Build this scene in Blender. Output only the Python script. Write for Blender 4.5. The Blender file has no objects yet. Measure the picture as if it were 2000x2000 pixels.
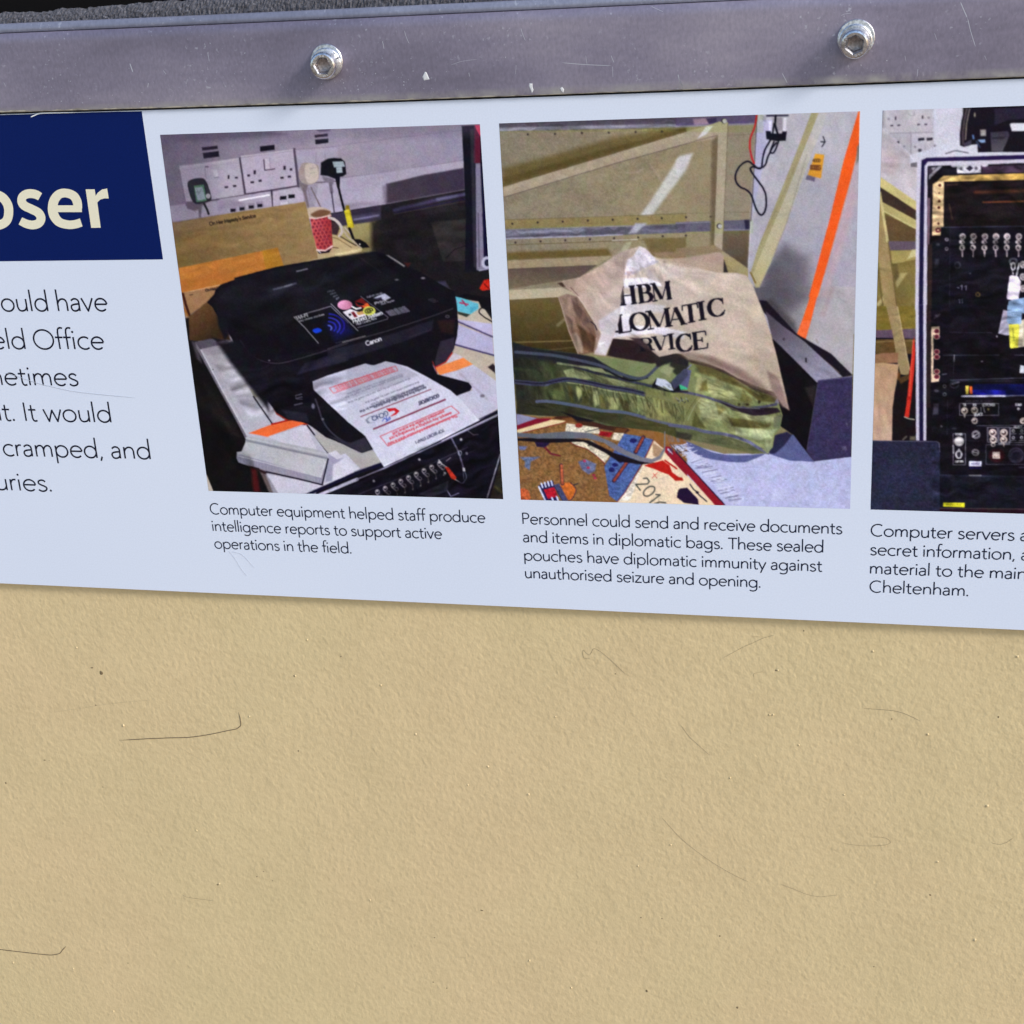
import bpy, bmesh, math, random
import numpy as np
from mathutils import Matrix, Vector
random.seed(7)
sc = bpy.context.scene
# ------------------------------------------------------------------ camera
F_PIX = 2887.807015132185          # focal length for a 2000 pixel wide picture
CAM_Y = -0.55                       # metres in front of the panel face (plane y = 0)
def rodrigues(w):
    w = np.array(w, float); th = np.linalg.norm(w); k = w / th
    K = np.array([[0, -k[2], k[1]], [k[2], 0, -k[0]], [-k[1], k[0], 0]])
    return np.eye(3) + math.sin(th) * K + (1 - math.cos(th)) * K @ K
RCV = rodrigues([0.3623740823985112, 0.24039882556215494, -0.014010835321831942]) @ np.array([[1, 0, 0], [0, 0, -1], [0, 1, 0.]])
cam = bpy.data.cameras.new('camera'); camo = bpy.data.objects.new('camera', cam); sc.collection.objects.link(camo)
cam.sensor_width = 36.0; cam.lens = 36.0 * F_PIX / 2000.0; cam.clip_start = 0.01; cam.clip_end = 200.0
mw = RCV.T @ np.diag([1, -1, -1.])
M4 = Matrix([list(mw[0]) + [0], list(mw[1]) + [CAM_Y], list(mw[2]) + [0], [0, 0, 0, 1]])
camo.matrix_world = M4
sc.camera = camo
# ------------------------------------------------------------------ world and sun
SUN_EL, SUN_AZ = math.radians(31), math.radians(113)
wd = bpy.data.worlds.new('World'); sc.world = wd; wd.use_nodes = True
nt = wd.node_tree; nt.nodes.clear()
sky = nt.nodes.new('ShaderNodeTexSky'); sky.sky_type = 'NISHITA'; sky.sun_disc = False
sky.sun_elevation = SUN_EL; sky.sun_rotation = SUN_AZ
sky.air_density = 1.0; sky.dust_density = 1.0; sky.ozone_density = 1.5
bg = nt.nodes.new('ShaderNodeBackground'); bg.inputs['Strength'].default_value = 0.115
wo = nt.nodes.new('ShaderNodeOutputWorld')
nt.links.new(sky.outputs[0], bg.inputs[0]); nt.links.new(bg.outputs[0], wo.inputs[0])
sun = bpy.data.lights.new('sun', 'SUN'); sun.energy = 1.5; sun.angle = math.radians(13); sun.color = (1.0, 0.975, 0.94)
suno = bpy.data.objects.new('sun', sun); sc.collection.objects.link(suno)
sd = Vector((math.sin(SUN_AZ) * math.cos(SUN_EL), math.cos(SUN_AZ) * math.cos(SUN_EL), math.sin(SUN_EL)))
suno.rotation_euler = sd.to_track_quat('Z', 'Y').to_euler()
sc.view_settings.view_transform = 'Standard'; sc.view_settings.look = 'None'
sc.view_settings.exposure = EXPOSURE = 1.0; sc.view_settings.gamma = 1.0
# ------------------------------------------------------------------ helpers
def un(px, py, y=0.0):
    """point of the photograph (2000 px frame) -> point on the real plane at depth y"""
    px = np.asarray(px, float); py = np.asarray(py, float)
    c = np.stack([(px - 1000) / F_PIX, (py - 1000) / F_PIX, np.ones_like(px)], -1)
    d = c @ RCV
    t = (y - CAM_Y) / d[..., 1]
    return np.array([0, CAM_Y, 0.]) + d * t[..., None]
def proj(X):
    P = (np.asarray(X, float) - np.array([0, CAM_Y, 0.])) @ RCV.T
    return 1000 + F_PIX * P[..., 0] / P[..., 2], 1000 + F_PIX * P[..., 1] / P[..., 2]
COL = sc.collection
def obj(name, me, mat=None, parent=None, smooth=False):
    o = bpy.data.objects.new(name, me); COL.objects.link(o)
    if mat: me.materials.append(mat)
    if parent: o.parent = parent
    if smooth:
        for p in me.polygons: p.use_smooth = True
    return o
def tag(o, label=None, cat=None, group=None, kind=None):
    for k, v in (('label', label), ('category', cat), ('group', group), ('kind', kind)):
        if v: o[k] = v
    return o
def empty(name, loc):
    o = bpy.data.objects.new(name, None); COL.objects.link(o); o.location = loc; o.empty_display_size = 0.01
    return o
def mesh(name, vs, fs):
    me = bpy.data.meshes.new(name); me.from_pydata([tuple(map(float, v)) for v in vs], [], [tuple(map(int, f)) for f in fs]); me.update(); return me
def box_bm(bm, x0, x1, y0, y1, z0, z1, bev=0.0):
    m = Matrix.Translation(((x0 + x1) / 2, (y0 + y1) / 2, (z0 + z1) / 2)) @ Matrix.Diagonal((x1 - x0, y1 - y0, z1 - z0, 1))
    r = bmesh.ops.create_cube(bm, size=1.0, matrix=m)
    if bev:
        es = list({e for v in r['verts'] for e in v.link_edges})
        bmesh.ops.bevel(bm, geom=es, offset=bev, segments=3, affect='EDGES', profile=0.5)
def bm_mesh(name, bm):
    me = bpy.data.meshes.new(name); bmesh.ops.recalc_face_normals(bm, faces=bm.faces); bm.to_mesh(me); bm.free(); return me
def newmat(name):
    m = bpy.data.materials.new(name); m.use_nodes = True
    n = m.node_tree; b = n.nodes['Principled BSDF']
    return m, n, b
def lin(c):
    c = np.asarray(c, float) / 255.0
    return np.where(c <= 0.04045, c / 12.92, ((c + 0.055) / 1.055) ** 2.4)
def simple(name, col, rough=0.5, metal=0.0, spec=0.5):
    m, n, b = newmat(name)
    b.inputs['Base Color'].default_value = (*col, 1); b.inputs['Roughness'].default_value = rough
    b.inputs['Metallic'].default_value = metal; b.inputs['Specular IOR Level'].default_value = spec
    return m
def node(n, t, **kw):
    x = n.nodes.new(t)
    for k, v in kw.items(): setattr(x, k, v)
    return x
def noise(n, vec, scale, detail=3, rough=0.5):
    x = n.nodes.new('ShaderNodeTexNoise'); x.inputs['Scale'].default_value = scale; x.inputs['Detail'].default_value = detail
    x.inputs['Roughness'].default_value = rough; n.links.new(vec, x.inputs['Vector']); return x.outputs['Fac']
def ramp(n, fac, stops):
    r = n.nodes.new('ShaderNodeValToRGB'); n.links.new(fac, r.inputs[0])
    e = r.color_ramp.elements
    while len(e) < len(stops): e.new(0.5)
    for el, (p, c) in zip(e, stops):
        el.position = p; el.color = (*c, 1) if len(c) == 3 else c
    return r.outputs[0]
def mixc(n, fac, a, b, mode='MIX'):
    m = n.nodes.new('ShaderNodeMix'); m.data_type = 'RGBA'; m.blend_type = mode
    for s, v in ((m.inputs[0], fac), (m.inputs[6], a), (m.inputs[7], b)):
        if hasattr(v, 'is_output') or isinstance(v, bpy.types.NodeSocket): n.links.new(v, s)
        elif isinstance(v, (int, float)): s.default_value = v
        else: s.default_value = (*v, 1)
    return m.outputs[2]
def mapping(n, rot=(0, 0, 0), scale=(1, 1, 1)):
    tc = n.nodes.new('ShaderNodeTexCoord'); mp = n.nodes.new('ShaderNodeMapping')
    mp.inputs['Rotation'].default_value = rot; mp.inputs['Scale'].default_value = scale
    n.links.new(tc.outputs['Object'], mp.inputs['Vector']); return mp.outputs[0]
def bump(n, b, h, dist, strength=1.0):
    x = n.nodes.new('ShaderNodeBump'); x.inputs['Distance'].default_value = dist; x.inputs['Strength'].default_value = strength
    n.links.new(h, x.inputs['Height']); n.links.new(x.outputs[0], b.inputs['Normal'])
def math2(n, op, a, b):
    m = n.nodes.new('ShaderNodeMath'); m.operation = op
    for s, v in ((m.inputs[0], a), (m.inputs[1], b)):
        if isinstance(v, (int, float)): s.default_value = v
        else: n.links.new(v, s)
    return m.outputs[0]
# ------------------------------------------------------------------ materials
PAPER = np.array([0.672, 0.715, 0.815])
INK = PAPER / lin((207, 217, 236))           # display colour -> ink reflectance
def ink(c): return tuple(float(v) for v in lin(c) * INK)
# cream painted, finely textured wall
m_wall, n, b = newmat('cream_textured_paint')
v0 = mapping(n)
v1 = mapping(n, rot=(0, math.radians(28), 0), scale=(1.12, 1, 0.92))
hue = noise(n, v0, 9, 2, 0.5)
c1 = ramp(n, hue, [(0.36, (0.640, 0.502, 0.277)), (0.64, (0.655, 0.499, 0.280))])
blot = ramp(n, noise(n, v0, 26, 3, 0.6), [(0.3, (0.96, 0.96, 0.955)), (0.7, (1.025, 1.025, 1.025))])
c2 = mixc(n, 1.0, c1, blot, 'MULTIPLY')
fine = ramp(n, noise(n, v1, 520, 2, 0.5), [(0.30, (0.90, 0.89, 0.87)), (0.55, (1, 1, 1)), (0.75, (1.05, 1.05, 1.04))])
c3 = mixc(n, 0.55, c2, fine, 'MULTIPLY')
vor = n.nodes.new('ShaderNodeTexVoronoi'); vor.inputs['Scale'].default_value = 34; n.links.new(v0, vor.inputs['Vector'])
spk = ramp(n, vor.outputs['Distance'], [(0.018, (1, 1, 1)), (0.032, (0, 0, 0))])
spk2 = math2(n, 'MULTIPLY', spk, ramp(n, noise(n, v0, 21, 1), [(0.56, (0, 0, 0)), (0.6, (1, 1, 1))]))
c4 = mixc(n, math2(n, 'MULTIPLY', spk2, 0.6), c3, (0.22, 0.17, 0.10))
n.links.new(c4, b.inputs['Base Color'])
b.inputs['Roughness'].default_value = 0.55; b.inputs['Specular IOR Level'].default_value = 0.25
h1 = noise(n, v1, 520, 1.5, 0.5); h2 = noise(n, v0, 200, 2, 0.5)
hh = math2(n, 'ADD', h1, math2(n, 'MULTIPLY', h2, 0.8))
bump(n, b, hh, 0.00025, 1.0)
m_bristle = simple('dark_bristle', (0.085, 0.055, 0.03), 0.5)
m_bristle2 = simple('pale_bristle', (0.33, 0.25, 0.14), 0.5)
m_bristle3 = simple('brown_bristle', (0.22, 0.16, 0.09), 0.5)
m_dirt = simple('brown_dirt', (0.17, 0.12, 0.06), 0.9)
m_nib = m_wall
# aluminium, dull, scuffed
def alu(name, tint=(1, 1, 1), metal=0.45, rough=0.40, speck=1.0):
    m, n, b = newmat(name)
    v = mapping(n); vs = mapping(n, rot=(0, math.radians(4), 0), scale=(1.0, 1, 0.55))
    base = ramp(n, noise(n, mapping(n, rot=(0, math.radians(-3), 0), scale=(.45, 1, 1.6)), 17, 5, 0.6), [(0.32, tuple(np.array((0.175, 0.152, 0.200)) * tint)), (0.5, tuple(np.array((0.245, 0.213, 0.275)) * tint)), (0.7, tuple(np.array((0.345, 0.30, 0.355)) * tint))])  # large mottle paints broad patchy reflections into the metal colour
    grain = ramp(n, noise(n, vs, 900, 2, 0.6), [(0.3, (0.86, 0.86, 0.87)), (0.7, (1.13, 1.12, 1.13))])
    c = mixc(n, 0.8, base, grain, 'MULTIPLY')
    sp = ramp(n, noise(n, v, 620, 2, 0.55), [(0.64, (0, 0, 0)), (0.72, (1, 1, 1))])
    msk = ramp(n, noise(n, v, 30, 3, 0.6), [(0.45, (0.05, 0.05, 0.05)), (0.65, (1, 1, 1))])
    sp2 = math2(n, 'MULTIPLY', sp, math2(n, 'MULTIPLY', msk, 0.35 * speck))
    c = mixc(n, sp2, c, (0.75, 0.76, 0.82))
    sx = n.nodes.new('ShaderNodeSeparateXYZ'); n.links.new(v, sx.inputs[0]); mr = n.nodes.new('ShaderNodeMapRange'); n.links.new(sx.outputs[2], mr.inputs[0])
    mr.inputs[1].default_value = -.0438; mr.inputs[2].default_value = -.0462
    sm_ = math2(n, 'MULTIPLY', mr.outputs[0], ramp(n, noise(n, v, 45, 5, 0.7), [(0.38, (0, 0, 0)), (0.62, (1, 1, 1))]))
    c = mixc(n, sm_, c, (0.42, 0.40, 0.38))
    n.links.new(c, b.inputs['Base Color'])
    b.inputs['Metallic'].default_value = metal
    rr = n.nodes.new('ShaderNodeMapRange'); rr.inputs[3].default_value = rough - 0.07; rr.inputs[4].default_value = rough + 0.1
    n.links.new(noise(n, v, 60, 3), rr.inputs[0]); n.links.new(rr.outputs[0], b.inputs['Roughness'])
    bump(n, b, noise(n, vs, 700, 3, 0.6), 0.00003, 0.6)
    return m
m_alu = alu('scuffed_aluminium')
m_alu2 = alu('sky_tinted_aluminium', (0.98, 1.16, 1.16), 0.4, 0.5)  # lip metal, bluish sky reflection painted into its tint
m_scratch = simple('bright_scratch', (0.55, 0.55, 0.60), 0.45, 0.4)
m_chip = simple('pale_paint_chip', (0.62, 0.62, 0.62), 0.7)
m_resid, n, b = newmat('cream_paint_residue')
n.links.new(ramp(n, noise(n, mapping(n), 260, 3), [(0.35, (0.16, 0.14, 0.12)), (0.6, (0.36, 0.32, 0.25))]), b.inputs['Base Color']); b.inputs['Roughness'].default_value = 0.7
m_black = simple('painted_recess_dark', (0.006, 0.005, 0.005), 0.9, 0, 0.1)  # near-black stands in for the recess's lack of light
m_gap_shade = simple('painted_gap_shade', (0.010, 0.010, 0.012), 0.8, 0, 0.2)  # near-black stands in for shade inside the strip's narrow gaps
m_foam, n, b = newmat('crumbling_grey_sealant')
v = mapping(n)
n.links.new(ramp(n, noise(n, v, 900, 4, 0.7), [(0.3, (0.03, 0.029, 0.034)), (0.5, (0.075, 0.073, 0.086)), (0.75, (0.17, 0.168, 0.19))]), b.inputs['Base Color'])
b.inputs['Roughness'].default_value = 0.9; bump(n, b, noise(n, v, 700, 4, 0.7), 0.0006)
def steel(name, col=(0.82, 0.80, 0.82), rough=0.25):
    m, n, b = newmat(name); v = mapping(n)
    n.links.new(ramp(n, noise(n, v, 900, 3, 0.6), [(0.35, tuple(np.array(col) * 0.55)), (0.6, col)]), b.inputs['Base Color'])
    b.inputs['Metallic'].default_value = 1.0; b.inputs['Roughness'].default_value = rough
    bump(n, b, noise(n, v, 1200, 2), 0.00004, 0.5); return m
m_steel = steel('stainless_steel'); m_zinc = steel('zinc_plated_steel', (0.86, 0.86, 0.90), 0.36)
m_steel_dark = steel('steel_in_socket', (0.36, 0.31, 0.30), 0.45)
# printed panel
def paper_mat(name, col, amp=0.03, rough=0.42):
    m, n, b = newmat(name); v = mapping(n)
    g = ramp(n, noise(n, v, 1500, 2, 0.6), [(0.3, (1 - amp,) * 3), (0.7, (1 + amp,) * 3)])
    g2 = ramp(n, noise(n, v, 7, 2, 0.5), [(0.35, (0.975, 0.98, 0.99)), (0.65, (1.0, 1.0, 1.0))])
    c = mixc(n, 1.0, mixc(n, 1.0, col, g, 'MULTIPLY'), g2, 'MULTIPLY')
    n.links.new(c, b.inputs['Base Color']); b.inputs['Roughness'].default_value = rough; b.inputs['Specular IOR Level'].default_value = 0.12
    return m
m_paper = paper_mat('white_panel_print', tuple(PAPER))
m_edge = simple('panel_edge', (0.85, 0.86, 0.88), 0.5)
m_blue = paper_mat('navy_print', ink((2, 24, 86)), 0.12)
m_cream = paper_mat('cream_print', ink((222, 219, 197)))
m_text = paper_mat('black_print', ink((22, 24, 42)), 0.1)
m_text2 = paper_mat('soft_black_print', ink((26, 32, 54)), 0.1)
m_photo, n, b = newmat('photographic_print')
at = n.nodes.new('ShaderNodeAttribute'); at.attribute_name = 'print'; n.links.new(at.outputs['Color'], b.inputs['Base Color'])
b.inputs['Roughness'].default_value = 0.42; b.inputs['Specular IOR Level'].default_value = 0.08
m_ground, n, b = newmat('warm_bounce_brown')
n.links.new(ramp(n, noise(n, mapping(n), 1.5, 4, 0.6), [(0.3, (0.20, 0.145, 0.10)), (0.7, (0.28, 0.21, 0.15))]), b.inputs['Base Color']); b.inputs['Roughness'].default_value = 0.85
# ------------------------------------------------------------------ curves
def catmull(P, closed=False, k=6):
    P = np.asarray(P, float); n_ = len(P)
    if n_ < 3: return P
    out = []
    rng = range(n_) if closed else range(n_ - 1)
    for i in rng:
        if closed: p0, p1, p2, p3 = P[i - 1], P[i], P[(i + 1) % n_], P[(i + 2) % n_]
        else: p0, p1, p2, p3 = P[max(i - 1, 0)], P[i], P[i + 1], P[min(i + 2, n_ - 1)]
        for j in range(k):
            t = j / k
            out.append(0.5 * (2 * p1 + (p2 - p0) * t + (2 * p0 - 5 * p1 + 4 * p2 - p3) * t * t + (3 * p1 - p0 - 3 * p2 + p3) * t ** 3))
    if not closed: out.append(P[-1])
    return np.array(out)
def ribbon(P, w):
    """outline strip of a polyline: left and right points"""
    P = np.asarray(P, float); w = np.broadcast_to(np.asarray(w, float), (len(P),))
    d = np.gradient(P, axis=0); d /= np.linalg.norm(d, axis=1)[:, None] + 1e-12
    nn = np.stack([-d[:, 1], d[:, 0]], 1)
    return P + nn * w[:, None] / 2, P - nn * w[:, None] / 2
# ------------------------------------------------------------------ light humanist stroke lettering
def arc(cx, cy, rx, ry, a0, a1, k=14):
    a = np.radians(np.linspace(a0, a1, k)); return [(cx + rx * math.cos(t), cy + ry * math.sin(t)) for t in a]
A_, D_ = 1.76, -0.56
def sm(*p): return [tuple(q) for q in catmull(p, False, 5)]
S_LOW = sm((.64, .84), (.50, .97), (.32, .98), (.17, .87), (.16, .70), (.32, .56), (.52, .46), (.67, .32), (.64, .13), (.47, .01), (.28, .01), (.10, .13))
S_CAP = [(x * 1.25, y * 1.45) for x, y in S_LOW]
GL = {
 'a': ([sm((.16, .84), (.34, .98), (.54, .97), (.68, .82), (.70, .60)) + [(.70, 0)], sm((.70, .58), (.42, .55), (.18, .46), (.12, .26), (.22, .05), (.42, .01), (.60, .10), (.70, .28))], .88),
 'b': ([[(.17, 0), (.17, A_)], arc(.60, .5, .43, .5, 180, 540, 26)], 1.14),
 'c': ([arc(.56, .5, .45, .5, 48, 312, 22)], .93),
 'd': ([[(.97, 0), (.97, A_)], arc(.54, .5, .43, .5, 0, 360, 26)], 1.14),
 'e': ([[(.13, .54), (.95, .54)], arc(.54, .5, .42, .5, 5, 316, 26)], 1.04),
 'f': ([sm((.66, A_ - .04), (.48, A_), (.33, A_ - .12), (.28, 1.35)) + [(.28, 0)], [(.04, .97), (.58, .97)]], .58),
 'g': ([arc(.54, .5, .43, .5, 0, 360, 26), [(.97, 1.0)] + sm((.97, -.10), (.90, -.36), (.66, -.52), (.38, -.52), (.18, -.42))], 1.13),
 'h': ([[(.17, 0), (.17, A_)], sm((.17, .60), (.30, .86), (.52, .98), (.74, .90), (.84, .66)) + [(.84, 0)]], 1.01),
 'i': ([[(.17, 0), (.17, 1.0)], 'dot', (.17, 1.42)], .36),
 'l': ([[(.17, 0), (.17, A_)]], .36), 'k': ([[(.17, 0), (.17, A_)], [(.72, 1.0), (.2, .45), (.76, 0)]], .82), 'j': ([[(.17, 1.0), (.17, -.3), (-.02, -.48)]], .36),
 'm': ([[(.17, 0), (.17, 1.0)], sm((.17, .60), (.28, .86), (.46, .98), (.66, .90), (.74, .66)) + [(.74, 0)], sm((.74, .60), (.86, .86), (1.05, .98), (1.24, .90), (1.32, .66)) + [(1.32, 0)]], 1.50),
 'n': ([[(.17, 0), (.17, 1.0)], sm((.17, .60), (.30, .86), (.52, .98), (.74, .90), (.84, .66)) + [(.84, 0)]], 1.01),
 'o': ([arc(.55, .5, .45, .5, 90, 450, 28)], 1.10),
 'p': ([[(.17, D_), (.17, 1.0)], arc(.60, .5, .43, .5, 180, 540, 26)], 1.14),
 'q': ([[(.97, D_), (.97, 1.0)], arc(.54, .5, .43, .5, 0, 360, 26)], 1.14),
 'r': ([[(.17, 0), (.17, 1.0)], sm((.17, .58), (.24, .82), (.38, .97), (.56, .97))], .60),
 's': ([S_LOW], .78),
 't': ([[(.27, 1.38)] + sm((.27, .30), (.33, .07), (.46, .0), (.60, .05)), [(.04, .97), (.58, .97)]], .64),
 'u': ([[(.16, 1.0)] + sm((.16, .36), (.26, .10), (.46, .02), (.70, .12), (.83, .38)), [(.83, 1.0), (.83, 0)]], 1.0),
 'v': ([[(.05, 1.0), (.43, 0), (.81, 1.0)]], .86),
 'w': ([[(.05, 1.0), (.36, 0), (.66, .96), (.97, 0), (1.28, 1.0)]], 1.33),
 'x': ([[(.06, 1.0), (.76, 0)], [(.76, 1.0), (.06, 0)]], .82),
 'y': ([[(.05, 1.0), (.45, 0.02)], [(.84, 1.0), (.26, -.52)]], .88),
 'z': ([[(.10, .97), (.74, .97), (.08, .03), (.76, .03)]], .84),
 '.': (['dot', (.16, .07)], .40), ',': ([[(.22, .12), (.10, -.25)]], .40), "'": ([[(.14, 1.7), (.12, 1.4)]], .28), ' ': ([], .46),
 '-': ([[(.08, .5), (.5, .5)]], .58),
 'C': ([arc(.78, .79, .68, .80, 52, 308, 26)], 1.34), 'P': ([[(.2, 0), (.2, 1.56)], [(.2, 1.53)] + arc(.55, 1.14, .37, .39, 90, -90, 12) + [(.2, .75)]], 1.02),
 'T': ([[(.03, 1.53), (1.03, 1.53)], [(.53, 1.53), (.53, 0)]], 1.04), 'I': ([[(.2, 0), (.2, 1.60)]], .42),
 'O': ([arc(.80, .79, .70, .80, 90, 450, 30)], 1.60), 'F': ([[(.2, 0), (.2, 1.45), (.85, 1.45)], [(.2, .78), (.75, .78)]], .95),
 'A': ([[(.02, 0), (.58, 1.48), (1.14, 0)], [(.22, .5), (.94, .5)]], 1.18), 'B': ([[(.2, 0), (.2, 1.45), (.6, 1.45), (.8, 1.1), (.6, .78), (.2, .78)], [(.6, .78), (.9, .4), (.6, 0), (.2, 0)]], 1.05),
 'D': ([[(.2, 0), (.2, 1.45), (.6, 1.45), (1.1, 1.0), (1.1, .45), (.6, 0), (.2, 0)]], 1.3), 'E': ([[(.85, 0), (.2, 0), (.2, 1.45), (.85, 1.45)], [(.2, .76), (.76, .76)]], 1.0),
 'G': ([arc(.80, .74, .70, .76, 52, 340, 26) + [(1.46, .7), (.95, .7)]], 1.6), 'H': ([[(.2, 0), (.2, 1.45)], [(1.1, 0), (1.1, 1.45)], [(.2, .76), (1.1, .76)]], 1.3),
 'K': ([[(.2, 0), (.2, 1.45)], [(.95, 1.45), (.2, .7), (1.0, 0)]], 1.05), 'L': ([[(.2, 1.45), (.2, 0), (.85, 0)]], .9), 'M': ([[(.16, 0), (.24, 1.45), (.75, .3), (1.26, 1.45), (1.34, 0)]], 1.5),
 'N': ([[(.2, 0), (.2, 1.45), (1.1, 0), (1.1, 1.45)]], 1.3), 'Q': ([arc(.86, .74, .76, .76, 90, 450, 30), [(1.1, .3), (1.6, -.15)]], 1.7), 'R': ([[(.2, 0), (.2, 1.45), (.65, 1.45), (.9, 1.1), (.65, .75), (.2, .75)], [(.6, .75), (1.0, 0)]], 1.1),
 'S': ([S_CAP], 1.0), 'V': ([[(.02, 1.45), (.58, 0), (1.14, 1.45)]], 1.16), 'W': ([[(.02, 1.45), (.45, 0), (.88, 1.4), (1.3, 0), (1.74, 1.45)]], 1.76), 'Y': ([[(.02, 1.45), (.5, .7), (1.0, 1.45)], [(.5, .7), (.5, 0)]], 1.02),
 '0': ([arc(.5, .72, .4, .72, 90, 450, 20)], 1.0), '1': ([[(.2, 1.1), (.5, 1.45), (.5, 0)]], .8), '2': ([[(.1, 1.1), (.3, 1.42), (.7, 1.4), (.8, 1.05), (.1, 0), (.85, 0)]], 1.0),
 '3': ([[(.1, 1.4), (.7, 1.4), (.35, .85), (.75, .5), (.5, 0), (.1, .1)]], .9), '4': ([[(.7, 0), (.7, 1.45), (.05, .45), (.9, .45)]], 1.0), '7': ([[(.08, 1.42), (.8, 1.42), (.3, 0)]], .9), 'X': ([[(.05, 0), (1.0, 1.45)], [(1.0, 0), (.05, 1.45)]], 1.05), 'U': ([[(.2, 1.45), (.2, .4), (.4, .02), (.8, .02), (1.0, .4), (1.0, 1.45)]], 1.2), '6': ([[(.7, 1.4), (.25, .9), (.1, .4), (.4, 0), (.8, .3), (.6, .75), (.2, .6)]], 1.0), '8': ([arc(.5, 1.08, .32, .34, 0, 360), arc(.5, .38, .38, .38, 0, 360)], 1.0),
 '@': ([arc(.6, .5, .25, .3, 0, 360), [(.85, .8), (.88, .25), (1.15, .3)], arc(.65, .5, .6, .7, -20, 300)], 1.4),
}
def layout(text):
    """list of strokes (points in x-height units), dots, total width"""
    x = 0.0; st = []; dots = []
    for ch in text:
        g, adv = GL[ch]
        k = 0
        while k < len(g):
            if isinstance(g[k], str): dots.append((x + g[k + 1][0], g[k + 1][1])); k += 2
            else: st.append([(x + a, b_) for a, b_ in g[k]]); k += 1
        x += adv
    xs = [p[0] for s in st for p in s] + [d[0] for d in dots]
    return st, dots, min(xs), max(xs)
def text_line(name, text, a, e, xh, wt, mat, parent, yoff, label=None):
    """a / e: start and end of the line's baseline as seen in the photograph; flat print on the panel plane"""
    A = un(*a); E = un(*e); z = (A[2] + E[2]) / 2
    st, dots, x0, x1 = layout(text)
    s = (E[0] - A[0] - wt) / (x1 - x0)
    vs, fs = [], []; k_ = 0
    for stroke in st:
        P = np.array([(A[0] + wt / 2 + (px - x0) * s, z + wt / 2 + py * (xh - wt)) for px, py in stroke])
        # subdivide corners: draw each sharp segment on its own
        segs = [[P[0]]]
        for i in range(1, len(P)):
            segs[-1].append(P[i])
            if i < len(P) - 1:
                d1 = P[i] - P[i - 1]; d2 = P[i + 1] - P[i]
                c = (d1 @ d2) / (np.linalg.norm(d1) * np.linalg.norm(d2) + 1e-15)
                if c < 0.75: segs.append([P[i]])
        for sg in segs:
            sg = np.array(sg)
            if len(sg) == 2:
                d = sg[1] - sg[0]; d /= np.linalg.norm(d) + 1e-15
                if len(segs) > 1: sg = np.array([sg[0] - d * wt * .3, sg[1] + d * wt * .3])
            L, R = ribbon(sg, wt); y = yoff - 2e-6 * k_; k_ = (k_ + 1) % 5
            b0 = len(vs)
            for l, r in zip(L, R): vs += [(l[0], y, l[1]), (r[0], y, r[1])]
            fs += [(b0 + 2 * i, b0 + 2 * i + 1, b0 + 2 * i + 3, b0 + 2 * i + 2) for i in range(len(L) - 1)]
    for dx, dy in dots:
        cx, cz = A[0] + wt / 2 + (dx - x0) * s, z + wt / 2 + dy * (xh - wt); b0 = len(vs)
        vs += [(cx + wt * .68 * math.cos(t), yoff - 1.2e-5, cz + wt * .68 * math.sin(t)) for t in np.linspace(0, 2 * math.pi, 12, endpoint=False)]
        fs.append(tuple(range(b0, b0 + 12)))
    o = obj(name, mesh(name, vs, fs), mat, parent)
    if label: o['label'] = label
    return o
# ------------------------------------------------------------------ print painter: colours of the printed photographs
REG = {'A': (300, 230, .18634), 'B': (640, 230, .18634), 'C': (320, 560, .18634), 'D': (640, 560, .22263), 'E': (960, 210, .19669), 'F': (1320, 200, .19669),
       'G': (980, 560, .2277), 'H': (1320, 560, .23299), 'I': (1690, 200, .20708), 'J': (1690, 600, .21739), 'K': (380, 850, .18634)}
def T(r, pts):
    ox, oy, s = REG[r]; return np.array([(ox + s * x, oy + s * y) for x, y in pts], float)
rs = np.random.RandomState(3)
def vnoise(x, y, scale, seed):
    g = np.random.RandomState(seed).rand(256, 256)
    u = x / scale + 1000; v_ = y / scale + 1000
    i = np.floor(u).astype(int); j = np.floor(v_).astype(int); fu = u - i; fv = v_ - j
    fu = fu * fu * (3 - 2 * fu); fv = fv * fv * (3 - 2 * fv)
    a = g[i % 256, j % 256]; b_ = g[(i + 1) % 256, j % 256]; c = g[i % 256, (j + 1) % 256]; d = g[(i + 1) % 256, (j + 1) % 256]
    return (a * (1 - fu) + b_ * fu) * (1 - fv) + (c * (1 - fu) + d * fu) * fv
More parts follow.
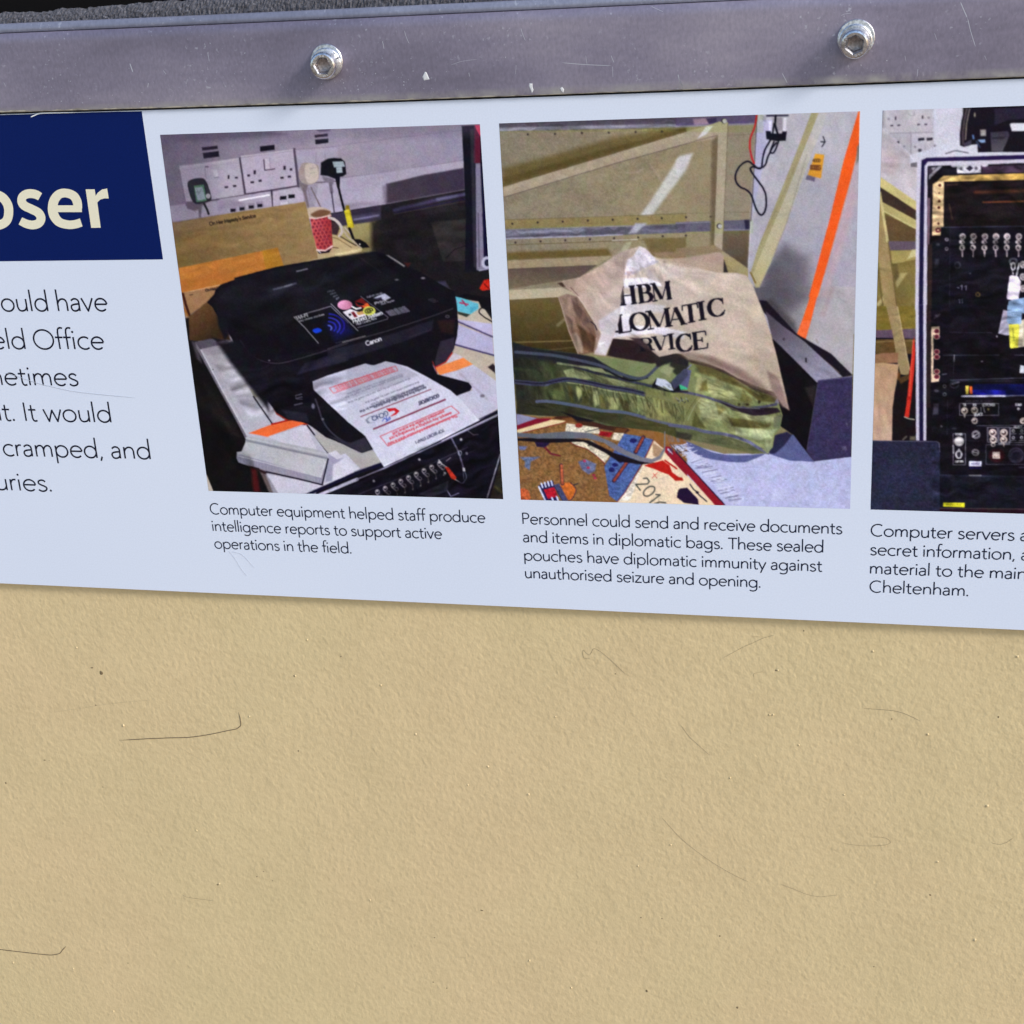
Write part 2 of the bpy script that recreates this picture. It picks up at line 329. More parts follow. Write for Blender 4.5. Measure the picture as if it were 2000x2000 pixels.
class Print:
    def __init__(s, name, x0, x1, z0, z1, step):
        nx = int((x1 - x0) / step) + 1; nz = int((z1 - z0) / step) + 1
        s.nx, s.nz = nx, nz
        s.X, s.Z = np.meshgrid(np.linspace(x0, x1, nx), np.linspace(z1, z0, nz))
        pts = np.stack([s.X.ravel(), np.zeros(s.X.size), s.Z.ravel()], 1)
        s.px, s.py = proj(pts); x_, y_ = s.px, s.py
        wob = lambda q, sc_, sd_: (vnoise(x_, y_, sc_, sd_) - .5) * 2 * q
        s.px = x_ + wob(.22, 6, 61); s.py = y_ + wob(.22, 6, 63)
        s.c = np.zeros((s.X.size, 3)); s.name = name; s.r = 'A'
    def _sel(s, lo, hi, pad):
        m = (s.px > lo[0] - pad) & (s.px < hi[0] + pad) & (s.py > lo[1] - pad) & (s.py < hi[1] + pad)
        return np.nonzero(m)[0]
    def _put(s, idx, al, col, amp, px, py):
        if isinstance(col, list):      # gradient [(region pt), c0, (region pt), c1]
            p0, c0, p1, c1 = col; p0, p1 = T(s.r, [p0, p1]); d = p1 - p0
            t = np.clip(((px - p0[0]) * d[0] + (py - p0[1]) * d[1]) / (d @ d), 0, 1)[:, None]
            cc = np.array(c0, float) * (1 - t) + np.array(c1, float) * t
        else: cc = np.broadcast_to(np.array(col, float), (len(idx), 3))
        if amp:
            nn = vnoise(px, py, 5, 11) * .5 + vnoise(px, py, 2.2, 12) * .5 - .5
            cc = cc + (nn * amp * 2)[:, None]
        s.c[idx] = s.c[idx] * (1 - al[:, None]) + cc * al[:, None]
    def P(s, pts, col, soft=1.2, smooth=False, amp=0, al=1.0, r=None, raw=False):
        if r: s.r = r
        Q = np.array(pts, float) if raw else T(s.r, pts)
        if smooth: Q = catmull(Q, True, 5)
        idx = s._sel(Q.min(0), Q.max(0), soft)
        if not len(idx): return
        px, py = s.px[idx], s.py[idx]; ins = np.zeros(len(idx), bool); dd = np.full(len(idx), 1e9)
        for i in range(len(Q)):
            x1, y1 = Q[i - 1]; x2, y2 = Q[i]
            if y1 != y2:
                cnd = ((y1 > py) != (y2 > py)) & (px < (x2 - x1) * (py - y1) / (y2 - y1) + x1); ins ^= cnd
            ex, ey = x2 - x1, y2 - y1; l2 = ex * ex + ey * ey + 1e-9
            t = np.clip(((px - x1) * ex + (py - y1) * ey) / l2, 0, 1)
            dd = np.minimum(dd, (px - x1 - t * ex) ** 2 + (py - y1 - t * ey) ** 2)
        sd_ = np.sqrt(dd) * np.where(ins, 1, -1)
        a = np.clip(.5 + sd_ / soft, 0, 1); a = a * a * (3 - 2 * a) if soft > 3 else a
        s._put(idx, a * al, col, amp, px, py)
    def L(s, pts, w, col, soft=1.1, smooth=False, al=1.0, r=None, raw=False, amp=0):
        if r: s.r = r
        Q = np.array(pts, float) if raw else T(s.r, pts)
        if smooth: Q = catmull(Q, False, 5)
        idx = s._sel(Q.min(0), Q.max(0), w / 2 + soft)
        if not len(idx): return
        px, py = s.px[idx], s.py[idx]; dd = np.full(len(idx), 1e9)
        for i in range(1, len(Q)):
            x1, y1 = Q[i - 1]; ex, ey = Q[i] - Q[i - 1]; l2 = ex * ex + ey * ey + 1e-9
            t = np.clip(((px - x1) * ex + (py - y1) * ey) / l2, 0, 1)
            dd = np.minimum(dd, (px - x1 - t * ex) ** 2 + (py - y1 - t * ey) ** 2)
        a = np.clip(.5 + (w / 2 - np.sqrt(dd)) / soft, 0, 1)
        if w < 1.2: a = a * (w / 1.2)
        s._put(idx, a * al, col, amp, px, py)
    def E(s, c, rx, ry, col, **k):   # ellipse
        t = np.linspace(0, 2 * math.pi, 20, endpoint=False)
        s.P([(c[0] + rx * math.cos(q), c[1] + ry * math.sin(q)) for q in t], col, **k)
    def ring(s, c, rx, ry, w, col, **k):
        t = np.linspace(0, 2 * math.pi, 20); s.L([(c[0] + rx * math.cos(q), c[1] + ry * math.sin(q)) for q in t], w, col, **k)
    def text(s, txt, p0, p1, xh, w, col, r=None, slant=0, al=1.0):
        """strokes running from p0 to p1 (region coordinates); xh in frame px"""
        if r: s.r = r
        a, b_ = T(s.r, [p0, p1]); d = b_ - a; Ln = np.linalg.norm(d); u = d / Ln; v_ = np.array([u[1], -u[0]])
        st, dots, x0, x1 = layout(txt); k = Ln / (x1 - x0)
        for q in st: s.L([a + u * (x - x0) * k + (v_ + u * slant) * y * xh for x, y in q], w, col, raw=True, al=al, soft=1.0)
        for x, y in dots: s.L([a + u * (x - x0) * k + v_ * y * xh] * 2, w * 1.2, col, raw=True, al=al)
    def holes(s, lst, col, r=None):
        for x, y, w, h in lst: s.P([(x - w / 2, y - h / 2), (x + w / 2, y - h / 2 - w * .08), (x + w / 2, y + h / 2 - w * .08), (x - w / 2, y + h / 2)], col, r=r)
    def shade(s, pts, amp, sl, ss, ang=0, seed=40, soft=4, add=0, r=None, raw=False, ridge=False):
        if r: s.r = r
        Q = np.array(pts, float) if raw else T(s.r, pts)
        idx = s._sel(Q.min(0), Q.max(0), soft)
        if not len(idx): return
        px, py = s.px[idx], s.py[idx]; ins = np.zeros(len(idx), bool); dd = np.full(len(idx), 1e9)
        for i in range(len(Q)):
            x1, y1 = Q[i - 1]; x2, y2 = Q[i]
            if y1 != y2: ins ^= ((y1 > py) != (y2 > py)) & (px < (x2 - x1) * (py - y1) / (y2 - y1) + x1)
            ex, ey = x2 - x1, y2 - y1; t = np.clip(((px - x1) * ex + (py - y1) * ey) / (ex * ex + ey * ey + 1e-9), 0, 1)
            dd = np.minimum(dd, (px - x1 - t * ex) ** 2 + (py - y1 - t * ey) ** 2)
        w = np.clip(np.sqrt(dd) * np.where(ins, 1, 0) / soft, 0, 1)
        a = math.radians(ang); wx = px + (vnoise(px, py, ss * 3, seed + 5) - .5) * ss * 2; wy = py + (vnoise(px, py, ss * 3, seed + 6) - .5) * ss * 2
        u = wx * math.cos(a) + wy * math.sin(a); v_ = -wx * math.sin(a) + wy * math.cos(a)
        nn = vnoise(u * ss / sl, v_, ss, seed) * .65 + vnoise(u * ss / sl, v_, ss * .45, seed + 1) * .35 - .5
        if ridge: nn = .5 - np.abs(nn) * 3.2
        s.c[idx] = s.c[idx] * (1 + (amp * 2 * nn * w)[:, None]) + (add * 2 * nn * w)[:, None]
    def tint(s, pts, mul, soft=4, r=None, raw=False):
        if r: s.r = r
        Q = np.array(pts, float) if raw else T(s.r, pts)
        tmp = s.c.copy(); s.c[:] = 0; s.P(Q, (1, 1, 1), soft=soft, raw=True); w = s.c[:, :1].copy(); s.c = tmp * (1 + w * (np.array(mul) - 1))
    def build(s, parent, y, label):
        for ax in (0, 1, 0, 1):          # the softness of the enlarged snapshots
            g = s.c.reshape(s.nz, s.nx, 3); q_ = np.concatenate([np.take(g, [0], ax), g, np.take(g, [-1], ax)], ax); n0 = g.shape[ax]
            s.c = (.15 * np.take(q_, range(0, n0), ax) + .70 * g + .15 * np.take(q_, range(2, n0 + 2), ax)).reshape(-1, 3)
        lum = s.c.mean(1, keepdims=True) / 255
        var = (vnoise(s.px, s.py, 46, 21) - .5) * .5 + (vnoise(s.px, s.py, 17, 22) - .5) * .35 + (vnoise(s.px, s.py, 7, 23) - .5) * .3
        s.c *= 1 + var[:, None] * .09
        s.c += (rs.rand(len(s.c), 1) - .5) * (5 + 9 * lum) + (rs.rand(len(s.c), 3) - .5) * 6
        s.c += (vnoise(s.px, s.py, 2.4, 5) - .5)[:, None] * (5 + 12 * lum)
        s.c += (np.stack([vnoise(s.px, s.py, 12, 31), vnoise(s.px, s.py, 12, 32), vnoise(s.px, s.py, 12, 33)], 1) - .5) * 7
        c = np.clip(s.c, 5, 250); l = lin(c) * INK; n_ = s.nx * s.nz
        co = np.stack([s.X.ravel(), np.full(n_, y), s.Z.ravel()], 1).astype(np.float32)
        me = bpy.data.meshes.new(s.name)
        i, j = np.meshgrid(np.arange(s.nz - 1), np.arange(s.nx - 1), indexing='ij'); a = (i * s.nx + j).ravel()
        q = np.stack([a, a + s.nx, a + s.nx + 1, a + 1], 1).astype(np.int32); nf = len(q)
        me.vertices.add(n_); me.vertices.foreach_set('co', co.ravel()); me.loops.add(nf * 4); me.loops.foreach_set('vertex_index', q.ravel())
        me.polygons.add(nf); me.polygons.foreach_set('loop_start', np.arange(0, nf * 4, 4, dtype=np.int32)); me.polygons.foreach_set('loop_total', np.full(nf, 4, np.int32))
        me.update(calc_edges=True)
        at_ = me.color_attributes.new('print', 'FLOAT_COLOR', 'POINT')
        at_.data.foreach_set('color', np.concatenate([l, np.ones((n_, 1))], 1).astype(np.float32).ravel())
        o = obj(s.name, me, m_photo, parent); o['label'] = label; return o
STEP = 0.000245
# ================================================================== photograph one: printer on a desk
def photo_one():
    p = Print('printed_photo', -0.27677, -0.14611, -0.20636, -0.05683, STEP); P, L = p.P, p.L
    p.c[:] = (150, 142, 160)
    BLK = (13, 12, 20)
    P([(0, 100), (2100, 50), (2100, 1200), (0, 1300)], [(60, 500), (116, 108, 126), (1932, 500), (158, 149, 170)], r='A', amp=3)
    P([(0, 150), (1150, 120), (1400, 175), (700, 235), (250, 250), (80, 330)], (88, 80, 100), soft=14)
    P([(0, 200), (240, 240), (300, 600), (150, 900), (60, 600)], (106, 98, 118), soft=20, al=.6)
    P([(1690, 118), (1880, 108), (1830, 142), (1740, 150)], (96, 85, 108), soft=2)
    L([(110, 505), (265, 488)], 1.2, (112, 102, 122)); L([(160, 918), (350, 890)], 1.2, (112, 102, 122))
    P([(150, 925), (650, 860), (700, 1010), (200, 1090)], (160, 151, 172), soft=3)
    P([(0, 260), (1410, 110), (1420, 440), (100, 640), (0, 640)], [(0, 300), (156, 147, 164), (1400, 300), (150, 143, 168)], r='B', soft=2, amp=3)
    L([(-200, 330), (600, 225), (1400, 130)], 1.1, (126, 117, 138)); L([(150, 630), (800, 545), (1420, 445)], 1.1, (122, 114, 136))
    P([(130, 640), (1425, 450), (1430, 540), (620, 690), (600, 910), (-150, 1020), (-100, 700)], (170, 162, 186), soft=2, amp=3)
    # trunking labels
    for q in ([(505, 310), (670, 292), (675, 325), (512, 345)], [(515, 370), (682, 348), (688, 408), (525, 428)], [(1115, 300), (1268, 283), (1270, 335), (1118, 355)],
              [(1688, 180), (1825, 165), (1828, 193), (1690, 208)], [(1693, 228), (1830, 217), (1832, 262), (1698, 278)]): P(q, (18, 15, 28), r='A')
    # socket plates
    L([(265, 510), (345, 920)], 3, (110, 100, 120)); P([(268, 505), (895, 420), (945, 808), (590, 860), (340, 890)], (170, 161, 180), amp=3)
    L([(275, 520), (560, 485), (890, 430)], 1.3, (190, 182, 196)); L([(300, 550), (880, 470)], 1, (152, 142, 162))
    L([(600, 868), (950, 812)], 2.6, (72, 60, 78)); L([(905, 425), (962, 800)], 4, (66, 56, 74))
    P([(912, 420), (1470, 345), (1512, 708), (972, 795)], (177, 167, 189), amp=3); L([(920, 405), (1180, 375), (1460, 335)], 1.6, (205, 198, 212))
    L([(970, 800), (1512, 715)], 3, (70, 58, 76)); L([(1475, 330), (1518, 720)], 5, (78, 68, 88))
    P([(1485, 335), (1932, 290), (1935, 660), (1545, 690)], (164, 156, 178), soft=2); L([(1490, 335), (1932, 300)], 1.2, (126, 116, 136)); L([(1530, 690), (1935, 665)], 2, (90, 80, 98))
    L([(1700, 370), (1705, 470), (1800, 460), (1795, 360)], 1.2, (140, 130, 150))
    p.holes([(787, 622, 18, 38), (868, 628, 30, 18), (763, 729, 36, 20), (850, 717, 34, 20), (1060, 572, 24, 42), (997, 606, 28, 24), (1034, 678, 36, 20), (1117, 662, 34, 22), (1373, 526, 24, 42), (1441, 542, 26, 24), (1346, 630, 34, 20), (1423, 618, 34, 20), (558, 515, 34, 8)], (38, 30, 46))
    L([(1155, 440), (1166, 550), (1270, 535)], 2, (62, 52, 70)); P([(1165, 430), (1210, 425), (1222, 535), (1172, 542)], (192, 184, 202)); L([(1215, 425), (1225, 540)], 1, (140, 130, 150))
    L([(538, 525), (548, 632)], 1.2, (130, 120, 140)); P([(622, 555), (668, 548), (680, 618), (640, 626)], (194, 186, 202)); L([(640, 628), (680, 622)], 1.5, (105, 95, 112))
    P([(652, 880), (700, 850), (1222, 772), (1252, 935), (682, 1022)], [(700, 950), (150, 141, 163), (1200, 850), (172, 163, 185)]); P([(700, 870), (820, 860), (980, 900), (700, 960)], (140, 130, 152), soft=8)
    L([(900, 865), (1210, 810)], 3.4, (238, 234, 248)); L([(1237, 765), (1252, 930)], 3.6, (58, 48, 66))
    for x, y in ((832, 972), (928, 956), (1024, 938), (1115, 922)): P([(x - 40, y - 40), (x + 32, y - 50), (x + 45, y + 10), (x - 25, y + 30)], (142, 132, 155)); p.holes([(x, y, 52, 32)], (22, 18, 32))
    P([(1248, 775), (1515, 728), (1558, 765), (1580, 885), (1252, 932)], (180, 171, 193)); p.holes([(1358, 842, 68, 38), (1447, 826, 68, 38)], (20, 18, 30)); P([(1330, 890), (1405, 880), (1410, 905), (1330, 915)], (205, 198, 214)); L([(1412, 870), (1416, 905)], 1, (130, 120, 140))
    # plugs
    P([(345, 880), (350, 950), (430, 978), (468, 960), (478, 1050), (496, 1052), (505, 930), (600, 860)], (94, 84, 98), soft=3)
    P([(355, 700), (388, 650), (480, 632), (540, 650), (585, 750), (606, 860), (545, 888), (450, 905), (395, 850)], (24, 26, 32), smooth=True); P([(540, 690), (590, 760), (600, 860), (560, 800)], (40, 38, 46), soft=2)
    P([(422, 712), (527, 700), (556, 868), (450, 886)], (70, 118, 84)); P([(430, 735), (512, 724), (545, 852), (465, 870)], (150, 162, 172)); L([(445, 780), (520, 768)], 1.2, (110, 125, 128)); L([(452, 745), (470, 800), (500, 750)], 1.2, (110, 120, 128))
    p.E((572, 820), 26, 26, (172, 166, 176)); L([(530, 900), (560, 960), (577, 1008)], 4, BLK)
    P([(1530, 690), (1620, 700), (1600, 780), (1632, 938), (1612, 938), (1570, 780)], (112, 98, 106), soft=3); P([(1520, 610), (1560, 690), (1600, 760), (1540, 720)], (120, 105, 115), soft=3)
    P([(1545, 490), (1600, 470), (1690, 482), (1735, 520), (1722, 650), (1650, 700), (1560, 680), (1522, 600)], (158, 144, 142), smooth=True); P([(1590, 500), (1700, 492), (1725, 640), (1650, 688), (1600, 655)], (192, 178, 172), smooth=True)
    L([(1640, 530), (1690, 525)], 2, (168, 155, 150)); L([(1640, 580), (1685, 575)], 2, (168, 155, 150)); L([(1650, 730), (1700, 830), (1750, 935)], 2.6, (112, 100, 108)); L([(1620, 740), (1640, 850)], 2, (120, 106, 112), al=.5)
    # dark background right
    P([(-120, 1030), (0, 1005), (600, 908), (1440, 757), (1700, 700), (1800, 2300), (-300, 2300)], (25, 22, 27), r='B', amp=3)
    P([(40, 1012), (600, 908), (560, 1075), (200, 1140), (110, 1130), (60, 1060)], (52, 45, 64)); L([(200, 1060), (540, 1000)], 8, (60, 54, 76), soft=4); L([(280, 1068), (420, 1045), (530, 1022)], 3.4, (112, 106, 140), soft=3)
    P([(560, 920), (1440, 760), (1440, 960), (560, 1075)], (30, 25, 32), soft=3); L([(700, 970), (1150, 860), (1440, 800)], 7, (58, 53, 84), soft=5); L([(1150, 858), (1440, 800)], 5, (88, 83, 118), soft=3); L([(700, 1000), (1440, 850)], 3, (34, 28, 56), soft=2); L([(700, 1010), (1440, 875)], 1.2, (66, 58, 60), soft=2)
    P([(612, 695), (1000, 600), (1425, 525), (1440, 752), (905, 850), (615, 900)], [(620, 800), (66, 56, 70), (1430, 600), (56, 48, 68)], soft=4, amp=3); P([(575, 720), (625, 700), (625, 890), (590, 900)], (112, 102, 122), soft=8, al=.7)
    P([(110, 1140), (500, 1085), (500, 1400), (430, 1425), (100, 1455), (-300, 1650), (-300, 1300), (0, 1190)], [(150, 1200), (168, 156, 110), (500, 1250), (128, 118, 78)], soft=3, amp=4); P([(455, 1090), (560, 1070), (560, 1400), (465, 1410)], (32, 28, 28), soft=14)
    P([(-60, 1260), (60, 1225), (340, 1362), (352, 1405), (130, 1462), (-300, 1600)], (184, 163, 126), amp=3); L([(90, 1440), (348, 1380)], 5, (200, 184, 142)); L([(110, 1465), (350, 1412)], 2, (120, 104, 70))
    P([(1080, 1092), (1450, 1062), (1440, 1500), (1210, 1510)], (42, 38, 40), soft=3, amp=3); L([(1240, 1470), (1330, 1380), (1450, 1340)], 1.6, (18, 16, 20)); P([(1150, 1130), (1400, 1100), (1250, 1200)], (52, 47, 48), soft=14)
    # monitor
    P([(1405, 85), (1610, 75), (1615, 200), (1700, 1600), (1440, 1620), (1450, 1000)], (15, 14, 27)); P([(1495, 120), (1530, 120), (1575, 1590), (1530, 1560)], (42, 40, 52), soft=3)
    P([(1535, 80), (1550, 80), (1555, 475), (1530, 475)], (70, 35, 60)); P([(1542, 76), (1612, 74), (1608, 205), (1560, 130)], (238, 55, 95)); P([(1545, 110), (1605, 205), (1600, 475), (1548, 475)], (86, 24, 48))
    P([(1550, 480), (1600, 476), (1645, 1590), (1562, 1600)], (128, 122, 148), amp=4); L([(1578, 1000), (1590, 1560)], 2.5, (88, 84, 104)); P([(1602, 205), (1618, 205), (1692, 1500), (1640, 1590)], (14, 12, 46)); p.ring((1672, 1520), 45, 52, 6, (186, 182, 210)); L([(1590, 1600), (1690, 1580)], 3, (160, 156, 184)); p.E((1680, 1520), 22, 25, (40, 38, 60))
    P([(1590, 1790), (1640, 1700), (1700, 1690), (1705, 1800), (1620, 1812)], (196, 40, 26), soft=2, amp=18); L([(1640, 1740), (1690, 1790)], 2, (90, 14, 12))
    P([(1090, 1725), (1230, 1710), (1285, 1800), (1270, 1850), (1180, 1780)], (58, 54, 76), soft=5, amp=10)
    # mug
    P([(1640, 1030), (1700, 1060), (1860, 1020), (1878, 1350), (1850, 1390), (1780, 1402), (1715, 1390), (1660, 1180)], [(1650, 1200), (214, 92, 96), (1880, 1200), (150, 46, 52)], r='A')
    for i in range(9):
        for j in range(6):
            x = 1660 + j * 42 + (i % 2) * 21 + i * 6; y = 1075 + i * 36 - j * 6
            if 1645 + i * 9 < x < 1862: P([(x - 15, y), (x, y - 17), (x + 15, y), (x, y + 17)], (122, 34, 52), soft=1.5)
    for i in range(-6, 8): L([(1650 + i * 42, 1060), (1790 + i * 42, 1400)], .9, (238, 160, 158), al=.45) if 0 < i < 3 else None
    P([(1605, 960), (1660, 938), (1760, 938), (1840, 965), (1858, 1005), (1800, 1040), (1700, 1050), (1620, 1040)], (196, 176, 160), smooth=True); P([(1650, 1010), (1740, 965), (1845, 975), (1850, 1005), (1790, 1035), (1690, 1042)], (112, 78, 58), smooth=True, soft=4)
    L([(1610, 1048), (1700, 1058), (1860, 1020)], 2, (238, 208, 204)); L([(1712, 1386), (1800, 1392), (1872, 1345)], 3, (235, 210, 210)); P([(1715, 1400), (1800, 1402), (1868, 1365), (1840, 1412), (1735, 1426)], (20, 12, 24)); L([(1730, 1400), (1750, 1415)], 2, (225, 220, 235))
    P([(40, 1085), (95, 1100), (125, 1160), (100, 1230), (45, 1220)], (54, 38, 46), r='B', soft=2); L([(15, 1045), (80, 1072), (135, 1130), (152, 1190), (122, 1240)], 5.5, (196, 184, 184), smooth=True)
    L([(30, 1250), (100, 1265), (250, 1360)], 1.5, (120, 96, 66)); L([(160, 1165), (205, 1240), (280, 1305), (345, 1358)], 4, (178, 162, 146)); L([(135, 1245), (260, 1320), (300, 1340)], 2, (66, 52, 46)); L([(55, 1360), (110, 1365)], 1.6, (70, 48, 36)); L([(180, 1150), (250, 1230)], 2, (200, 192, 196))
    P([(262, 1268), (340, 1275), (400, 1310), (438, 1358), (370, 1366), (318, 1330)], (16, 14, 20)); p.E((337, 1325), 9, 9, (225, 215, 210))
    # black plug
    P([(-70, 470), (0, 430), (60, 420), (140, 425), (182, 462), (196, 590), (160, 615), (130, 620), (126, 720), (100, 730), (80, 640), (0, 610), (-75, 600)], (15, 15, 25), r='B'); P([(50, 460), (165, 455), (182, 512), (66, 520)], (158, 172, 182)); P([(88, 520), (150, 515), (156, 575), (95, 580)], (166, 178, 188)); L([(60, 485), (180, 480)], .9, (110, 120, 130)); L([(100, 545), (150, 543)], .9, (110, 120, 130))
    P([(-60, 610), (70, 640), (60, 700), (20, 690), (-40, 660)], (120, 110, 128), soft=3); L([(30, 690), (42, 780)], 6, (104, 94, 110), soft=2); L([(42, 780), (55, 880), (70, 998)], 2.6, (66, 56, 74)); L([(108, 700), (140, 840), (176, 975)], 4.4, BLK)
    P([(172, 975), (228, 955), (276, 1150), (216, 1160)], (206, 190, 44)); L([(228, 960), (272, 1140)], 2, (160, 142, 30)); L([(185, 1010), (240, 1000)], 1, (170, 150, 30)); L([(200, 1090), (255, 1080)], 1, (170, 150, 30)); P([(190, 920), (225, 915), (232, 958), (182, 965)], (150, 128, 36)); L([(228, 1160), (268, 1262)], 5, BLK)
    # envelopes
    P([(195, 1100), (900, 985), (1590, 880), (1725, 1472), (1370, 1565), (250, 1640)], [(300, 1500), (116, 92, 56), (1600, 1300), (150, 124, 84)], r='A', amp=7); P([(200, 1110), (1590, 890), (1600, 950), (210, 1200)], (146, 116, 78), soft=14, al=.5)
    p.text("On Her Majesty's Service", (588, 1130), (1072, 1042), 4.2, 1.5, (44, 32, 24))
    P([(262, 1575), (800, 1465), (1300, 1360), (1368, 1562), (850, 1695), (862, 1745), (292, 1838)], (184, 116, 52), amp=6); P([(1140, 1395), (1298, 1362), (1362, 1560), (1180, 1610)], (170, 118, 40), soft=2, amp=6); P([(280, 1700), (860, 1600), (850, 1695), (300, 1830)], (164, 98, 44), soft=12, al=.6)
    P([(300, 1834), (650, 1775), (850, 1722), (860, 1760), (700, 1800), (640, 1890), (520, 1932), (250, 2150)], (158, 118, 84), amp=6); L([(300, 1838), (848, 1720)], 1.6, (200, 160, 120)); p.text("On Her M", (545, 1835), (680, 1812), 3.4, 1.3, (50, 36, 30)); L([(378, 1858), (408, 1852)], 1.6, (60, 44, 36))
    P([(190, 60), (560, 30), (560, 100), (430, 180), (280, 290), (235, 330)], (156, 118, 84), r='C', soft=1.5, amp=6); L([(45 + 155, 75), (228, 180), (268, 300)], 5, (62, 26, 20)); L([(215, 230), (250, 300)], 3, (150, 90, 40)); p.text("On Her M", (438, 52), (580, 25), 3.4, 1.3, (50, 36, 30)); L([(272, 88), (302, 80)], 1.5, (60, 44, 36))
    P([(235, 330), (285, 290), (430, 175), (560, 95), (700, 560), (400, 570), (255, 580)], [(300, 300), (92, 64, 40), (500, 550), (52, 36, 24)], soft=3, amp=4)
    # below the desk
    P([(225, 330), (262, 330), (270, 560), (360, 570), (860, 1600), (850, 1700), (770, 1760), (790, 1860), (1000, 1900), (1100, 2300), (430, 2300), (300, 900)], (15, 13, 16), soft=2); P([(420, 1000), (560, 1150), (800, 1600), (600, 1500)], (32, 28, 28), soft=20, al=.7); P([(290, 570), (340, 580), (400, 800), (350, 760)], (66, 62, 72), soft=6)
    P([(60, -100), (540, 40), (440, 220), (465, 285), (760, 400), (890, 620), (200, 620), (110, 380)], (15, 13, 16), r='K'); P([(590, 340), (650, 355), (690, 600), (620, 600)], (72, 18, 22), soft=8); P([(680, 370), (770, 400), (880, 620), (790, 620)], (98, 84, 88), soft=3); P([(740, 400), (790, 400), (890, 620), (830, 620)], (150, 146, 164), soft=3); P([(105, 360), (200, 590), (130, 590)], (190, 178, 172)); P([(560, 310), (740, 375), (780, 420), (700, 390)], (40, 22, 28), soft=4)
    # white equipment left of the printer
    P([(385, 655), (650, 590), (960, 930), (1030, 1130), (1250, 1385), (1400, 1400), (1500, 1440), (1600, 1430), (1950, 1660), (1950, 2000), (1700, 1990), (1720, 1800), (870, 1560)], [(500, 650), (160, 157, 168), (1100, 1400), (184, 183, 200)], r='C', amp=3)
    P([(330, 575), (388, 655), (600, 1060), (875, 1560), (860, 1600), (800, 1480), (340, 640)], (112, 106, 120), soft=2); L([(388, 660), (600, 1060), (872, 1555)], 2.4, (196, 194, 206)); L([(440, 680), (640, 1050), (830, 1410)], 1.1, (158, 154, 166))
    P([(330, 580), (480, 545), (690, 560), (640, 605), (388, 655)], (82, 77, 92), soft=4); P([(500, 530), (640, 560), (560, 580)], (24, 20, 26), soft=4); P([(400, 655), (640, 600), (720, 690), (450, 720)], (146, 142, 154), soft=4)
    P([(640, 590), (735, 570), (980, 935), (1010, 1080), (1080, 1200), (960, 1110), (720, 720)], [(700, 600), (108, 102, 118), (950, 950), (150, 146, 168)], soft=2); P([(980, 1020), (1130, 1220), (1180, 1300), (1060, 1180)], (112, 106, 124), soft=4)
    P([(893, 1065), (932, 1062), (1000, 1145), (950, 1165)], (146, 142, 134)); L([(940, 1150), (1135, 1435)], 3, (44, 42, 54)); P([(990, 1145), (1255, 1392), (1165, 1432)], (192, 190, 204)); p.E((515, 868), 8, 5, (60, 56, 64))
    P([(1125, 1225), (1290, 1375), (1500, 1400), (1590, 1425), (1480, 1452), (1300, 1412), (1180, 1335)], (128, 28, 16), soft=3)
    P([(888, 1535), (1135, 1440), (1390, 1392), (1485, 1432), (1085, 1572)], (235, 106, 56)); L([(1130, 1442), (1290, 1402)], 3, (168, 26, 20)); L([(1090, 1575), (1310, 1530)], 1.4, (250, 190, 160))
    P([(1095, 1572), (1490, 1450), (1600, 1700), (1580, 1705), (1250, 1640)], (202, 200, 218)); L([(1340, 1540), (1420, 1610)], 1, (180, 178, 196)); L([(1505, 1455), (1722, 1742)], 3, (32, 28, 42)); P([(1540, 1440), (1600, 1430), (1950, 1660), (1950, 1900), (1725, 1740)], (170, 168, 172), amp=3)
    P([(868, 1560), (1600, 1705), (1720, 1745), (1700, 1832), (858, 1622)], (172, 174, 184))
    P([(1395, 180), (1250, 0), (1410, 0), (1560, 85), (1720, 190), (1860, 160), (1990, 240), (1990, 320), (1730, 350), (1600, 250)], (172, 169, 171), r='K', amp=3)
    P([(750, 400), (1330, 520), (1400, 250), (1580, 190), (1740, 350), (1240, 612), (880, 612)], (200, 198, 218), soft=1.5); P([(1400, 200), (1550, 240), (1450, 330), (1440, 480), (1370, 490)], (158, 157, 182), soft=3); P([(1395, 190), (1480, 158), (1552, 226), (1500, 256)], (206, 204, 220)); P([(1455, 310), (1580, 238), (1722, 358), (1450, 490)], (214, 212, 232), soft=1.5)
    P([(545, 45), (1395, 228), (1392, 270), (1322, 445), (450, 218), (492, 172)], [(600, 100), (176, 178, 188), (1300, 350), (190, 190, 200)], amp=2); L([(545, 55), (1385, 240)], 4.5, (132, 134, 148)); L([(540, 30), (1395, 205)], 2, (186, 188, 198)); L([(820, 205), (800, 230), (860, 245)], .9, (160, 160, 172))
    P([(442, 190), (1322, 440), (1336, 516), (460, 285), (440, 240)], (150, 146, 168)); P([(442, 175), (490, 170), (500, 195), (450, 210)], (186, 184, 194)); L([(450, 215), (1322, 440)], 1.5, (200, 199, 210))
    for i in range(26): x = 480 + i * 33; L([(x, 232 + i * 8.4), (x + 4, 285 + i * 8.9)], .9, (122, 118, 142), al=.6)
    L([(1400, 250), (1340, 515)], 3, (22, 20, 36)); L([(750, 382), (1100, 460), (1340, 520)], 2.8, (24, 20, 36)); L([(1370, 280), (1325, 440)], 2, (205, 204, 216))
    # rack edge and bottom right darkness
    P([(-100, 1790), (0, 1740), (490, 1555), (1320, 1165), (1490, 1078), (1600, 1000), (1600, 2000), (-100, 2000)], (15, 13, 24), r='D')
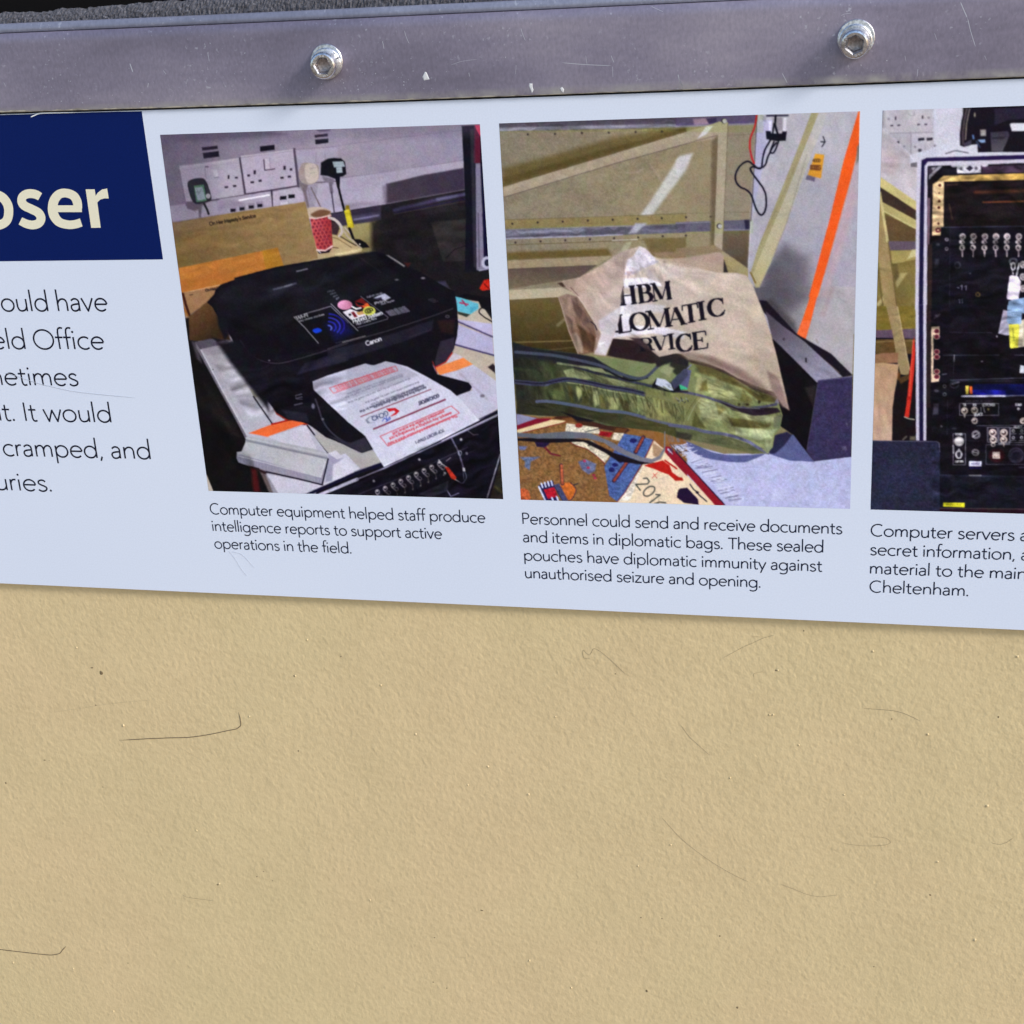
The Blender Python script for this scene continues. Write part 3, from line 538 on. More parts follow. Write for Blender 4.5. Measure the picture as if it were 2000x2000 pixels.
    L([(240, 1625), (490, 1540)], 3.4, (118, 116, 140)); L([(-250, 1900), (260, 1688)], 6, (198, 195, 224)); L([(-250, 1855), (240, 1640), (500, 1545)], 6, (17, 15, 42)); L([(255, 1690), (500, 1590), (1000, 1360), (1495, 1128)], 2.6, (128, 124, 152)); L([(1000, 1352), (1495, 1118)], 1.6, (200, 198, 220), al=.8)
    L([(1200, 1225), (1495, 1085)], 4, (22, 20, 44))
    for x, y in ((405, 1705), (805, 1515), (1170, 1340), (1220, 1462), (1028, 1635)): p.E((x, y), 11, 11, (150, 148, 160), soft=2)
    L([(270, 1820), (560, 1710), (1230, 1408)], 1.2, (52, 50, 64)); L([(1180, 1480), (1300, 1430)], 1, (52, 50, 60))
    for i in range(9):
        x, y = 437 + i * 68, 1800 - i * 31; s_ = 1 - i * .015
        p.ring((x, y), 17, 19, 1.8, (128, 122, 134)); p.E((x - 3, y - 8), 9, 9, (172, 165, 172), soft=2); L([(x - 8, y + 22), (x + 26, y + 50)], 2.2, (116, 108, 118)); p.ring((x + 30, y + 38), 16, 15, 1.4, (92, 86, 98)); L([(x + 30, y + 45), (x + 42, y + 95)], 1.2, (84, 76, 78)); p.E((x + 38, y + 100), 6, 6, (110, 104, 108), soft=2)
    L([(975, 1520), (1000, 1555), (1050, 1585)], 2, (150, 145, 152)); L([(1040, 1530), (1080, 1500)], 1.4, (110, 106, 116)); P([(1028, 1580), (1060, 1583), (1130, 1672), (1122, 1698), (1085, 1682)], (196, 52, 38)); L([(1120, 1690), (1158, 1715)], 1.5, (180, 176, 186))
    L([(1088, 1330), (1150, 1450), (1190, 1585)], 3, (92, 88, 114)); p.ring((1160, 1460), 14, 20, 1.2, (150, 148, 170)); P([(1183, 1585), (1205, 1588), (1208, 1620), (1186, 1618)], (222, 220, 236)); L([(1200, 1620), (1218, 1670), (1185, 1722), (1155, 1712)], 1.6, (78, 80, 100), smooth=True); L([(1190, 1625), (1195, 1690)], 1.2, (78, 80, 100))
    P([(800, 1820), (1060, 1700), (1052, 1790), (900, 1850)], (38, 36, 50), soft=2); L([(1400, 1850), (1515, 1470)], 2.4, (122, 120, 136)); P([(1530, 1480), (1600, 1480), (1600, 1870), (1420, 1870)], (34, 30, 26)); L([(1225, 1260), (1280, 1300), (1320, 1295)], 1.5, (84, 80, 92)); L([(1050, 1790), (1080, 1840), (1150, 1810)], 1.6, (110, 108, 140))
    L([(1475, 1760), (1530, 1800)], 5, (66, 60, 36), soft=4)
    # desk to the right of the printer
    P([(1120, 100), (1330, 130), (1450, 300), (1600, 1000), (1490, 1080), (1325, 1170), (1130, 950), (960, 760), (945, 710), (1040, 650), (1110, 540)], (190, 178, 166), r='D', amp=3)
    P([(1140, 85), (1200, 60), (1440, 100), (1445, 215), (1350, 190), (1320, 120)], (14, 12, 20)); P([(1115, 85), (1180, 100), (1322, 148), (1325, 192), (1252, 242), (1140, 215)], (96, 184, 208)); P([(1250, 180), (1325, 170), (1250, 242)], (76, 164, 192)); L([(1160, 140), (1230, 155)], 3, (168, 60, 96)); L([(1180, 120), (1215, 165)], 3, (150, 50, 90)); P([(1140, 216), (1250, 243), (1218, 266), (1145, 240)], (46, 54, 50)); L([(1090, 80), (1130, 130)], 3, (150, 170, 190))
    L([(1410, 172), (1345, 190), (1330, 225), (1380, 270), (1445, 308)], 2.2, (22, 18, 24), smooth=True)
    P([(1142, 285), (1442, 325), (1450, 432), (1150, 318)], (188, 182, 218)); L([(1148, 308), (1448, 440)], 3.2, (80, 72, 112)); P([(1140, 330), (1448, 450), (1458, 598), (1112, 508)], (184, 180, 216))
    for i in range(9): L([(1145 + i * 2, 350 + i * 17), (1455, 455 + i * 16)], .8, (160, 156, 196), al=.6)
    L([(1118, 508), (1458, 602)], 3.4, (72, 64, 106)); P([(1405, 705), (1450, 672), (1470, 700), (1470, 760)], (34, 28, 38), soft=2)
    P([(1040, 655), (1112, 580), (1200, 622), (1060, 668)], (206, 196, 208)); P([(942, 712), (1190, 622), (1275, 682), (1130, 735), (985, 775)], (240, 138, 76)); P([(980, 775), (1130, 735), (1275, 682), (1480, 828), (1492, 1070), (1330, 1168), (1130, 955), (1275, 905), (1215, 845)], (194, 191, 216), amp=2); L([(1165, 765), (1400, 990)], 3, (176, 170, 190), soft=4); p.E((1358, 958), 20, 14, (112, 104, 120), soft=4)
    L([(1330, 1160), (1488, 1085)], 1.2, (24, 22, 48))
    # printer
    body = [(404, 590), (418, 575), (421, 566), (431, 556), (458.4, 546), (458.4, 542.5), (540, 521), (659.6, 500.2), (664, 504), (700, 497), (733, 491), (760, 498), (800, 520), (870, 560), (888, 570), (893, 600), (895, 633.5), (893, 655), (887, 680), (880, 694), (871.5, 704.7), (850, 716), (845, 712), (849, 722), (854, 731), (915, 747), (922, 756), (918, 763), (892, 773), (870, 800), (727, 878), (707, 885), (670, 867.5), (637, 854), (618, 840), (599.5, 827), (560, 818), (540, 806), (514, 771), (503, 735), (478, 709), (452, 660), (424, 616), (415, 600)]
    P(body, (15, 13, 22), raw=True); P([(850, 1690), (1930, 1455), (2300, 1400), (2600, 1700), (2000, 1932), (1200, 2250), (700, 2050), (640, 1890), (700, 1790), (860, 1745)], (20, 19, 27), r='A', soft=8)
    P([(540, 110), (600, 60), (680, 500), (640, 560), (570, 400)], (19, 18, 27), r='C', soft=8)
    L([(1260, 1800), (1400, 1765), (1490, 1735)], 3, (150, 152, 176), soft=3, r='A'); L([(1380, 1768), (1450, 1748)], 3, (205, 206, 224), soft=2); L([(1500, 1610), (1612, 1584)], 2, (128, 126, 146), soft=1.6)
    P([(1150, 1800), (1800, 1640), (1900, 1700), (1300, 1900)], (30, 30, 40), soft=16, al=.7)
    L([(350, 1470), (560, 1620)], 1.2, (40, 36, 44), r='B'); P([(610, 1440), (640, 1440), (810, 1550), (800, 1562)], (150, 146, 150), soft=2.5); P([(800, 1520), (880, 1520), (840, 1570)], (58, 24, 26), soft=3); p.E((724, 1698), 20, 7, (120, 118, 130), soft=2.5); p.E((1000, 1680), 22, 9, (130, 126, 140), soft=2.5)
    L([(800, 560), (900, 700), (1000, 765), (1100, 795), (1250, 797), (1600, 700), (1932, 590)], 1.4, (60, 56, 68), r='C', smooth=True); p.E((1105, 772), 10, 6, (140, 140, 155), soft=2)
    P([(1480, 800), (1932, 650), (1932, 770), (1400, 920)], (35, 32, 50), soft=6); P([(560, 590), (800, 560), (1000, 770), (1100, 830), (1100, 1300), (700, 800)], (19, 17, 27), soft=12)
    P([(0, 560), (450, 450), (930, 290), (920, 380), (700, 470), (0, 690)], (31, 29, 43), r='D', soft=5, amp=3); L([(0, 545), (150, 490), (500, 395), (970, 240), (1100, 190)], 1.6, (62, 58, 68)); L([(130, 487), (330, 432)], 1.6, (150, 146, 150), al=.8)
    for y, x in ((1150, 1410), (1180, 1415)): L([(x - 30, y - 10), (x + 35, y - 25)], 1.8, (92, 90, 108), r='C')
    L([(1380, 1140), (1385, 1175), (1450, 1180)], 1.6, (84, 82, 98)); L([(1370, 1240), (1450, 1220)], 2.4, (92, 90, 108)); p.E((1565, 1250), 16, 28, (100, 98, 116), soft=4); L([(1590, 1180), (1625, 1280), (1665, 1400), (1750, 1520), (1890, 1630)], 3, (58, 56, 72), smooth=True, soft=2); p.E((1665, 1388), 14, 10, (110, 108, 124), soft=3)
    P([(0, 1300), (200, 1370), (330, 1320), (385, 1425), (300, 1455), (180, 1400), (100, 1360)], (46, 43, 58), r='D', soft=3); P([(1240, 1290), (1500, 1330), (1520, 1420), (1300, 1390)], (32, 30, 44), r='C', soft=6)
    # lid artwork
    L([(1365, 318), (1560, 260), (1750, 205), (1932, 378)], 1.5, (136, 134, 148), r='C'); L([(1365, 318), (1480, 430), (1620, 592)], 1.6, (150, 148, 160)); L([(1800, 590), (1932, 560)], 1, (90, 88, 100))
    p.text('Wi-Fi', (1392, 348), (1508, 312), 4.2, 1.6, (214, 214, 226), slant=.1); p.text('Easy wireless anywhere', (1420, 368), (1682, 296), 2.2, 1, (168, 168, 182))
    P([(1560, 455), (1610, 432), (1655, 452), (1640, 475), (1590, 486)], (24, 62, 214), smooth=True, soft=2); P([(1700, 400), (1900, 330), (1980, 480), (1800, 560)], (18, 18, 70), soft=20)
    for rr, cc in ((34, (90, 110, 225)), (75, (40, 50, 190)), (115, (56, 58, 200)), (155, (30, 30, 150))): L([(1722 + rr * math.cos(t) * 1.1, 440 - rr * .2 + rr * math.sin(t) * .8) for t in np.linspace(-1.5, .7, 9)], 2.6, cc, soft=2)
    L([(30, 150), (265, 385)], 1.6, (146, 144, 158), r='D'); L([(290, 85), (530, 268), (520, 285), (265, 358)], 1.2, (120, 118, 134))
    p.E((152, 160), 66, 42, [(90, 160), (214, 150, 190), (215, 170), (160, 96, 124)]); P([(238, 128), (300, 98), (372, 170), (300, 190), (250, 165)], (108, 26, 30)); P([(300, 165), (350, 140), (372, 172), (320, 188)], (226, 96, 48)); P([(240, 130), (300, 145), (330, 165), (270, 160)], (12, 10, 16))
    P([(132, 222), (200, 196), (330, 240), (330, 255), (212, 292), (170, 260)], (228, 222, 236)); P([(205, 225), (230, 218), (262, 262), (235, 270)], (110, 24, 40)); p.E((195, 245), 12, 10, (20, 18, 26)); P([(250, 225), (310, 212), (320, 240), (270, 250)], (196, 150, 100)); L([(215, 175), (250, 195), (290, 185)], 3, (222, 218, 226))
    p.E((364, 212), 56, 40, (206, 208, 92)); p.text('@', (330, 232), (400, 215), 6.5, 1.8, (40, 40, 22))
    p.text('Hybrid System', (228, 318), (482, 242), 4.6, 1.7, (226, 226, 238)); p.text('High Quality Print', (255, 336), (430, 284), 2.4, 1, (176, 176, 190))
    P([(400, 100), (440, 80), (500, 58), (556, 96), (500, 120), (470, 108)], (176, 178, 206), soft=1.6, amp=14); P([(410, 105), (470, 90), (480, 106), (440, 116)], (40, 36, 60)); p.text('Full HD Movie', (350, 100), (480, 60), 2.2, 1, (150, 150, 170)); p.text('Print', (420, 158), (520, 126), 3, 1.3, (190, 190, 206)); p.text('Auto duplex', (470, 160), (586, 124), 2, 1, (150, 150, 168))
    for i in range(4): p.text('Premium all in one print', (515 + i * 11, 226 + i * 11), (680 + i * 13, 180 + i * 12), 2, 1, (112, 110, 130))
    for i in range(4): p.text('mkiwm', (0 + i * 26, 50 + i * 22), (60 + i * 14, 36 + i * 20), 2, 1, (84, 84, 98))
    for i in range(3): p.text('ow', (885 + i * 20, 120 + i * 10), (930 + i * 20, 108 + i * 10), 2, 1, (60, 60, 72))
    p.text('Canon', (342, 516), (472, 470), 5, 2.0, (214, 214, 228)); p.ring((1050, 260), 16, 10, 1.6, (84, 80, 92))
    L([(720, 440), (900, 380)], 2, (46, 42, 54), soft=3); P([(940, 650), (990, 480), (1115, 440), (1108, 545), (1040, 655), (950, 700)], (45, 40, 55), soft=3); L([(948, 705), (1035, 662), (1092, 580)], 2.2, (186, 30, 26)); L([(920, 655), (945, 715), (960, 760)], 1.6, (150, 40, 40)); P([(960, 300), (1120, 280), (1100, 420), (1000, 400)], (38, 22, 26), soft=8)
    # paper sheet
    P([(-131, 833), (0, 780), (330, 675), (365, 688), (410, 690), (510, 655), (580, 668), (700, 700), (890, 800), (1080, 910), (1180, 1000), (1333, 1172), (1320, 1178), (900, 1390), (493, 1582), (400, 1430), (330, 1310), (180, 1189), (0, 1020), (-123, 900)], [(300, 1000), (200, 200, 224), (800, 1300), (212, 212, 236)], amp=2)
    P([(-131, 833), (0, 780), (330, 675), (410, 692), (510, 655), (640, 690), (800, 775), (500, 890), (30, 1035), (-123, 905)], (174, 174, 196), soft=2.5)
    L([(15, 888), (595, 696), (615, 735), (52, 935), (15, 888)], 1.3, (186, 84, 96)); RD = (196, 92, 104)
    for i in range(3): p.text('no part of this report may be copied or', (560 + i * 12, 702 + i * 14), (52 + i * 12, 872 + i * 17), 2.4, 1.1, RD)
    for (a, e) in (((655, 762), (170, 935)), ((660, 776), (150, 968)), ((720, 800), (180, 1012)), ((800, 830), (330, 1012)), ((835, 860), (380, 1028))): p.text('the material within was sent by staff to the', a, e, 2, 1, (128, 128, 150))
    p.text('reporting from the field office shows that this', (860, 876), (400, 1050), 2.6, 1.4, (92, 92, 116)); p.text('intelligence summary for active use in the', (840, 858), (280, 1090), 2.6, 1.3, (92, 92, 116))
    L([(290, 1140), (905, 900)], 1.8, (126, 62, 82)); L([(405, 1248), (1030, 990)], 3.2, (124, 54, 82)); p.text('GCHQ REPORT', (970, 940), (792, 1012), 4.0, 1.8, (72, 72, 98))
    P([(515, 1070), (590, 1062), (632, 1090), (600, 1122), (545, 1142), (596, 1100), (580, 1085), (540, 1098)], (196, 28, 40)); P([(330, 1168), (385, 1128), (352, 1168), (372, 1192), (420, 1192), (350, 1200)], (130, 134, 158)); p.text('GCHQ', (520, 1090), (385, 1142), 5.6, 1.7, (76, 84, 120))
    L([(480, 1178), (500, 1150), (520, 1172), (545, 1142), (550, 1160), (510, 1185)], 1.5, (52, 76, 176)); L([(515, 1140), (520, 1175)], 1.5, (52, 76, 176))
    L([(460, 1312), (1085, 1046), (1156, 1108), (528, 1398), (460, 1312)], 1.5, (206, 84, 100))
    for t_, a, e in (('This document contains information which is held', (1132, 1118), (528, 1372)), ('exempt. Any copying or forwarding is not', (1082, 1098), (538, 1326)), ('permitted outside the active unit', (1015, 1086), (565, 1282))): p.text(t_, a, e, 3.2, 1.35, (206, 86, 104))
    p.text('TOP SECRET STRAP 1', (1015, 1246), (768, 1356), 3.4, 1.3, (84, 86, 112))
    # tonal unevenness of the snapshot
    FULL = [(290, 230), (1000, 230), (1000, 1000), (390, 1000)]
    p.shade([(0, 150), (2600, 80), (2600, 900), (0, 1100)], .05, 120, 45, -8, 51, 8, r='A')
    p.shade([(195, 1100), (1590, 880), (1725, 1472), (1370, 1565), (250, 1640)], .10, 60, 7, -9, 52, 3); p.shade([(262, 1575), (1300, 1360), (1368, 1562), (862, 1745), (292, 1838)], .09, 50, 9, -11, 53, 3)
    p.shade([(850, 1690), (1930, 1455), (2500, 1420), (2700, 1900), (900, 2300), (650, 1900)], .3, 60, 22, -16, 54, 6, add=5); p.shade([(500, 800), (1932, 600), (1932, 1300), (900, 1400)], .35, 50, 14, -16, 55, 6, add=6, r='C')
    p.shade([(240, 560), (860, 1600), (1000, 1932), (430, 1932)], .4, 60, 20, 60, 56, 6, add=2); p.shade([(385, 655), (650, 590), (960, 930), (1250, 1385), (1700, 1700), (1932, 1932), (870, 1560)], .025, 60, 16, 62, 57, 4)
    p.shade([(-131, 833), (510, 655), (700, 700), (1333, 1172), (493, 1582), (0, 1020)], .02, 80, 26, 55, 58, 4, r='D'); p.shade([(1130, 240), (1440, 290), (1490, 1080), (1320, 1170), (960, 760)], .04, 40, 14, 30, 59, 4)
    p.shade([(0, 1740), (490, 1555), (1320, 1165), (1540, 1060), (1540, 1900), (0, 1900)], .5, 40, 9, -22, 60, 4, add=5); p.shade([(0, 900), (600, 850), (1440, 750), (1500, 1600), (600, 1500), (0, 1450)], .25, 60, 18, -8, 61, 6, add=5, r='B')
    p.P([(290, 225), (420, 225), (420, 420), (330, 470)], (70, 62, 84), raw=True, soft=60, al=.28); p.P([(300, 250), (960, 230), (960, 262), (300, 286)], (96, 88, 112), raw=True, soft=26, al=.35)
    return p
# ================================================================== photograph two: diplomatic bag
def serif(p, ch, o, u, v_, col):
    """bold roman capital; o lower left (frame px), u width vector, v_ height vector"""
    o = np.array(o, float); u = np.array(u, float); v_ = np.array(v_, float); H = np.linalg.norm(v_)
    q = lambda pts: [o + u * a + v_ * b_ for a, b_ in pts]
    TH, TN, SF = .235 * H, .06 * H, .07 * H
    def st(pts, w):
        Q = np.array(q(pts))
        for i in range(len(Q) - 1):
            d = Q[i + 1] - Q[i]; m_ = np.array([-d[1], d[0]]) / (np.linalg.norm(d) + 1e-9) * w / 2
            p.P([Q[i] + m_, Q[i + 1] + m_, Q[i + 1] - m_, Q[i] - m_], col, raw=True, soft=1.0)
    def se(x, y, w=.34): st([(x - w / 2, y), (x + w / 2, y)], SF)
    t = lambda c0, c1, rx, ry, a0, a1, k=16: [(c0 + rx * math.cos(math.radians(a)), c1 + ry * math.sin(math.radians(a))) for a in np.linspace(a0, a1, k)]
    def bowl(pts, ax=1):   # width follows direction: thick when running vertically
        Q = np.array(q(pts))
        for i in range(len(Q) - 1):
            d = Q[i + 1] - Q[i]; vv = abs(d @ v_) / (np.linalg.norm(d) * H + 1e-9)
            p.L([Q[i], Q[i + 1]], TN + (TH - TN) * vv ** 1.6, col, raw=True, soft=1.0)
    if ch == 'H': st([(.2, 0), (.2, 1)], TH); st([(.8, 0), (.8, 1)], TH); st([(.2, .5), (.8, .5)], TN); [se(x, y) for x in (.2, .8) for y in (.02, .98)]
    if ch == 'B': st([(.22, 0), (.22, 1)], TH); bowl([(.2, .97), (.5, .97)] + t(.5, .75, .26, .22, 90, -90) + [(.2, .53)]); bowl([(.5, .53)] + t(.5, .28, .36, .25, 90, -90) + [(.1, .03)]); se(.15, .02, .3); se(.15, .98, .3)
    if ch == 'M': st([(.14, 0), (.14, 1)], TN); st([(.16, 1), (.48, .08)], TH * .85); st([(.5, .05), (.82, .95)], TN); st([(.86, 0), (.86, 1)], TH); [se(x, .02, .26) for x in (.14, .86)]; se(.10, .98, .2); se(.88, .98, .24)
    if ch == 'L': st([(.25, 0), (.25, 1)], TH); se(.25, .98, .44); st([(.1, .03), (.9, .03)], SF); st([(.9, .02), (.92, .3)], SF * 1.2)
    if ch == 'O': bowl(t(.5, .5, .42, .47, 0, 360, 26))
    if ch == 'A': st([(.12, 0), (.5, 1)], TN); st([(.5, .97), (.82, 0)], TH); st([(.24, .33), (.7, .33)], TN); se(.12, .02, .3); se(.84, .02, .34)
    if ch == 'T': st([(.5, 0), (.5, 1)], TH); st([(.06, .97), (.94, .97)], SF); st([(.06, .97), (.05, .7)], SF); st([(.94, .97), (.95, .7)], SF); se(.5, .02, .42)
    if ch == 'I': st([(.5, 0), (.5, 1)], TH); se(.5, .02, .8); se(.5, .98, .8)
    if ch == 'C': bowl(t(.54, .5, .42, .47, 48, 312, 24)); st([(.86, .64), (.86, .98)], SF); st([(.84, .17), (.92, .3)], SF)
    if ch == 'R': st([(.22, 0), (.22, 1)], TH); bowl([(.2, .97), (.5, .97)] + t(.5, .73, .27, .24, 90, -90) + [(.2, .49)]); bowl([(.5, .49), (.7, .38), (.76, .1), (.95, .03)]); se(.22, .02, .36)
    if ch == 'V': st([(.14, 1), (.5, .03)], TH); st([(.52, .03), (.86, 1)], TN); se(.14, .98, .34); se(.86, .98, .3)
    if ch == 'E': st([(.25, 0), (.25, 1)], TH); st([(.1, .97), (.86, .97), (.87, .72)], SF); st([(.1, .03), (.88, .03), (.93, .3)], SF); st([(.25, .51), (.64, .51)], SF); st([(.64, .38), (.64, .65)], SF)
def photo_two():
    p = Print('printed_photo', -0.13869, -0.00761, -0.20636, -0.05683, STEP); P, L = p.P, p.L
    p.c[:] = (134, 124, 92)
    P([(0, 150), (1932, 60), (3900, 0), (3900, 2000), (100, 2000)], [(200, 600), (134, 125, 98), (1800, 700), (146, 134, 98)], r='E', amp=6)
    P([(60, 150), (1932, 90), (1932, 165), (70, 208)], (82, 73, 98), soft=1.5, amp=6); P([(75, 200), (1932, 160), (1932, 195), (80, 235)], (134, 128, 148), soft=2); L([(80, 236), (1932, 200)], 1, (100, 92, 78)); L([(90, 310), (1200, 285)], 1, (128, 118, 88), al=.6)
    P([(110, 600), (700, 450), (1200, 300), (1700, 210), (1932, 205), (1932, 235), (700, 610), (115, 785)], (106, 92, 52), soft=16); P([(112, 700), (1000, 450), (1932, 200), (1932, 240), (115, 780)], (84, 70, 34), soft=10, al=.8)
    P([(112, 790), (1000, 520), (1932, 240), (2600, 50), (2600, 250), (1932, 358), (1250, 545), (125, 888)], (168, 154, 122), amp=5); L([(125, 890), (1250, 548), (1932, 362)], 1.5, (104, 92, 78)); L([(112, 785), (1000, 520), (1932, 238)], 1.2, (92, 78, 46))
    P([(1870, 480), (2000, 455), (1932, 620), (1535, 1150), (1430, 1140), (1600, 900)], (196, 196, 176), soft=9); P([(1280, 1420), (1340, 1340), (1400, 1330), (1350, 1420), (1230, 1450)], (170, 168, 128), soft=5)
    L([(135, 1115), (1000, 1090), (1932, 1052)], 1.3, (104, 92, 58)); P([(135, 1120), (1932, 1058), (1932, 1150), (135, 1205)], (140, 126, 78), soft=3, amp=5)
    P([(135, 1210), (1932, 1150), (1932, 1243), (140, 1305)], (100, 93, 112), soft=1.6, amp=8); L([(150, 1245), (900, 1215)], 9, (140, 134, 158), soft=6); L([(140, 1212), (1932, 1158)], 2, (140, 130, 130)); L([(142, 1302), (900, 1278), (1300, 1262)], 2.6, (170, 160, 186), soft=1.6); P([(1430, 1150), (1540, 1150), (1440, 1245), (1360, 1250)], (168, 162, 182), soft=5)
    for r_, xs in (('E', ((360, 268), (630, 262), (897, 253), (1165, 250), (1432, 243), (1693, 240), (207, 1153), (458, 1143), (708, 1133), (957, 1123), (1204, 1113), (1450, 1105), (1690, 1098), (237, 1340), (487, 1328), (733, 1318), (977, 1308), (1218, 1297), (1458, 1290), (1700, 1278))), ('F', ((628, 282), (100, 1140), (345, 1135), (572, 1120), (100, 1322), (572, 1305)))):
        for x, y in xs: p.E((x, y), 10, 11, (46, 38, 36), r=r_, soft=1.6)
    p.r = 'E'
    L([(160, 1365), (1000, 1335), (1932, 1298)], 1.3, (98, 86, 54)); L([(1200, 1320), (1450, 1312)], 1.6, (206, 204, 180)); P([(150, 1440), (1150, 1400), (1200, 1475), (160, 1515)], (104, 88, 46), soft=8)
    P([(158, 1520), (1200, 1472), (1050, 1562), (165, 1600)], (160, 144, 108), amp=4); P([(165, 1600), (1050, 1562), (870, 1690), (170, 1802)], [(500, 1600), (92, 78, 66), (500, 1790), (114, 100, 76)], amp=4); P([(170, 1813), (700, 1787), (790, 1830), (870, 1872), (178, 1912)], (184, 174, 136)); P([(1500, 1300), (1932, 1290), (1932, 1440), (1600, 1480)], (116, 100, 60), soft=6); P([(1600, 1440), (1932, 1425), (1932, 1500), (1650, 1490)], (138, 116, 84), soft=2)
    P([(60, 112), (520, 88), (660, 600), (90, 520)], [(300, 120), (100, 86, 50), (300, 560), (58, 46, 24)], r='G', amp=5); L([(90, 478), (620, 462)], 2.4, (118, 104, 68), soft=2); L([(380, 545), (620, 520)], 2, (92, 80, 50), soft=2); L([(480, 330), (540, 280)], 5, (124, 112, 84), soft=5)
    # area right of the post, the post
    P([(500, 190), (808, 180), (800, 600), (740, 1170), (480, 1180)], (142, 132, 104), r='F', amp=6); P([(470, 1280), (735, 1270), (722, 1650), (460, 1470)], [(600, 1300), (104, 92, 66), (600, 1600), (82, 70, 58)], amp=4); P([(0, 150), (800, 118), (805, 210), (0, 238)], (90, 76, 116), soft=1.6, amp=6); P([(170, 165), (350, 155), (352, 215), (185, 228)], (150, 122, 158), soft=3); L([(0, 240), (795, 212)], 3, (140, 132, 150), soft=2); P([(300, 160), (400, 150), (410, 200), (330, 215)], (58, 46, 86), soft=3)
    P([(0, 1190), (735, 1165), (735, 1270), (0, 1288)], (98, 90, 112), soft=1.6, amp=8); L([(0, 1200), (360, 1188)], 1.6, (140, 130, 150)); L([(480, 1265), (735, 1262)], 2.4, (130, 122, 146)); P([(680, 1165), (738, 1165), (738, 1260), (690, 1260)], (40, 34, 60), soft=3); L([(520, 325), (800, 320)], 1, (112, 102, 76)); L([(470, 1090), (745, 1090)], 1, (112, 102, 76)); L([(0, 1100), (370, 1100)], 1, (112, 102, 76))
    P([(358, 380), (425, 320), (395, 1480), (340, 1480)], (108, 94, 66), soft=8); P([(0, 335), (430, 190), (520, 200), (430, 320), (0, 435)], (168, 156, 124), amp=5); L([(0, 437), (428, 322)], 1.4, (108, 96, 78)); P([(425, 190), (518, 200), (500, 700), (462, 1480), (378, 1482), (400, 900)], (170, 158, 126), amp=5); L([(518, 210), (480, 1100), (463, 1480)], 1.3, (108, 96, 72))
    P([(212, 362), (300, 240), (372, 232), (300, 320)], (206, 204, 190), soft=2); P([(0, 570), (40, 540), (152, 515), (60, 680), (0, 765)], (200, 198, 184), soft=6)
    for c in ((478, 182), (432, 1228)): p.E(c, 27, 27, (52, 46, 56)); p.E((c[0] + 6, c[1] + 2), 21, 21, (206, 200, 206)); p.E((c[0] + 10, c[1] + 2), 12, 12, (170, 164, 172))
    P([(0, 1450), (380, 1415), (475, 1478), (475, 1502), (400, 1490), (0, 1532)], (140, 122, 88), soft=2); P([(455, 1478), (560, 1540), (745, 1682), (742, 1745), (620, 1692), (490, 1600)], (160, 148, 108)); P([(480, 1560), (520, 1690), (458, 1690)], (48, 40, 44), soft=2)
    # white side wall
    P([(812, 118), (1840, 80), (1790, 2300), (700, 2300), (720, 1650), (745, 1180), (770, 800)], [(850, 300), (184, 182, 194), (1500, 1500), (168, 165, 182)], amp=4); P([(815, 118), (900, 118), (830, 1000), (750, 1600), (722, 1650), (745, 1180)], (176, 174, 188), soft=12); L([(745, 1180), (720, 1650)], 1.6, (208, 206, 218)); L([(808, 130), (770, 800), (745, 1180)], 1.6, (84, 78, 74))
    P([(640, 0), (1504, 0), (1482, 755), (1100, 450), (700, 130)], [(760, 60), (100, 94, 104), (1250, 260), (178, 174, 182)], r='H', amp=4); P([(860, 1620), (1080, 1420), (1280, 1560), (1300, 1932), (1100, 2080), (800, 1960)], (88, 84, 96), r='F', soft=40); P([(1000, 1550), (1350, 1500), (1400, 1932), (1150, 1932)], (120, 116, 126), soft=50, al=.6)
    P([(700, 120), (800, 100), (1000, 300), (1020, 400), (900, 300)], (66, 60, 66), r='H', soft=14, al=.8)
    P([(1800, 560), (1790, 1000), (1640, 1500), (1500, 1932), (1440, 1932), (1640, 1150)], (196, 160, 172), r='F', soft=16, al=.55); P([(1300, 0), (1340, 0), (1250, 250), (1200, 250)], (170, 150, 158), r='H', soft=8, al=.6)
    P([(1418, 102), (1500, 100), (1470, 220), (1330, 560), (1220, 860), (1100, 1200), (940, 1600), (830, 1838), (790, 1840), (742, 1690), (840, 1430), (1010, 1080), (1180, 680), (1240, 560)], [(1420, 200), (186, 184, 186), (850, 1700), (182, 172, 134)], r='F', soft=2.4, amp=4); P([(1345, 105), (1420, 102), (1235, 560), (1060, 1000), (880, 1420), (760, 1720), (742, 1690), (820, 1430), (980, 1040), (1170, 560)], (160, 152, 116), soft=1.6, amp=4); L([(1180, 640), (1000, 1060), (840, 1400)], 1.2, (140, 132, 100)); L([(1300, 520), (1100, 1200), (940, 1600), (828, 1838)], 1.6, (150, 145, 140), soft=2)
    L([(742, 1690), (790, 1790)], 3, (120, 100, 50), soft=2)
    P([(1385, 508), (1475, 520), (1442, 756), (1308, 722)], (220, 154, 52), amp=4); p.text('4000', (1358, 590), (1432, 592), 4, 1.8, (110, 74, 40)); p.text('000KG', (1335, 665), (1438, 672), 6, 2.4, (112, 66, 34)); P([(1305, 718), (1386, 744), (1378, 788), (1286, 765)], (108, 102, 130)); L([(1440, 390), (1482, 392)], 2, (20, 20, 32)); L([(1462, 340), (1482, 392), (1450, 440)], 2, (20, 20, 32))
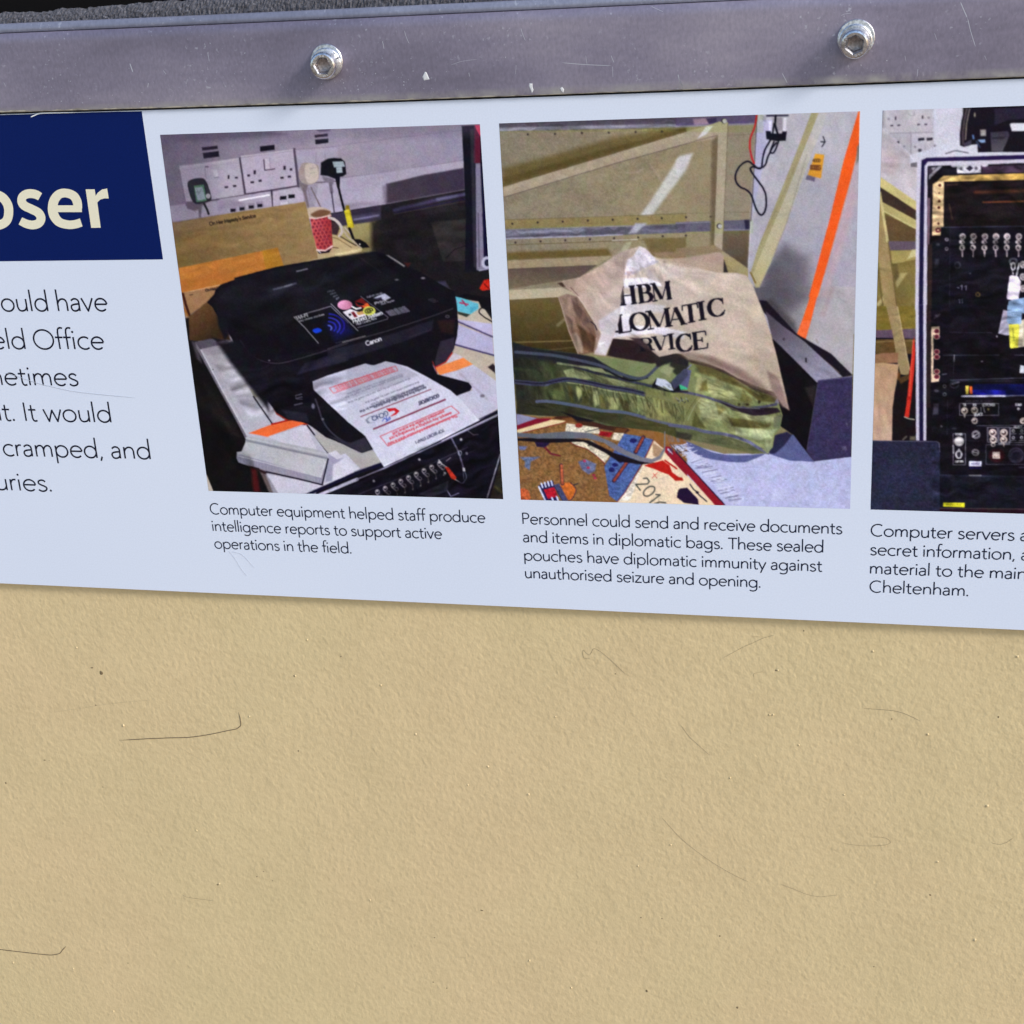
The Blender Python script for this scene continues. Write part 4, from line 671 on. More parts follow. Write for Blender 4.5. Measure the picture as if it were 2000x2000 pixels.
    P([(1812, 88), (1830, 88), (1825, 300), (1815, 440), (1740, 750), (1560, 1400), (1410, 1932), (1320, 1932), (1530, 1150), (1660, 600)], (240, 92, 32)); L([(1822, 440), (1640, 1150), (1410, 1932)], 1.2, (206, 150, 130)); L([(1826, 100), (1824, 420)], 1.2, (250, 225, 190)); P([(1800, 440), (1830, 400), (1828, 560), (1790, 620)], (120, 116, 112), soft=3)
    P([(1145, 0), (1207, 0), (1160, 180), (1132, 290), (1080, 462), (1010, 412), (1060, 280), (1110, 130)], (240, 96, 38), r='H'); P([(1060, 280), (1132, 285), (1080, 462), (1010, 412)], (250, 110, 60), soft=2, amp=8)
    L([(802, 128), (785, 240), (742, 350), (735, 440), (752, 540), (778, 605)], 3.4, (186, 32, 36), r='F', smooth=True)
    P([(845, 130), (900, 140), (890, 200), (860, 180)], (150, 148, 160), soft=4); P([(925, 185), (952, 178), (946, 292), (922, 292)], (224, 222, 236)); P([(1070, 150), (1102, 150), (1094, 292), (1060, 290)], (224, 222, 236)); P([(960, 150), (1060, 150), (1060, 280), (960, 285)], (150, 146, 156), soft=3); L([(905, 132), (1112, 130)], 3.4, (40, 36, 60)); P([(893, 285), (940, 285), (950, 310), (1050, 310), (1060, 288), (1102, 288), (1090, 380), (1000, 385), (900, 365)], (15, 14, 28)); L([(992, 130), (985, 220), (1010, 310)], 4, (15, 14, 28)); L([(975, 210), (962, 310)], 3, (15, 14, 28))
    L([(940, 375), (885, 470), (862, 560), (850, 645), (815, 655), (770, 620), (730, 590), (690, 592), (630, 640), (592, 720), (600, 790), (640, 840), (700, 868), (748, 920), (790, 1040), (830, 1110), (868, 1108), (895, 1040), (893, 920), (860, 840), (800, 760), (752, 690), (740, 655), (765, 640), (830, 652), (885, 625), (915, 540), (960, 450), (1000, 400)], 3.3, (14, 12, 26), smooth=True); L([(1022, 380), (985, 480), (955, 505), (940, 480), (975, 390)], 3, (14, 12, 26), smooth=True)
    # ledge and box
    P([(680, 110), (760, 120), (1020, 400), (1300, 560), (1484, 742), (1400, 758), (1000, 480), (730, 210)], (24, 18, 30), r='H', soft=2); L([(1250, 620), (1370, 720)], 1.6, (110, 90, 84)); L([(1175, 440), (1190, 470)], 2, (150, 140, 130)); P([(752, 205), (900, 330), (1080, 460), (1395, 752), (1180, 805), (1000, 650), (820, 480)], [(800, 300), (78, 72, 84), (1250, 700), (150, 148, 172)], soft=1.6); L([(1000, 640), (1182, 800)], 1.4, (190, 188, 205)); P([(1084, 595), (1096, 595), (1098, 635), (1086, 632)], (26, 22, 34)); p.E((905, 440), 9, 9, (50, 46, 54), soft=3)
    P([(800, 430), (860, 480), (1180, 800), (1210, 800), (1110, 1380), (1150, 1468), (980, 1240), (850, 1150), (850, 800)], (14, 11, 18), soft=1.5); P([(1080, 850), (1180, 820), (1150, 1000)], (38, 34, 36), soft=8); P([(1193, 782), (1482, 748), (1472, 1428), (1160, 1470), (1095, 1375), (1140, 1120)], (54, 48, 84), amp=5); L([(1200, 785), (1482, 752)], 1.6, (100, 94, 130)); L([(1165, 1465), (1472, 1428)], 1.6, (40, 34, 62)); P([(1390, 1340), (1430, 1335), (1440, 1370), (1395, 1372)], (88, 84, 120), soft=3, amp=14); L([(1430, 1140), (1440, 1165)], 1.2, (100, 96, 128)); L([(1190, 800), (1098, 1370)], 1.4, (92, 88, 100), al=.6)
    # carpet
    P([(-1500, 1250), (0, 1290), (400, 1400), (900, 1400), (1150, 1465), (1480, 1425), (1500, 1900), (-1500, 1900)], (184, 188, 230), r='H', amp=4)
    rr = np.random.RandomState(5)
    for i in range(60):
        x, y = 420 + rr.rand() * 1040, 1480 + rr.rand() * 380; L([(x, y), (x + 10 * rr.rand(), y + 3)], 1.1, (128, 132, 180), al=.7)
    P([(-200, 1230), (100, 1300), (300, 1385), (450, 1410), (600, 1412), (745, 1400), (640, 1450), (560, 1472), (400, 1462), (200, 1420), (60, 1330)], (88, 94, 146), smooth=True, soft=2, amp=7); P([(770, 1395), (930, 1240), (985, 1240), (1130, 1430), (1160, 1468), (960, 1458), (850, 1425)], (88, 94, 142), soft=1.6, amp=7); P([(770, 1398), (830, 1245), (930, 1215), (975, 1240), (910, 1330), (830, 1400)], (38, 36, 66), soft=3)
    # rug
    P([(110, 1085), (320, 1120), (700, 1100), (1581, 1300), (1590, 1400), (1581, 1900), (150, 1880)], (140, 96, 54), r='G', amp=10); P([(120, 1085), (310, 1130), (130, 1192)], (136, 136, 172), amp=6); P([(128, 1190), (300, 1130), (420, 1130), (420, 1142), (130, 1228)], (122, 20, 44)); P([(130, 1228), (430, 1140), (560, 1150), (520, 1165), (132, 1262)], (230, 208, 164)); L([(130, 1264), (560, 1160)], 1.4, (140, 40, 34))
    P([(440, 1132), (520, 1080), (700, 1120), (1000, 1160), (1100, 1230), (1060, 1260), (700, 1190), (600, 1150)], (62, 36, 28), soft=3); P([(520, 1130), (600, 1120), (640, 1160), (560, 1165)], (112, 72, 40), soft=3); P([(980, 1210), (1080, 1215), (1050, 1255), (960, 1250)], (96, 58, 36), soft=2)
    P([(555, 1172), (830, 1208), (848, 1262), (545, 1242)], (232, 212, 176)); p.E((662, 1190), 32, 20, (150, 50, 40)); P([(965, 1252), (1050, 1256), (1010, 1322), (940, 1308)], (232, 212, 176)); P([(845, 1238), (955, 1250), (925, 1292), (830, 1272)], (150, 24, 30)); P([(575, 1325), (770, 1318), (860, 1380), (940, 1430), (882, 1512), (812, 1450), (730, 1390), (640, 1362)], (234, 211, 174)); L([(575, 1330), (640, 1364), (730, 1392), (812, 1452), (882, 1515), (900, 1620), (925, 1790)], 1.6, (120, 34, 30))
    P([(1048, 1262), (1150, 1275), (1300, 1312), (1250, 1420), (1200, 1525), (1050, 1775), (990, 1842), (922, 1792), (880, 1540), (950, 1430)], (78, 98, 146), amp=8); L([(1300, 1320), (1200, 1525), (1050, 1775), (992, 1842)], 1.6, (120, 30, 46))
    for x, y, rx, ry in ((1128, 1320, 30, 20), (1020, 1495, 22, 18), (972, 1528, 26, 18), (942, 1570, 26, 22)): p.E((x, y), rx, ry, (34, 34, 88))
    L([(1215, 1292), (1148, 1420)], 8, (60, 38, 60)); L([(1212, 1295), (1150, 1415)], 4.4, (158, 66, 48)); L([(1078, 1500), (962, 1665)], 8, (60, 38, 60)); L([(1076, 1502), (965, 1660)], 4.4, (158, 66, 48))
    P([(1305, 1318), (1400, 1400), (1590, 1640), (1700, 1900), (1000, 1900), (995, 1845), (1050, 1780), (1210, 1525)], (238, 216, 188), amp=3); P([(0, 1480), (345, 1840), (0, 1840)], (238, 214, 184), r='H')
    P([(1220, 1535), (1260, 1520), (1380, 1490), (1440, 1530), (1460, 1590), (1560, 1662), (1490, 1665), (1430, 1610), (1370, 1590), (1300, 1560)], (184, 30, 24), r='G'); L([(1400, 1490), (1500, 1560)], 3, (184, 30, 24)); L([(1300, 1600), (1330, 1640)], 1.4, (200, 90, 80)); L([(1335, 1595), (1290, 1640)], 1.4, (200, 90, 80)); P([(1290, 1330), (1390, 1400), (1370, 1480), (1300, 1450)], (170, 140, 112), soft=4)
    p.text('2016', (1150, 1695), (1325, 1925), 17.5, 2.6, (66, 70, 66))
    P([(1505, 1770), (1530, 1730), (1600, 1745), (1600, 1840), (1540, 1812)], (30, 20, 52)); P([(22, 1700), (40, 1690), (95, 1684), (186, 1780), (192, 1828), (70, 1812), (8, 1765)], (32, 18, 50), r='H'); L([(120, 1655), (150, 1700), (180, 1720)], 2, (30, 26, 40)); L([(170, 1720), (210, 1760), (260, 1800)], 2, (30, 26, 40)); p.E((180, 1725), 14, 10, (32, 24, 44)); P([(0, 1590), (55, 1600), (60, 1625), (0, 1622)], (176, 30, 28))
    P([(-30, 1360), (0, 1392), (408, 1825), (380, 1845), (330, 1832), (0, 1462), (-80, 1380)], (142, 24, 42), r='H'); L([(0, 1385), (200, 1600), (410, 1828)], 2, (36, 16, 46)); P([(1400, 1372), (1440, 1370), (1590, 1530), (1590, 1625), (1480, 1510), (1400, 1420)], (142, 24, 42), r='G')
    for i in range(130):
        t_ = rr.rand(); x = 0 + t_ * 480; y = 1330 + t_ * 480; w_ = 60 + rr.rand() * 60
        L([(x - 20 + rr.rand() * 30, y + rr.rand() * 30 - 10), (x + w_, y - 30 + rr.rand() * 40)], 1.4, (206, 210, 242) if rr.rand() < .75 else (112, 112, 152), r='H')
    for i in range(40):
        x, y = 1420 + rr.rand() * 150, 1350 + rr.rand() * 60; L([(x, y), (x + 40 * rr.rand(), y + 50 * rr.rand())], 1.4, (206, 210, 242) if rr.rand() < .6 else (60, 58, 80), r='G')
    for i in range(26): x = 1400 + rr.rand() * 170; L([(x, 1260 + rr.rand() * 20), (x + 20, 1330)], 1, (120, 118, 128), al=.7)
    P([(505, 1695), (590, 1680), (640, 1740), (600, 1822), (560, 1830), (520, 1760)], (208, 104, 42), smooth=True); p.L([(590, 1680), (638, 1740), (600, 1822), (560, 1835)], 1.4, (40, 30, 60), smooth=True); L([(510, 1530), (520, 1690)], 7, (70, 40, 46)); L([(512, 1535), (520, 1685)], 5, (196, 96, 60)); L([(620, 1700), (650, 1690)], 2, (40, 30, 40))
    P([(318, 1705), (440, 1662), (480, 1840), (380, 1840)], (38, 30, 70)); P([(358, 1740), (450, 1718), (482, 1798), (398, 1822)], (190, 24, 44))
    for i in range(4): L([(340 + i * 28, 1688 - i * 7), (350 + i * 28, 1722 - i * 7)], 3.2, (222, 222, 240))
    L([(318, 1715), (372, 1832)], 3, (222, 222, 240)); L([(430, 1810), (440, 1835)], 3, (222, 222, 240)); L([(470, 1800), (482, 1830)], 3, (222, 222, 240)); P([(440, 1700), (492, 1688), (570, 1835), (520, 1842)], (72, 72, 100), soft=1.5); L([(445, 1700), (525, 1840)], 1.5, (40, 34, 60))
    P([(160, 1738), (220, 1742), (245, 1800), (230, 1830), (160, 1825)], (204, 94, 50), smooth=True); P([(155, 1462), (330, 1458), (250, 1500), (240, 1572), (195, 1545), (200, 1500)], (106, 112, 140), soft=3, amp=12); P([(140, 1365), (220, 1370), (200, 1400), (150, 1400)], (106, 108, 140), soft=4, amp=12); P([(655, 1500), (720, 1480), (810, 1520), (800, 1580), (745, 1610), (690, 1570)], (108, 110, 138), soft=3, amp=18)
    for x, y in ((710, 1495), (742, 1552), (790, 1615), (800, 1640)): p.E((x, y), 14, 10, (190, 50, 80), soft=2)
    P([(280, 1322), (330, 1310), (425, 1330), (372, 1380), (300, 1372)], (40, 26, 56), soft=1.6); L([(372, 1380), (420, 1432), (500, 1450)], 3.4, (112, 32, 42))
    # olive kit bag
    gbag = [(1001, 667), (1025, 676), (1125, 690), (1153, 697), (1276, 708), (1340, 697), (1352, 711), (1413, 723), (1436, 746), (1518, 777), (1528.5, 811.6), (1523, 837), (1513, 851), (1509, 874), (1495, 886), (1413, 872), (1320, 854), (1287, 842), (1185, 831), (1110, 811), (1082, 813), (1010, 808)]
    P(gbag, [(150, 800), (42, 45, 33), (1700, 900), (138, 142, 92)], raw=True, r='G', amp=8)
    P([(600, 600), (760, 590), (1300, 645), (1420, 640), (1581, 700), (1560, 800), (1250, 830), (950, 700)], (134, 140, 94), soft=4, amp=8); P([(93, 480), (330, 540), (640, 575), (780, 600), (1000, 730), (1150, 800), (900, 765), (480, 650), (100, 740)], (34, 34, 40), soft=4)
    P([(90, 600), (430, 640), (520, 760), (540, 800), (480, 960), (400, 985), (130, 960)], [(120, 800), (36, 36, 32), (520, 800), (78, 84, 52)], soft=12); L([(110, 700), (420, 740)], 4, (58, 62, 42), soft=5)
    P([(1450, 640), (1600, 640), (1600, 720), (1500, 760), (1430, 700)], (48, 46, 40), soft=6); P([(1350, 720), (1400, 660), (1480, 700), (1440, 770)], (160, 164, 118), soft=6)
    for q in ([(530, 720), (600, 700), (700, 740), (780, 790), (700, 800), (560, 780)], [(700, 680), (860, 700), (900, 740), (780, 720)], [(820, 760), (1000, 800), (1150, 850), (1000, 850)]): P(q, (150, 154, 108), soft=4)
    L([(470, 645), (640, 690), (860, 760), (1010, 790), (1300, 862)], 3.6, (40, 40, 50)); L([(1010, 790), (1300, 855)], 4.6, (64, 64, 82)); L([(480, 655), (700, 690), (900, 740), (1030, 772)], 4, (150, 152, 110), soft=2, al=.8)
    L([(640, 640), (860, 690), (960, 750), (1080, 800), (1160, 800), (1250, 780)], 3.6, (24, 22, 30), smooth=True); L([(120, 560), (450, 590), (700, 640), (860, 680), (1000, 740), (1160, 785), (1250, 765), (1330, 690), (1430, 610)], 6, (74, 78, 94), smooth=True, soft=1.4)
    L([(110, 815), (350, 835), (430, 815), (560, 795), (740, 822), (900, 858), (1100, 890), (1350, 950), (1600, 990)], 9, (66, 66, 88), smooth=True); L([(110, 812), (350, 830), (560, 792), (740, 816), (900, 852), (1100, 884), (1350, 945), (1600, 985)], 2.6, (34, 30, 48), smooth=True)
    L([(560, 820), (740, 850), (900, 888), (1100, 925), (1350, 985), (1581, 1020)], 1.6, (170, 172, 120), smooth=True)
    for q, cc in (([(560, 840), (600, 860), (620, 1000), (590, 985)], (78, 72, 40)), ([(640, 850), (700, 870), (700, 900), (660, 980), (640, 920)], (160, 160, 104)), ([(690, 900), (760, 880), (740, 1000), (690, 1010)], (86, 84, 46)), ([(760, 900), (820, 890), (835, 1000), (800, 1030)], (172, 172, 118)), ([(830, 930), (870, 920), (900, 1050), (850, 1040)], (98, 94, 54)), ([(900, 940), (1000, 960), (990, 1060), (920, 1050)], (150, 150, 98)), ([(1000, 950), (1080, 980), (1100, 1060), (1180, 1100), (1050, 1070)], (66, 60, 34)), ([(1100, 960), (1200, 1000), (1280, 1080), (1200, 1100)], (148, 150, 98)), ([(1200, 1060), (1330, 1100), (1450, 1020), (1420, 1110), (1300, 1120)], (92, 92, 56)), ([(1300, 980), (1440, 1020), (1400, 1080)], (158, 160, 108)), ([(1450, 1040), (1560, 1030), (1570, 1180), (1480, 1160)], (150, 150, 100)), ([(440, 880), (520, 850), (560, 980), (440, 960)], (92, 96, 58))): P(q, cc, soft=5)
    P([(130, 965), (400, 985), (640, 1020), (850, 1062), (1060, 1085), (1300, 1142), (1590, 1225), (1590, 1320), (1350, 1245), (1000, 1200), (850, 1160), (700, 1110), (560, 1110), (450, 1112), (125, 1092)], [(200, 1050), (48, 46, 34), (1400, 1200), (78, 76, 44)], soft=2, amp=5); L([(300, 985), (420, 985), (650, 1022), (850, 1062), (1060, 1080), (1300, 1142), (1600, 1215)], 6, (94, 100, 122), smooth=True)
    P([(500, 1070), (560, 1085), (640, 1110), (800, 1150), (750, 1160), (650, 1150), (600, 1120)], (22, 18, 26), soft=2)
    P([(-260, 850), (0, 880), (220, 900), (200, 1180), (0, 1150), (-250, 1100)], (132, 130, 80), r='H', soft=8, amp=8); L([(220, 920), (150, 1010), (100, 1120)], 1.2, (172, 172, 130)); L([(190, 910), (120, 1010), (70, 1110)], 1.2, (96, 92, 54))
    for q, cc, sf in (([(160, 650), (420, 690), (520, 800), (640, 880), (420, 800), (200, 720)], (100, 92, 50), 6), ([(180, 760), (320, 760), (430, 820), (520, 960), (380, 940), (250, 880), (160, 870)], (164, 162, 110), 8), ([(220, 800), (260, 780), (270, 880), (200, 870)], (104, 96, 54), 6), ([(210, 935), (320, 960), (430, 1050), (380, 1120), (230, 1100), (190, 1000)], (180, 182, 132), 8), ([(330, 960), (420, 1030), (360, 1080)], (150, 140, 84), 6), ([(430, 1095), (560, 1110), (800, 1150), (780, 1180), (640, 1192), (470, 1170)], (84, 78, 42), 5), ([(160, 1040), (200, 1110), (260, 1190), (130, 1180)], (92, 88, 48), 6), ([(640, 860), (850, 925), (830, 970), (700, 960), (560, 850)], (94, 84, 44), 5), ([(500, 1180), (800, 1200), (850, 1190), (800, 1260), (700, 1290), (500, 1240)], (176, 180, 134), 6), ([(520, 1050), (800, 1090), (860, 1090), (820, 1130), (600, 1110)], (170, 172, 122), 5), ([(740, 1290), (820, 1240), (810, 1340), (760, 1380)], (160, 164, 118), 4), ([(820, 1090), (890, 1070), (870, 1190), (820, 1180)], (118, 120, 90), 5), ([(560, 860), (640, 950), (600, 1000), (540, 950)], (118, 110, 62), 5)): P(q, cc, soft=sf, r='H')
    for x, y in ((530, 990), (600, 985), (700, 965)): p.E((x, y), 12, 14, (52, 42, 28), soft=3)
    L([(20, 872), (220, 915), (360, 960), (500, 1008), (700, 1010), (842, 985)], 5, (92, 90, 108), smooth=True); P([(370, 965), (460, 990), (560, 1015), (850, 1015), (880, 1050), (760, 1075), (660, 1082), (480, 1035)], (46, 34, 46), soft=2); L([(360, 950), (520, 1012), (700, 1020)], 3, (104, 100, 116)); P([(830, 970), (855, 920), (865, 980)], (150, 148, 168), soft=2)
    P([(0, 1180), (220, 1210), (430, 1255), (600, 1310), (740, 1392), (640, 1402), (400, 1345), (0, 1255)], (102, 104, 70), soft=2, amp=5); P([(0, 1210), (140, 1240), (120, 1290), (0, 1260)], (60, 58, 44), soft=5); L([(-50, 1160), (120, 1180), (250, 1215), (430, 1240), (600, 1295), (690, 1350), (775, 1395)], 6, (100, 100, 124), smooth=True); P([(720, 1360), (810, 1340), (770, 1400)], (150, 154, 112), soft=2)
    for i in range(8): L([(0 + i * 14, 930 + (i % 3) * 22), (20 + i * 12, 945 + (i % 2) * 18)], 1.6, (50, 46, 54) if i % 2 else (150, 150, 140), r='H')
    P([(1290, 840), (1330, 785), (1530, 850), (1560, 880), (1480, 912), (1290, 870)], (20, 20, 26), r='G', soft=2); P([(1332, 782), (1400, 795), (1450, 832), (1475, 892), (1420, 885), (1318, 838)], (216, 218, 232)); P([(1400, 830), (1450, 835), (1440, 870)], (170, 172, 188), soft=2); P([(1525, 835), (1560, 850), (1560, 875), (1530, 872)], (60, 180, 130)); P([(28, 815), (100, 848), (95, 862), (40, 862)], (70, 190, 140), r='H')
    P([(30, 735), (70, 690), (130, 700), (100, 850), (60, 830), (28, 815)], (96, 94, 130), r='H', soft=1.6); L([(128, 655), (80, 705), (35, 770), (28, 815)], 2.4, (136, 134, 164)); L([(0, 880), (100, 880)], 3, (34, 30, 44))
    P([(1450, 820), (1500, 760), (1590, 700), (1600, 760), (1540, 830), (1480, 880)], (68, 68, 90), r='G', soft=2)
    # dark gap under the canvas bag
    P([(905, 590), (950, 440), (1150, 438), (1250, 520), (1370, 600), (1400, 640), (1290, 660), (1000, 610)], (40, 28, 32), soft=3); P([(1300, 580), (1500, 560), (1600, 620), (1600, 680), (1450, 650), (1330, 690)], (40, 36, 38), soft=5)
    P([(0, 560), (130, 640), (300, 680), (480, 760), (640, 860), (850, 930), (820, 890), (560, 760), (300, 640)], (60, 48, 40), r='H', soft=4)
    p.shade([(100, 600), (560, 640), (1000, 760), (1500, 900), (1560, 980), (1100, 880), (560, 780), (110, 800)], .30, 22, 7, 75, 71, 3, r='G'); p.shade([(120, 840), (560, 815), (1100, 900), (1570, 1010), (1570, 1200), (1050, 1070), (560, 990), (130, 960)], .42, 20, 6.5, 78, 72, 3); p.shade([(120, 1000), (400, 1000), (1060, 1095), (1570, 1240), (1300, 1220), (560, 1100)], .3, 30, 6, 12, 73, 3)
    p.shade([(150, 650), (850, 930), (890, 1080), (830, 1250), (760, 1380), (230, 1190), (160, 900)], .34, 34, 9, 14, 74, 3, r='H'); p.shade([(150, 650), (850, 930), (890, 1080), (760, 1380), (160, 1190)], .2, 12, 5, 60, 75, 3); p.shade([(0, 1190), (600, 1310), (740, 1392), (0, 1255)], .25, 20, 6, 12, 76, 2)
    rc = np.random.RandomState(77)
    def crease(x, y, dx, dy, w, dark, al, bend=0, r_='G'):
        q = [(x, y), (x + dx * .5 + bend, y + dy * .5 + bend * .4), (x + dx, y + dy)]
        L(q, w, dark, soft=2.2, smooth=True, al=al, r=r_); L([(a + 9, b_ + 2) for a, b_ in q], w * .8, (176, 178, 124), soft=2.2, smooth=True, al=al * .7)
    for i in range(44):
        x = 520 + rc.rand() * 1040; yz = np.interp(x, [520, 740, 1100, 1350, 1581], [815, 838, 905, 965, 1005]); crease(x, yz + 6 + rc.rand() * 26, 6 + rc.rand() * 40, 40 + rc.rand() * 90, 1.5 + rc.rand() * 1.6, (58, 56, 30), .35 + rc.rand() * .4, (rc.rand() - .5) * 26)
    for i in range(26):
        x = 540 + rc.rand() * 900; yz = np.interp(x, [540, 900, 1300], [690, 770, 850]); crease(x, yz - 4 + rc.rand() * 40, 30 + rc.rand() * 60, 16 + rc.rand() * 30, 1.4 + rc.rand() * 1.4, (60, 60, 36), .3 + rc.rand() * .3, (rc.rand() - .5) * 14)
    for i in range(34):
        x = 180 + rc.rand() * 560; y = 740 + rc.rand() * 420 + x * .12
        if y < 1180 + (x - 200) * .2 and y > 650 + (x - 150) * .42: crease(x, y, 50 + rc.rand() * 90, 8 + rc.rand() * 34, 1.4 + rc.rand() * 1.5, (76, 72, 38), .25 + rc.rand() * .35, (rc.rand() - .5) * 16, 'H')
    for i in range(60): L([(430 + i * 17 + 0, np.interp(430 + i * 17, [430, 740, 1100, 1500], [826, 838, 905, 990]) - 12), (430 + i * 17 + 5, np.interp(430 + i * 17, [430, 740, 1100, 1500], [826, 838, 905, 990]) - 4)], .9, (110, 110, 130), al=.5, r='G')
    p.tint(gbag, (.90, .93, .97), raw=True); p.tint([(130, 1250), (550, 1160), (1300, 1300), (1100, 1840), (150, 1840)], (.94, .99, 1.08), r='G'); p.tint([(60, 200), (1932, 160), (2800, 120), (2500, 1480), (1200, 1500), (1000, 1932), (180, 1932)], (1.0, 1.0, 1.10), r='E')
    p.tint([(70, 140), (1932, 80), (2700, 60), (2700, 250), (1932, 240), (75, 245)], (.98, 1.02, .90), soft=2, r='E'); p.tint([(130, 1195), (1932, 1140), (2600, 1120), (2600, 1250), (1932, 1250), (140, 1312)], (.98, 1.03, .92), soft=2)
    # canvas bag
    P([(-100, 1560), (150, 1535), (400, 1490), (440, 1488), (475, 1520), (470, 1690), (400, 1720), (0, 1640)], (172, 150, 138), r='F', soft=1.6, amp=4); P([(600, 1480), (900, 1500), (1500, 1560), (700, 1560)], (168, 148, 132), r='E', soft=2) if False else None
    main = [(1216, 500), (1250, 490), (1275, 501), (1292, 507), (1340, 516), (1399, 532), (1440, 533), (1458, 538), (1470, 556), (1478.6, 578), (1492, 611), (1506, 655), (1516, 690), (1524, 725), (1536, 775), (1541, 801), (1530, 793), (1512, 766), (1489, 758), (1440, 738), (1413, 722), (1366, 704), (1340, 692), (1320, 690), (1288, 697), (1262, 677), (1242, 665), (1198, 661), (1180, 655), (1190, 560)]
    P(main, [(1300, 1500), (200, 184, 172), (2600, 3000), (184, 162, 143)], raw=True, r='E', soft=1.6, amp=4)
    P([(1640, 1500), (1932, 1500), (2300, 1560), (2300, 1640), (1932, 1590), (1700, 1540)], (178, 158, 142), soft=4); P([(1330, 1480), (1420, 1400), (1475, 1376), (1530, 1400), (1620, 1490), (1640, 1540), (1560, 1570), (1420, 1640), (1330, 1650)], (228, 219, 229), soft=2.5); L([(1330, 1650), (1420, 1640), (1560, 1560), (1640, 1530)], 5, (182, 172, 184), soft=5); P([(1310, 1700), (1500, 1690), (1650, 1700), (1690, 1770), (1450, 1790), (1300, 1790)], (228, 220, 228), soft=5); P([(1480, 1590), (1560, 1600), (1680, 1740), (1560, 1700)], (188, 172, 168), soft=5); P([(1340, 1620), (1400, 1630), (1350, 1700)], (170, 150, 150), soft=4); P([(1640, 1560), (1932, 1600), (1900, 1700), (1700, 1650)], (198, 184, 176), soft=10)
    L([(1870, 1580), (1880, 1800), (1900, 1932)], 1, (164, 144, 130), al=.6)
    P([(1030, 60), (1140, 70), (1090, 330), (960, 440), (1000, 250)], (226, 218, 226), r='G', soft=4); P([(1060, 150), (1300, 150), (1400, 160), (1380, 220), (1150, 230), (1050, 230)], (206, 196, 198), soft=8); P([(950, 390), (1100, 330), (1400, 350), (1581, 390), (1500, 430), (1300, 400), (1100, 420), (960, 435)], (226, 218, 226), soft=6); P([(1100, 400), (1250, 460), (1300, 540), (1350, 600), (1200, 470)], (150, 132, 126), soft=5)
    P([(-40, 370), (80, 400), (60, 440), (-40, 420)], (206, 196, 200), r='H', soft=5); P([(100, 560), (300, 580), (560, 700), (700, 800), (900, 1000), (820, 890), (640, 830), (400, 690), (200, 630)], (136, 112, 102), soft=14); P([(760, 700), (860, 760), (950, 1030), (900, 1000), (800, 850)], (140, 116, 108), soft=8); P([(0, 520), (200, 590), (300, 640), (100, 610)], (150, 130, 120), soft=6)
    K_ = (20, 16, 28)
    for ch, x, y, wx, wy, h in (('H', 1212, 598, 32, -4, 37), ('B', 1249, 593.5, 27, -3.4, 37), ('M', 1276, 590, 35, -5, 36),
                                ('L', 1207, 653, 27, -4, 37), ('O', 1234, 648.5, 34, -3, 37), ('M', 1267, 645, 43, -7, 37), ('A', 1306, 639, 34, -5, 37), ('T', 1336, 633, 30, -5, 37), ('I', 1364, 627.5, 17, -3, 37), ('C', 1385, 622, 33, -5, 37),
                                ('R', 1250, 687, 28, -2, 26), ('V', 1277, 687, 28, -3, 29), ('I', 1305, 684, 15, -2, 31), ('C', 1323, 690, 31, -4, 36), ('E', 1353, 685.5, 31, -4.5, 36)):
        dx = h * (-.13 if y < 600 else (-.12 if y < 654 else -.10))
        serif(p, ch, (x - wx * .06, y - wy * .06 - 1), (wx * 1.12, wy * 1.12), (dx, -h * .97), K_)
    P([(1000, 270), (1022, 262), (1020, 340), (1000, 335)], K_, r='G'); P([(975, 378), (1000, 375), (1000, 392), (972, 394)], K_)
    P([(1100, 438), (1180, 440), (1250, 500), (1290, 555), (1210, 520)], (62, 46, 50), r='G', soft=4)
    p.shade(main, .13, 46, 17, 24, 77, 4, raw=True); p.shade([(1216, 500), (1250, 490), (1320, 515), (1300, 560), (1215, 560)], .2, 22, 7, 60, 78, 3, raw=True); p.shade(main, .05, 3, 2.4, 0, 79, 2, raw=True)
    for q, a_ in (([(1330, 640), (1420, 640), (1500, 600)], .3), ([(1560, 560), (1620, 640), (1700, 760)], .25), ([(1700, 1560), (1900, 1640), (2200, 1660)], .2), ([(1400, 1600), (1440, 1650), (1420, 1700)], .35), ([(1480, 1600), (1540, 1650), (1560, 1700)], .3), ([(2100, 1700), (2300, 1900), (2420, 2200)], .18), ([(1750, 1650), (1900, 1800), (1960, 1950)], .12)):
        L(q, 3, (140, 118, 108), soft=4, smooth=True, al=a_, r='E'); L([(x + 14, y + 6) for x, y in q], 2.4, (232, 222, 224), soft=4, smooth=True, al=a_ * .8)
    p.tint(main, (1.04, 1.06, 1.09), raw=True)
    # side and flap
    P([(484, 90), (560, 60), (650, 85), (780, 280), (812, 430), (790, 562), (700, 580), (658, 575), (580, 400)], [(520, 150), (140, 118, 106), (750, 500), (112, 84, 68)], soft=1.6, amp=8, r='G'); P([(600, 110), (700, 200), (760, 300), (700, 330), (620, 200)], (104, 82, 76), soft=5); P([(650, 330), (720, 380), (805, 430), (790, 560), (720, 540), (690, 470)], (92, 66, 50), soft=5); P([(600, 400), (640, 390), (690, 480), (700, 570), (650, 560)], (158, 138, 124), soft=5); L([(490, 95), (580, 390), (655, 572)], 2, (170, 150, 138), soft=2)
    flap = [(1089.8, 553.2), (1100, 548), (1131, 542), (1170, 520), (1196, 503), (1220, 490), (1240, 483), (1249, 481), (1237, 500), (1222, 508), (1218, 540), (1217, 560), (1212, 580), (1210, 620), (1203, 645), (1196, 664), (1183, 695), (1160, 692), (1165, 680), (1164, 660), (1172, 650), (1173, 648), (1148, 606), (1128, 580), (1108, 563)]
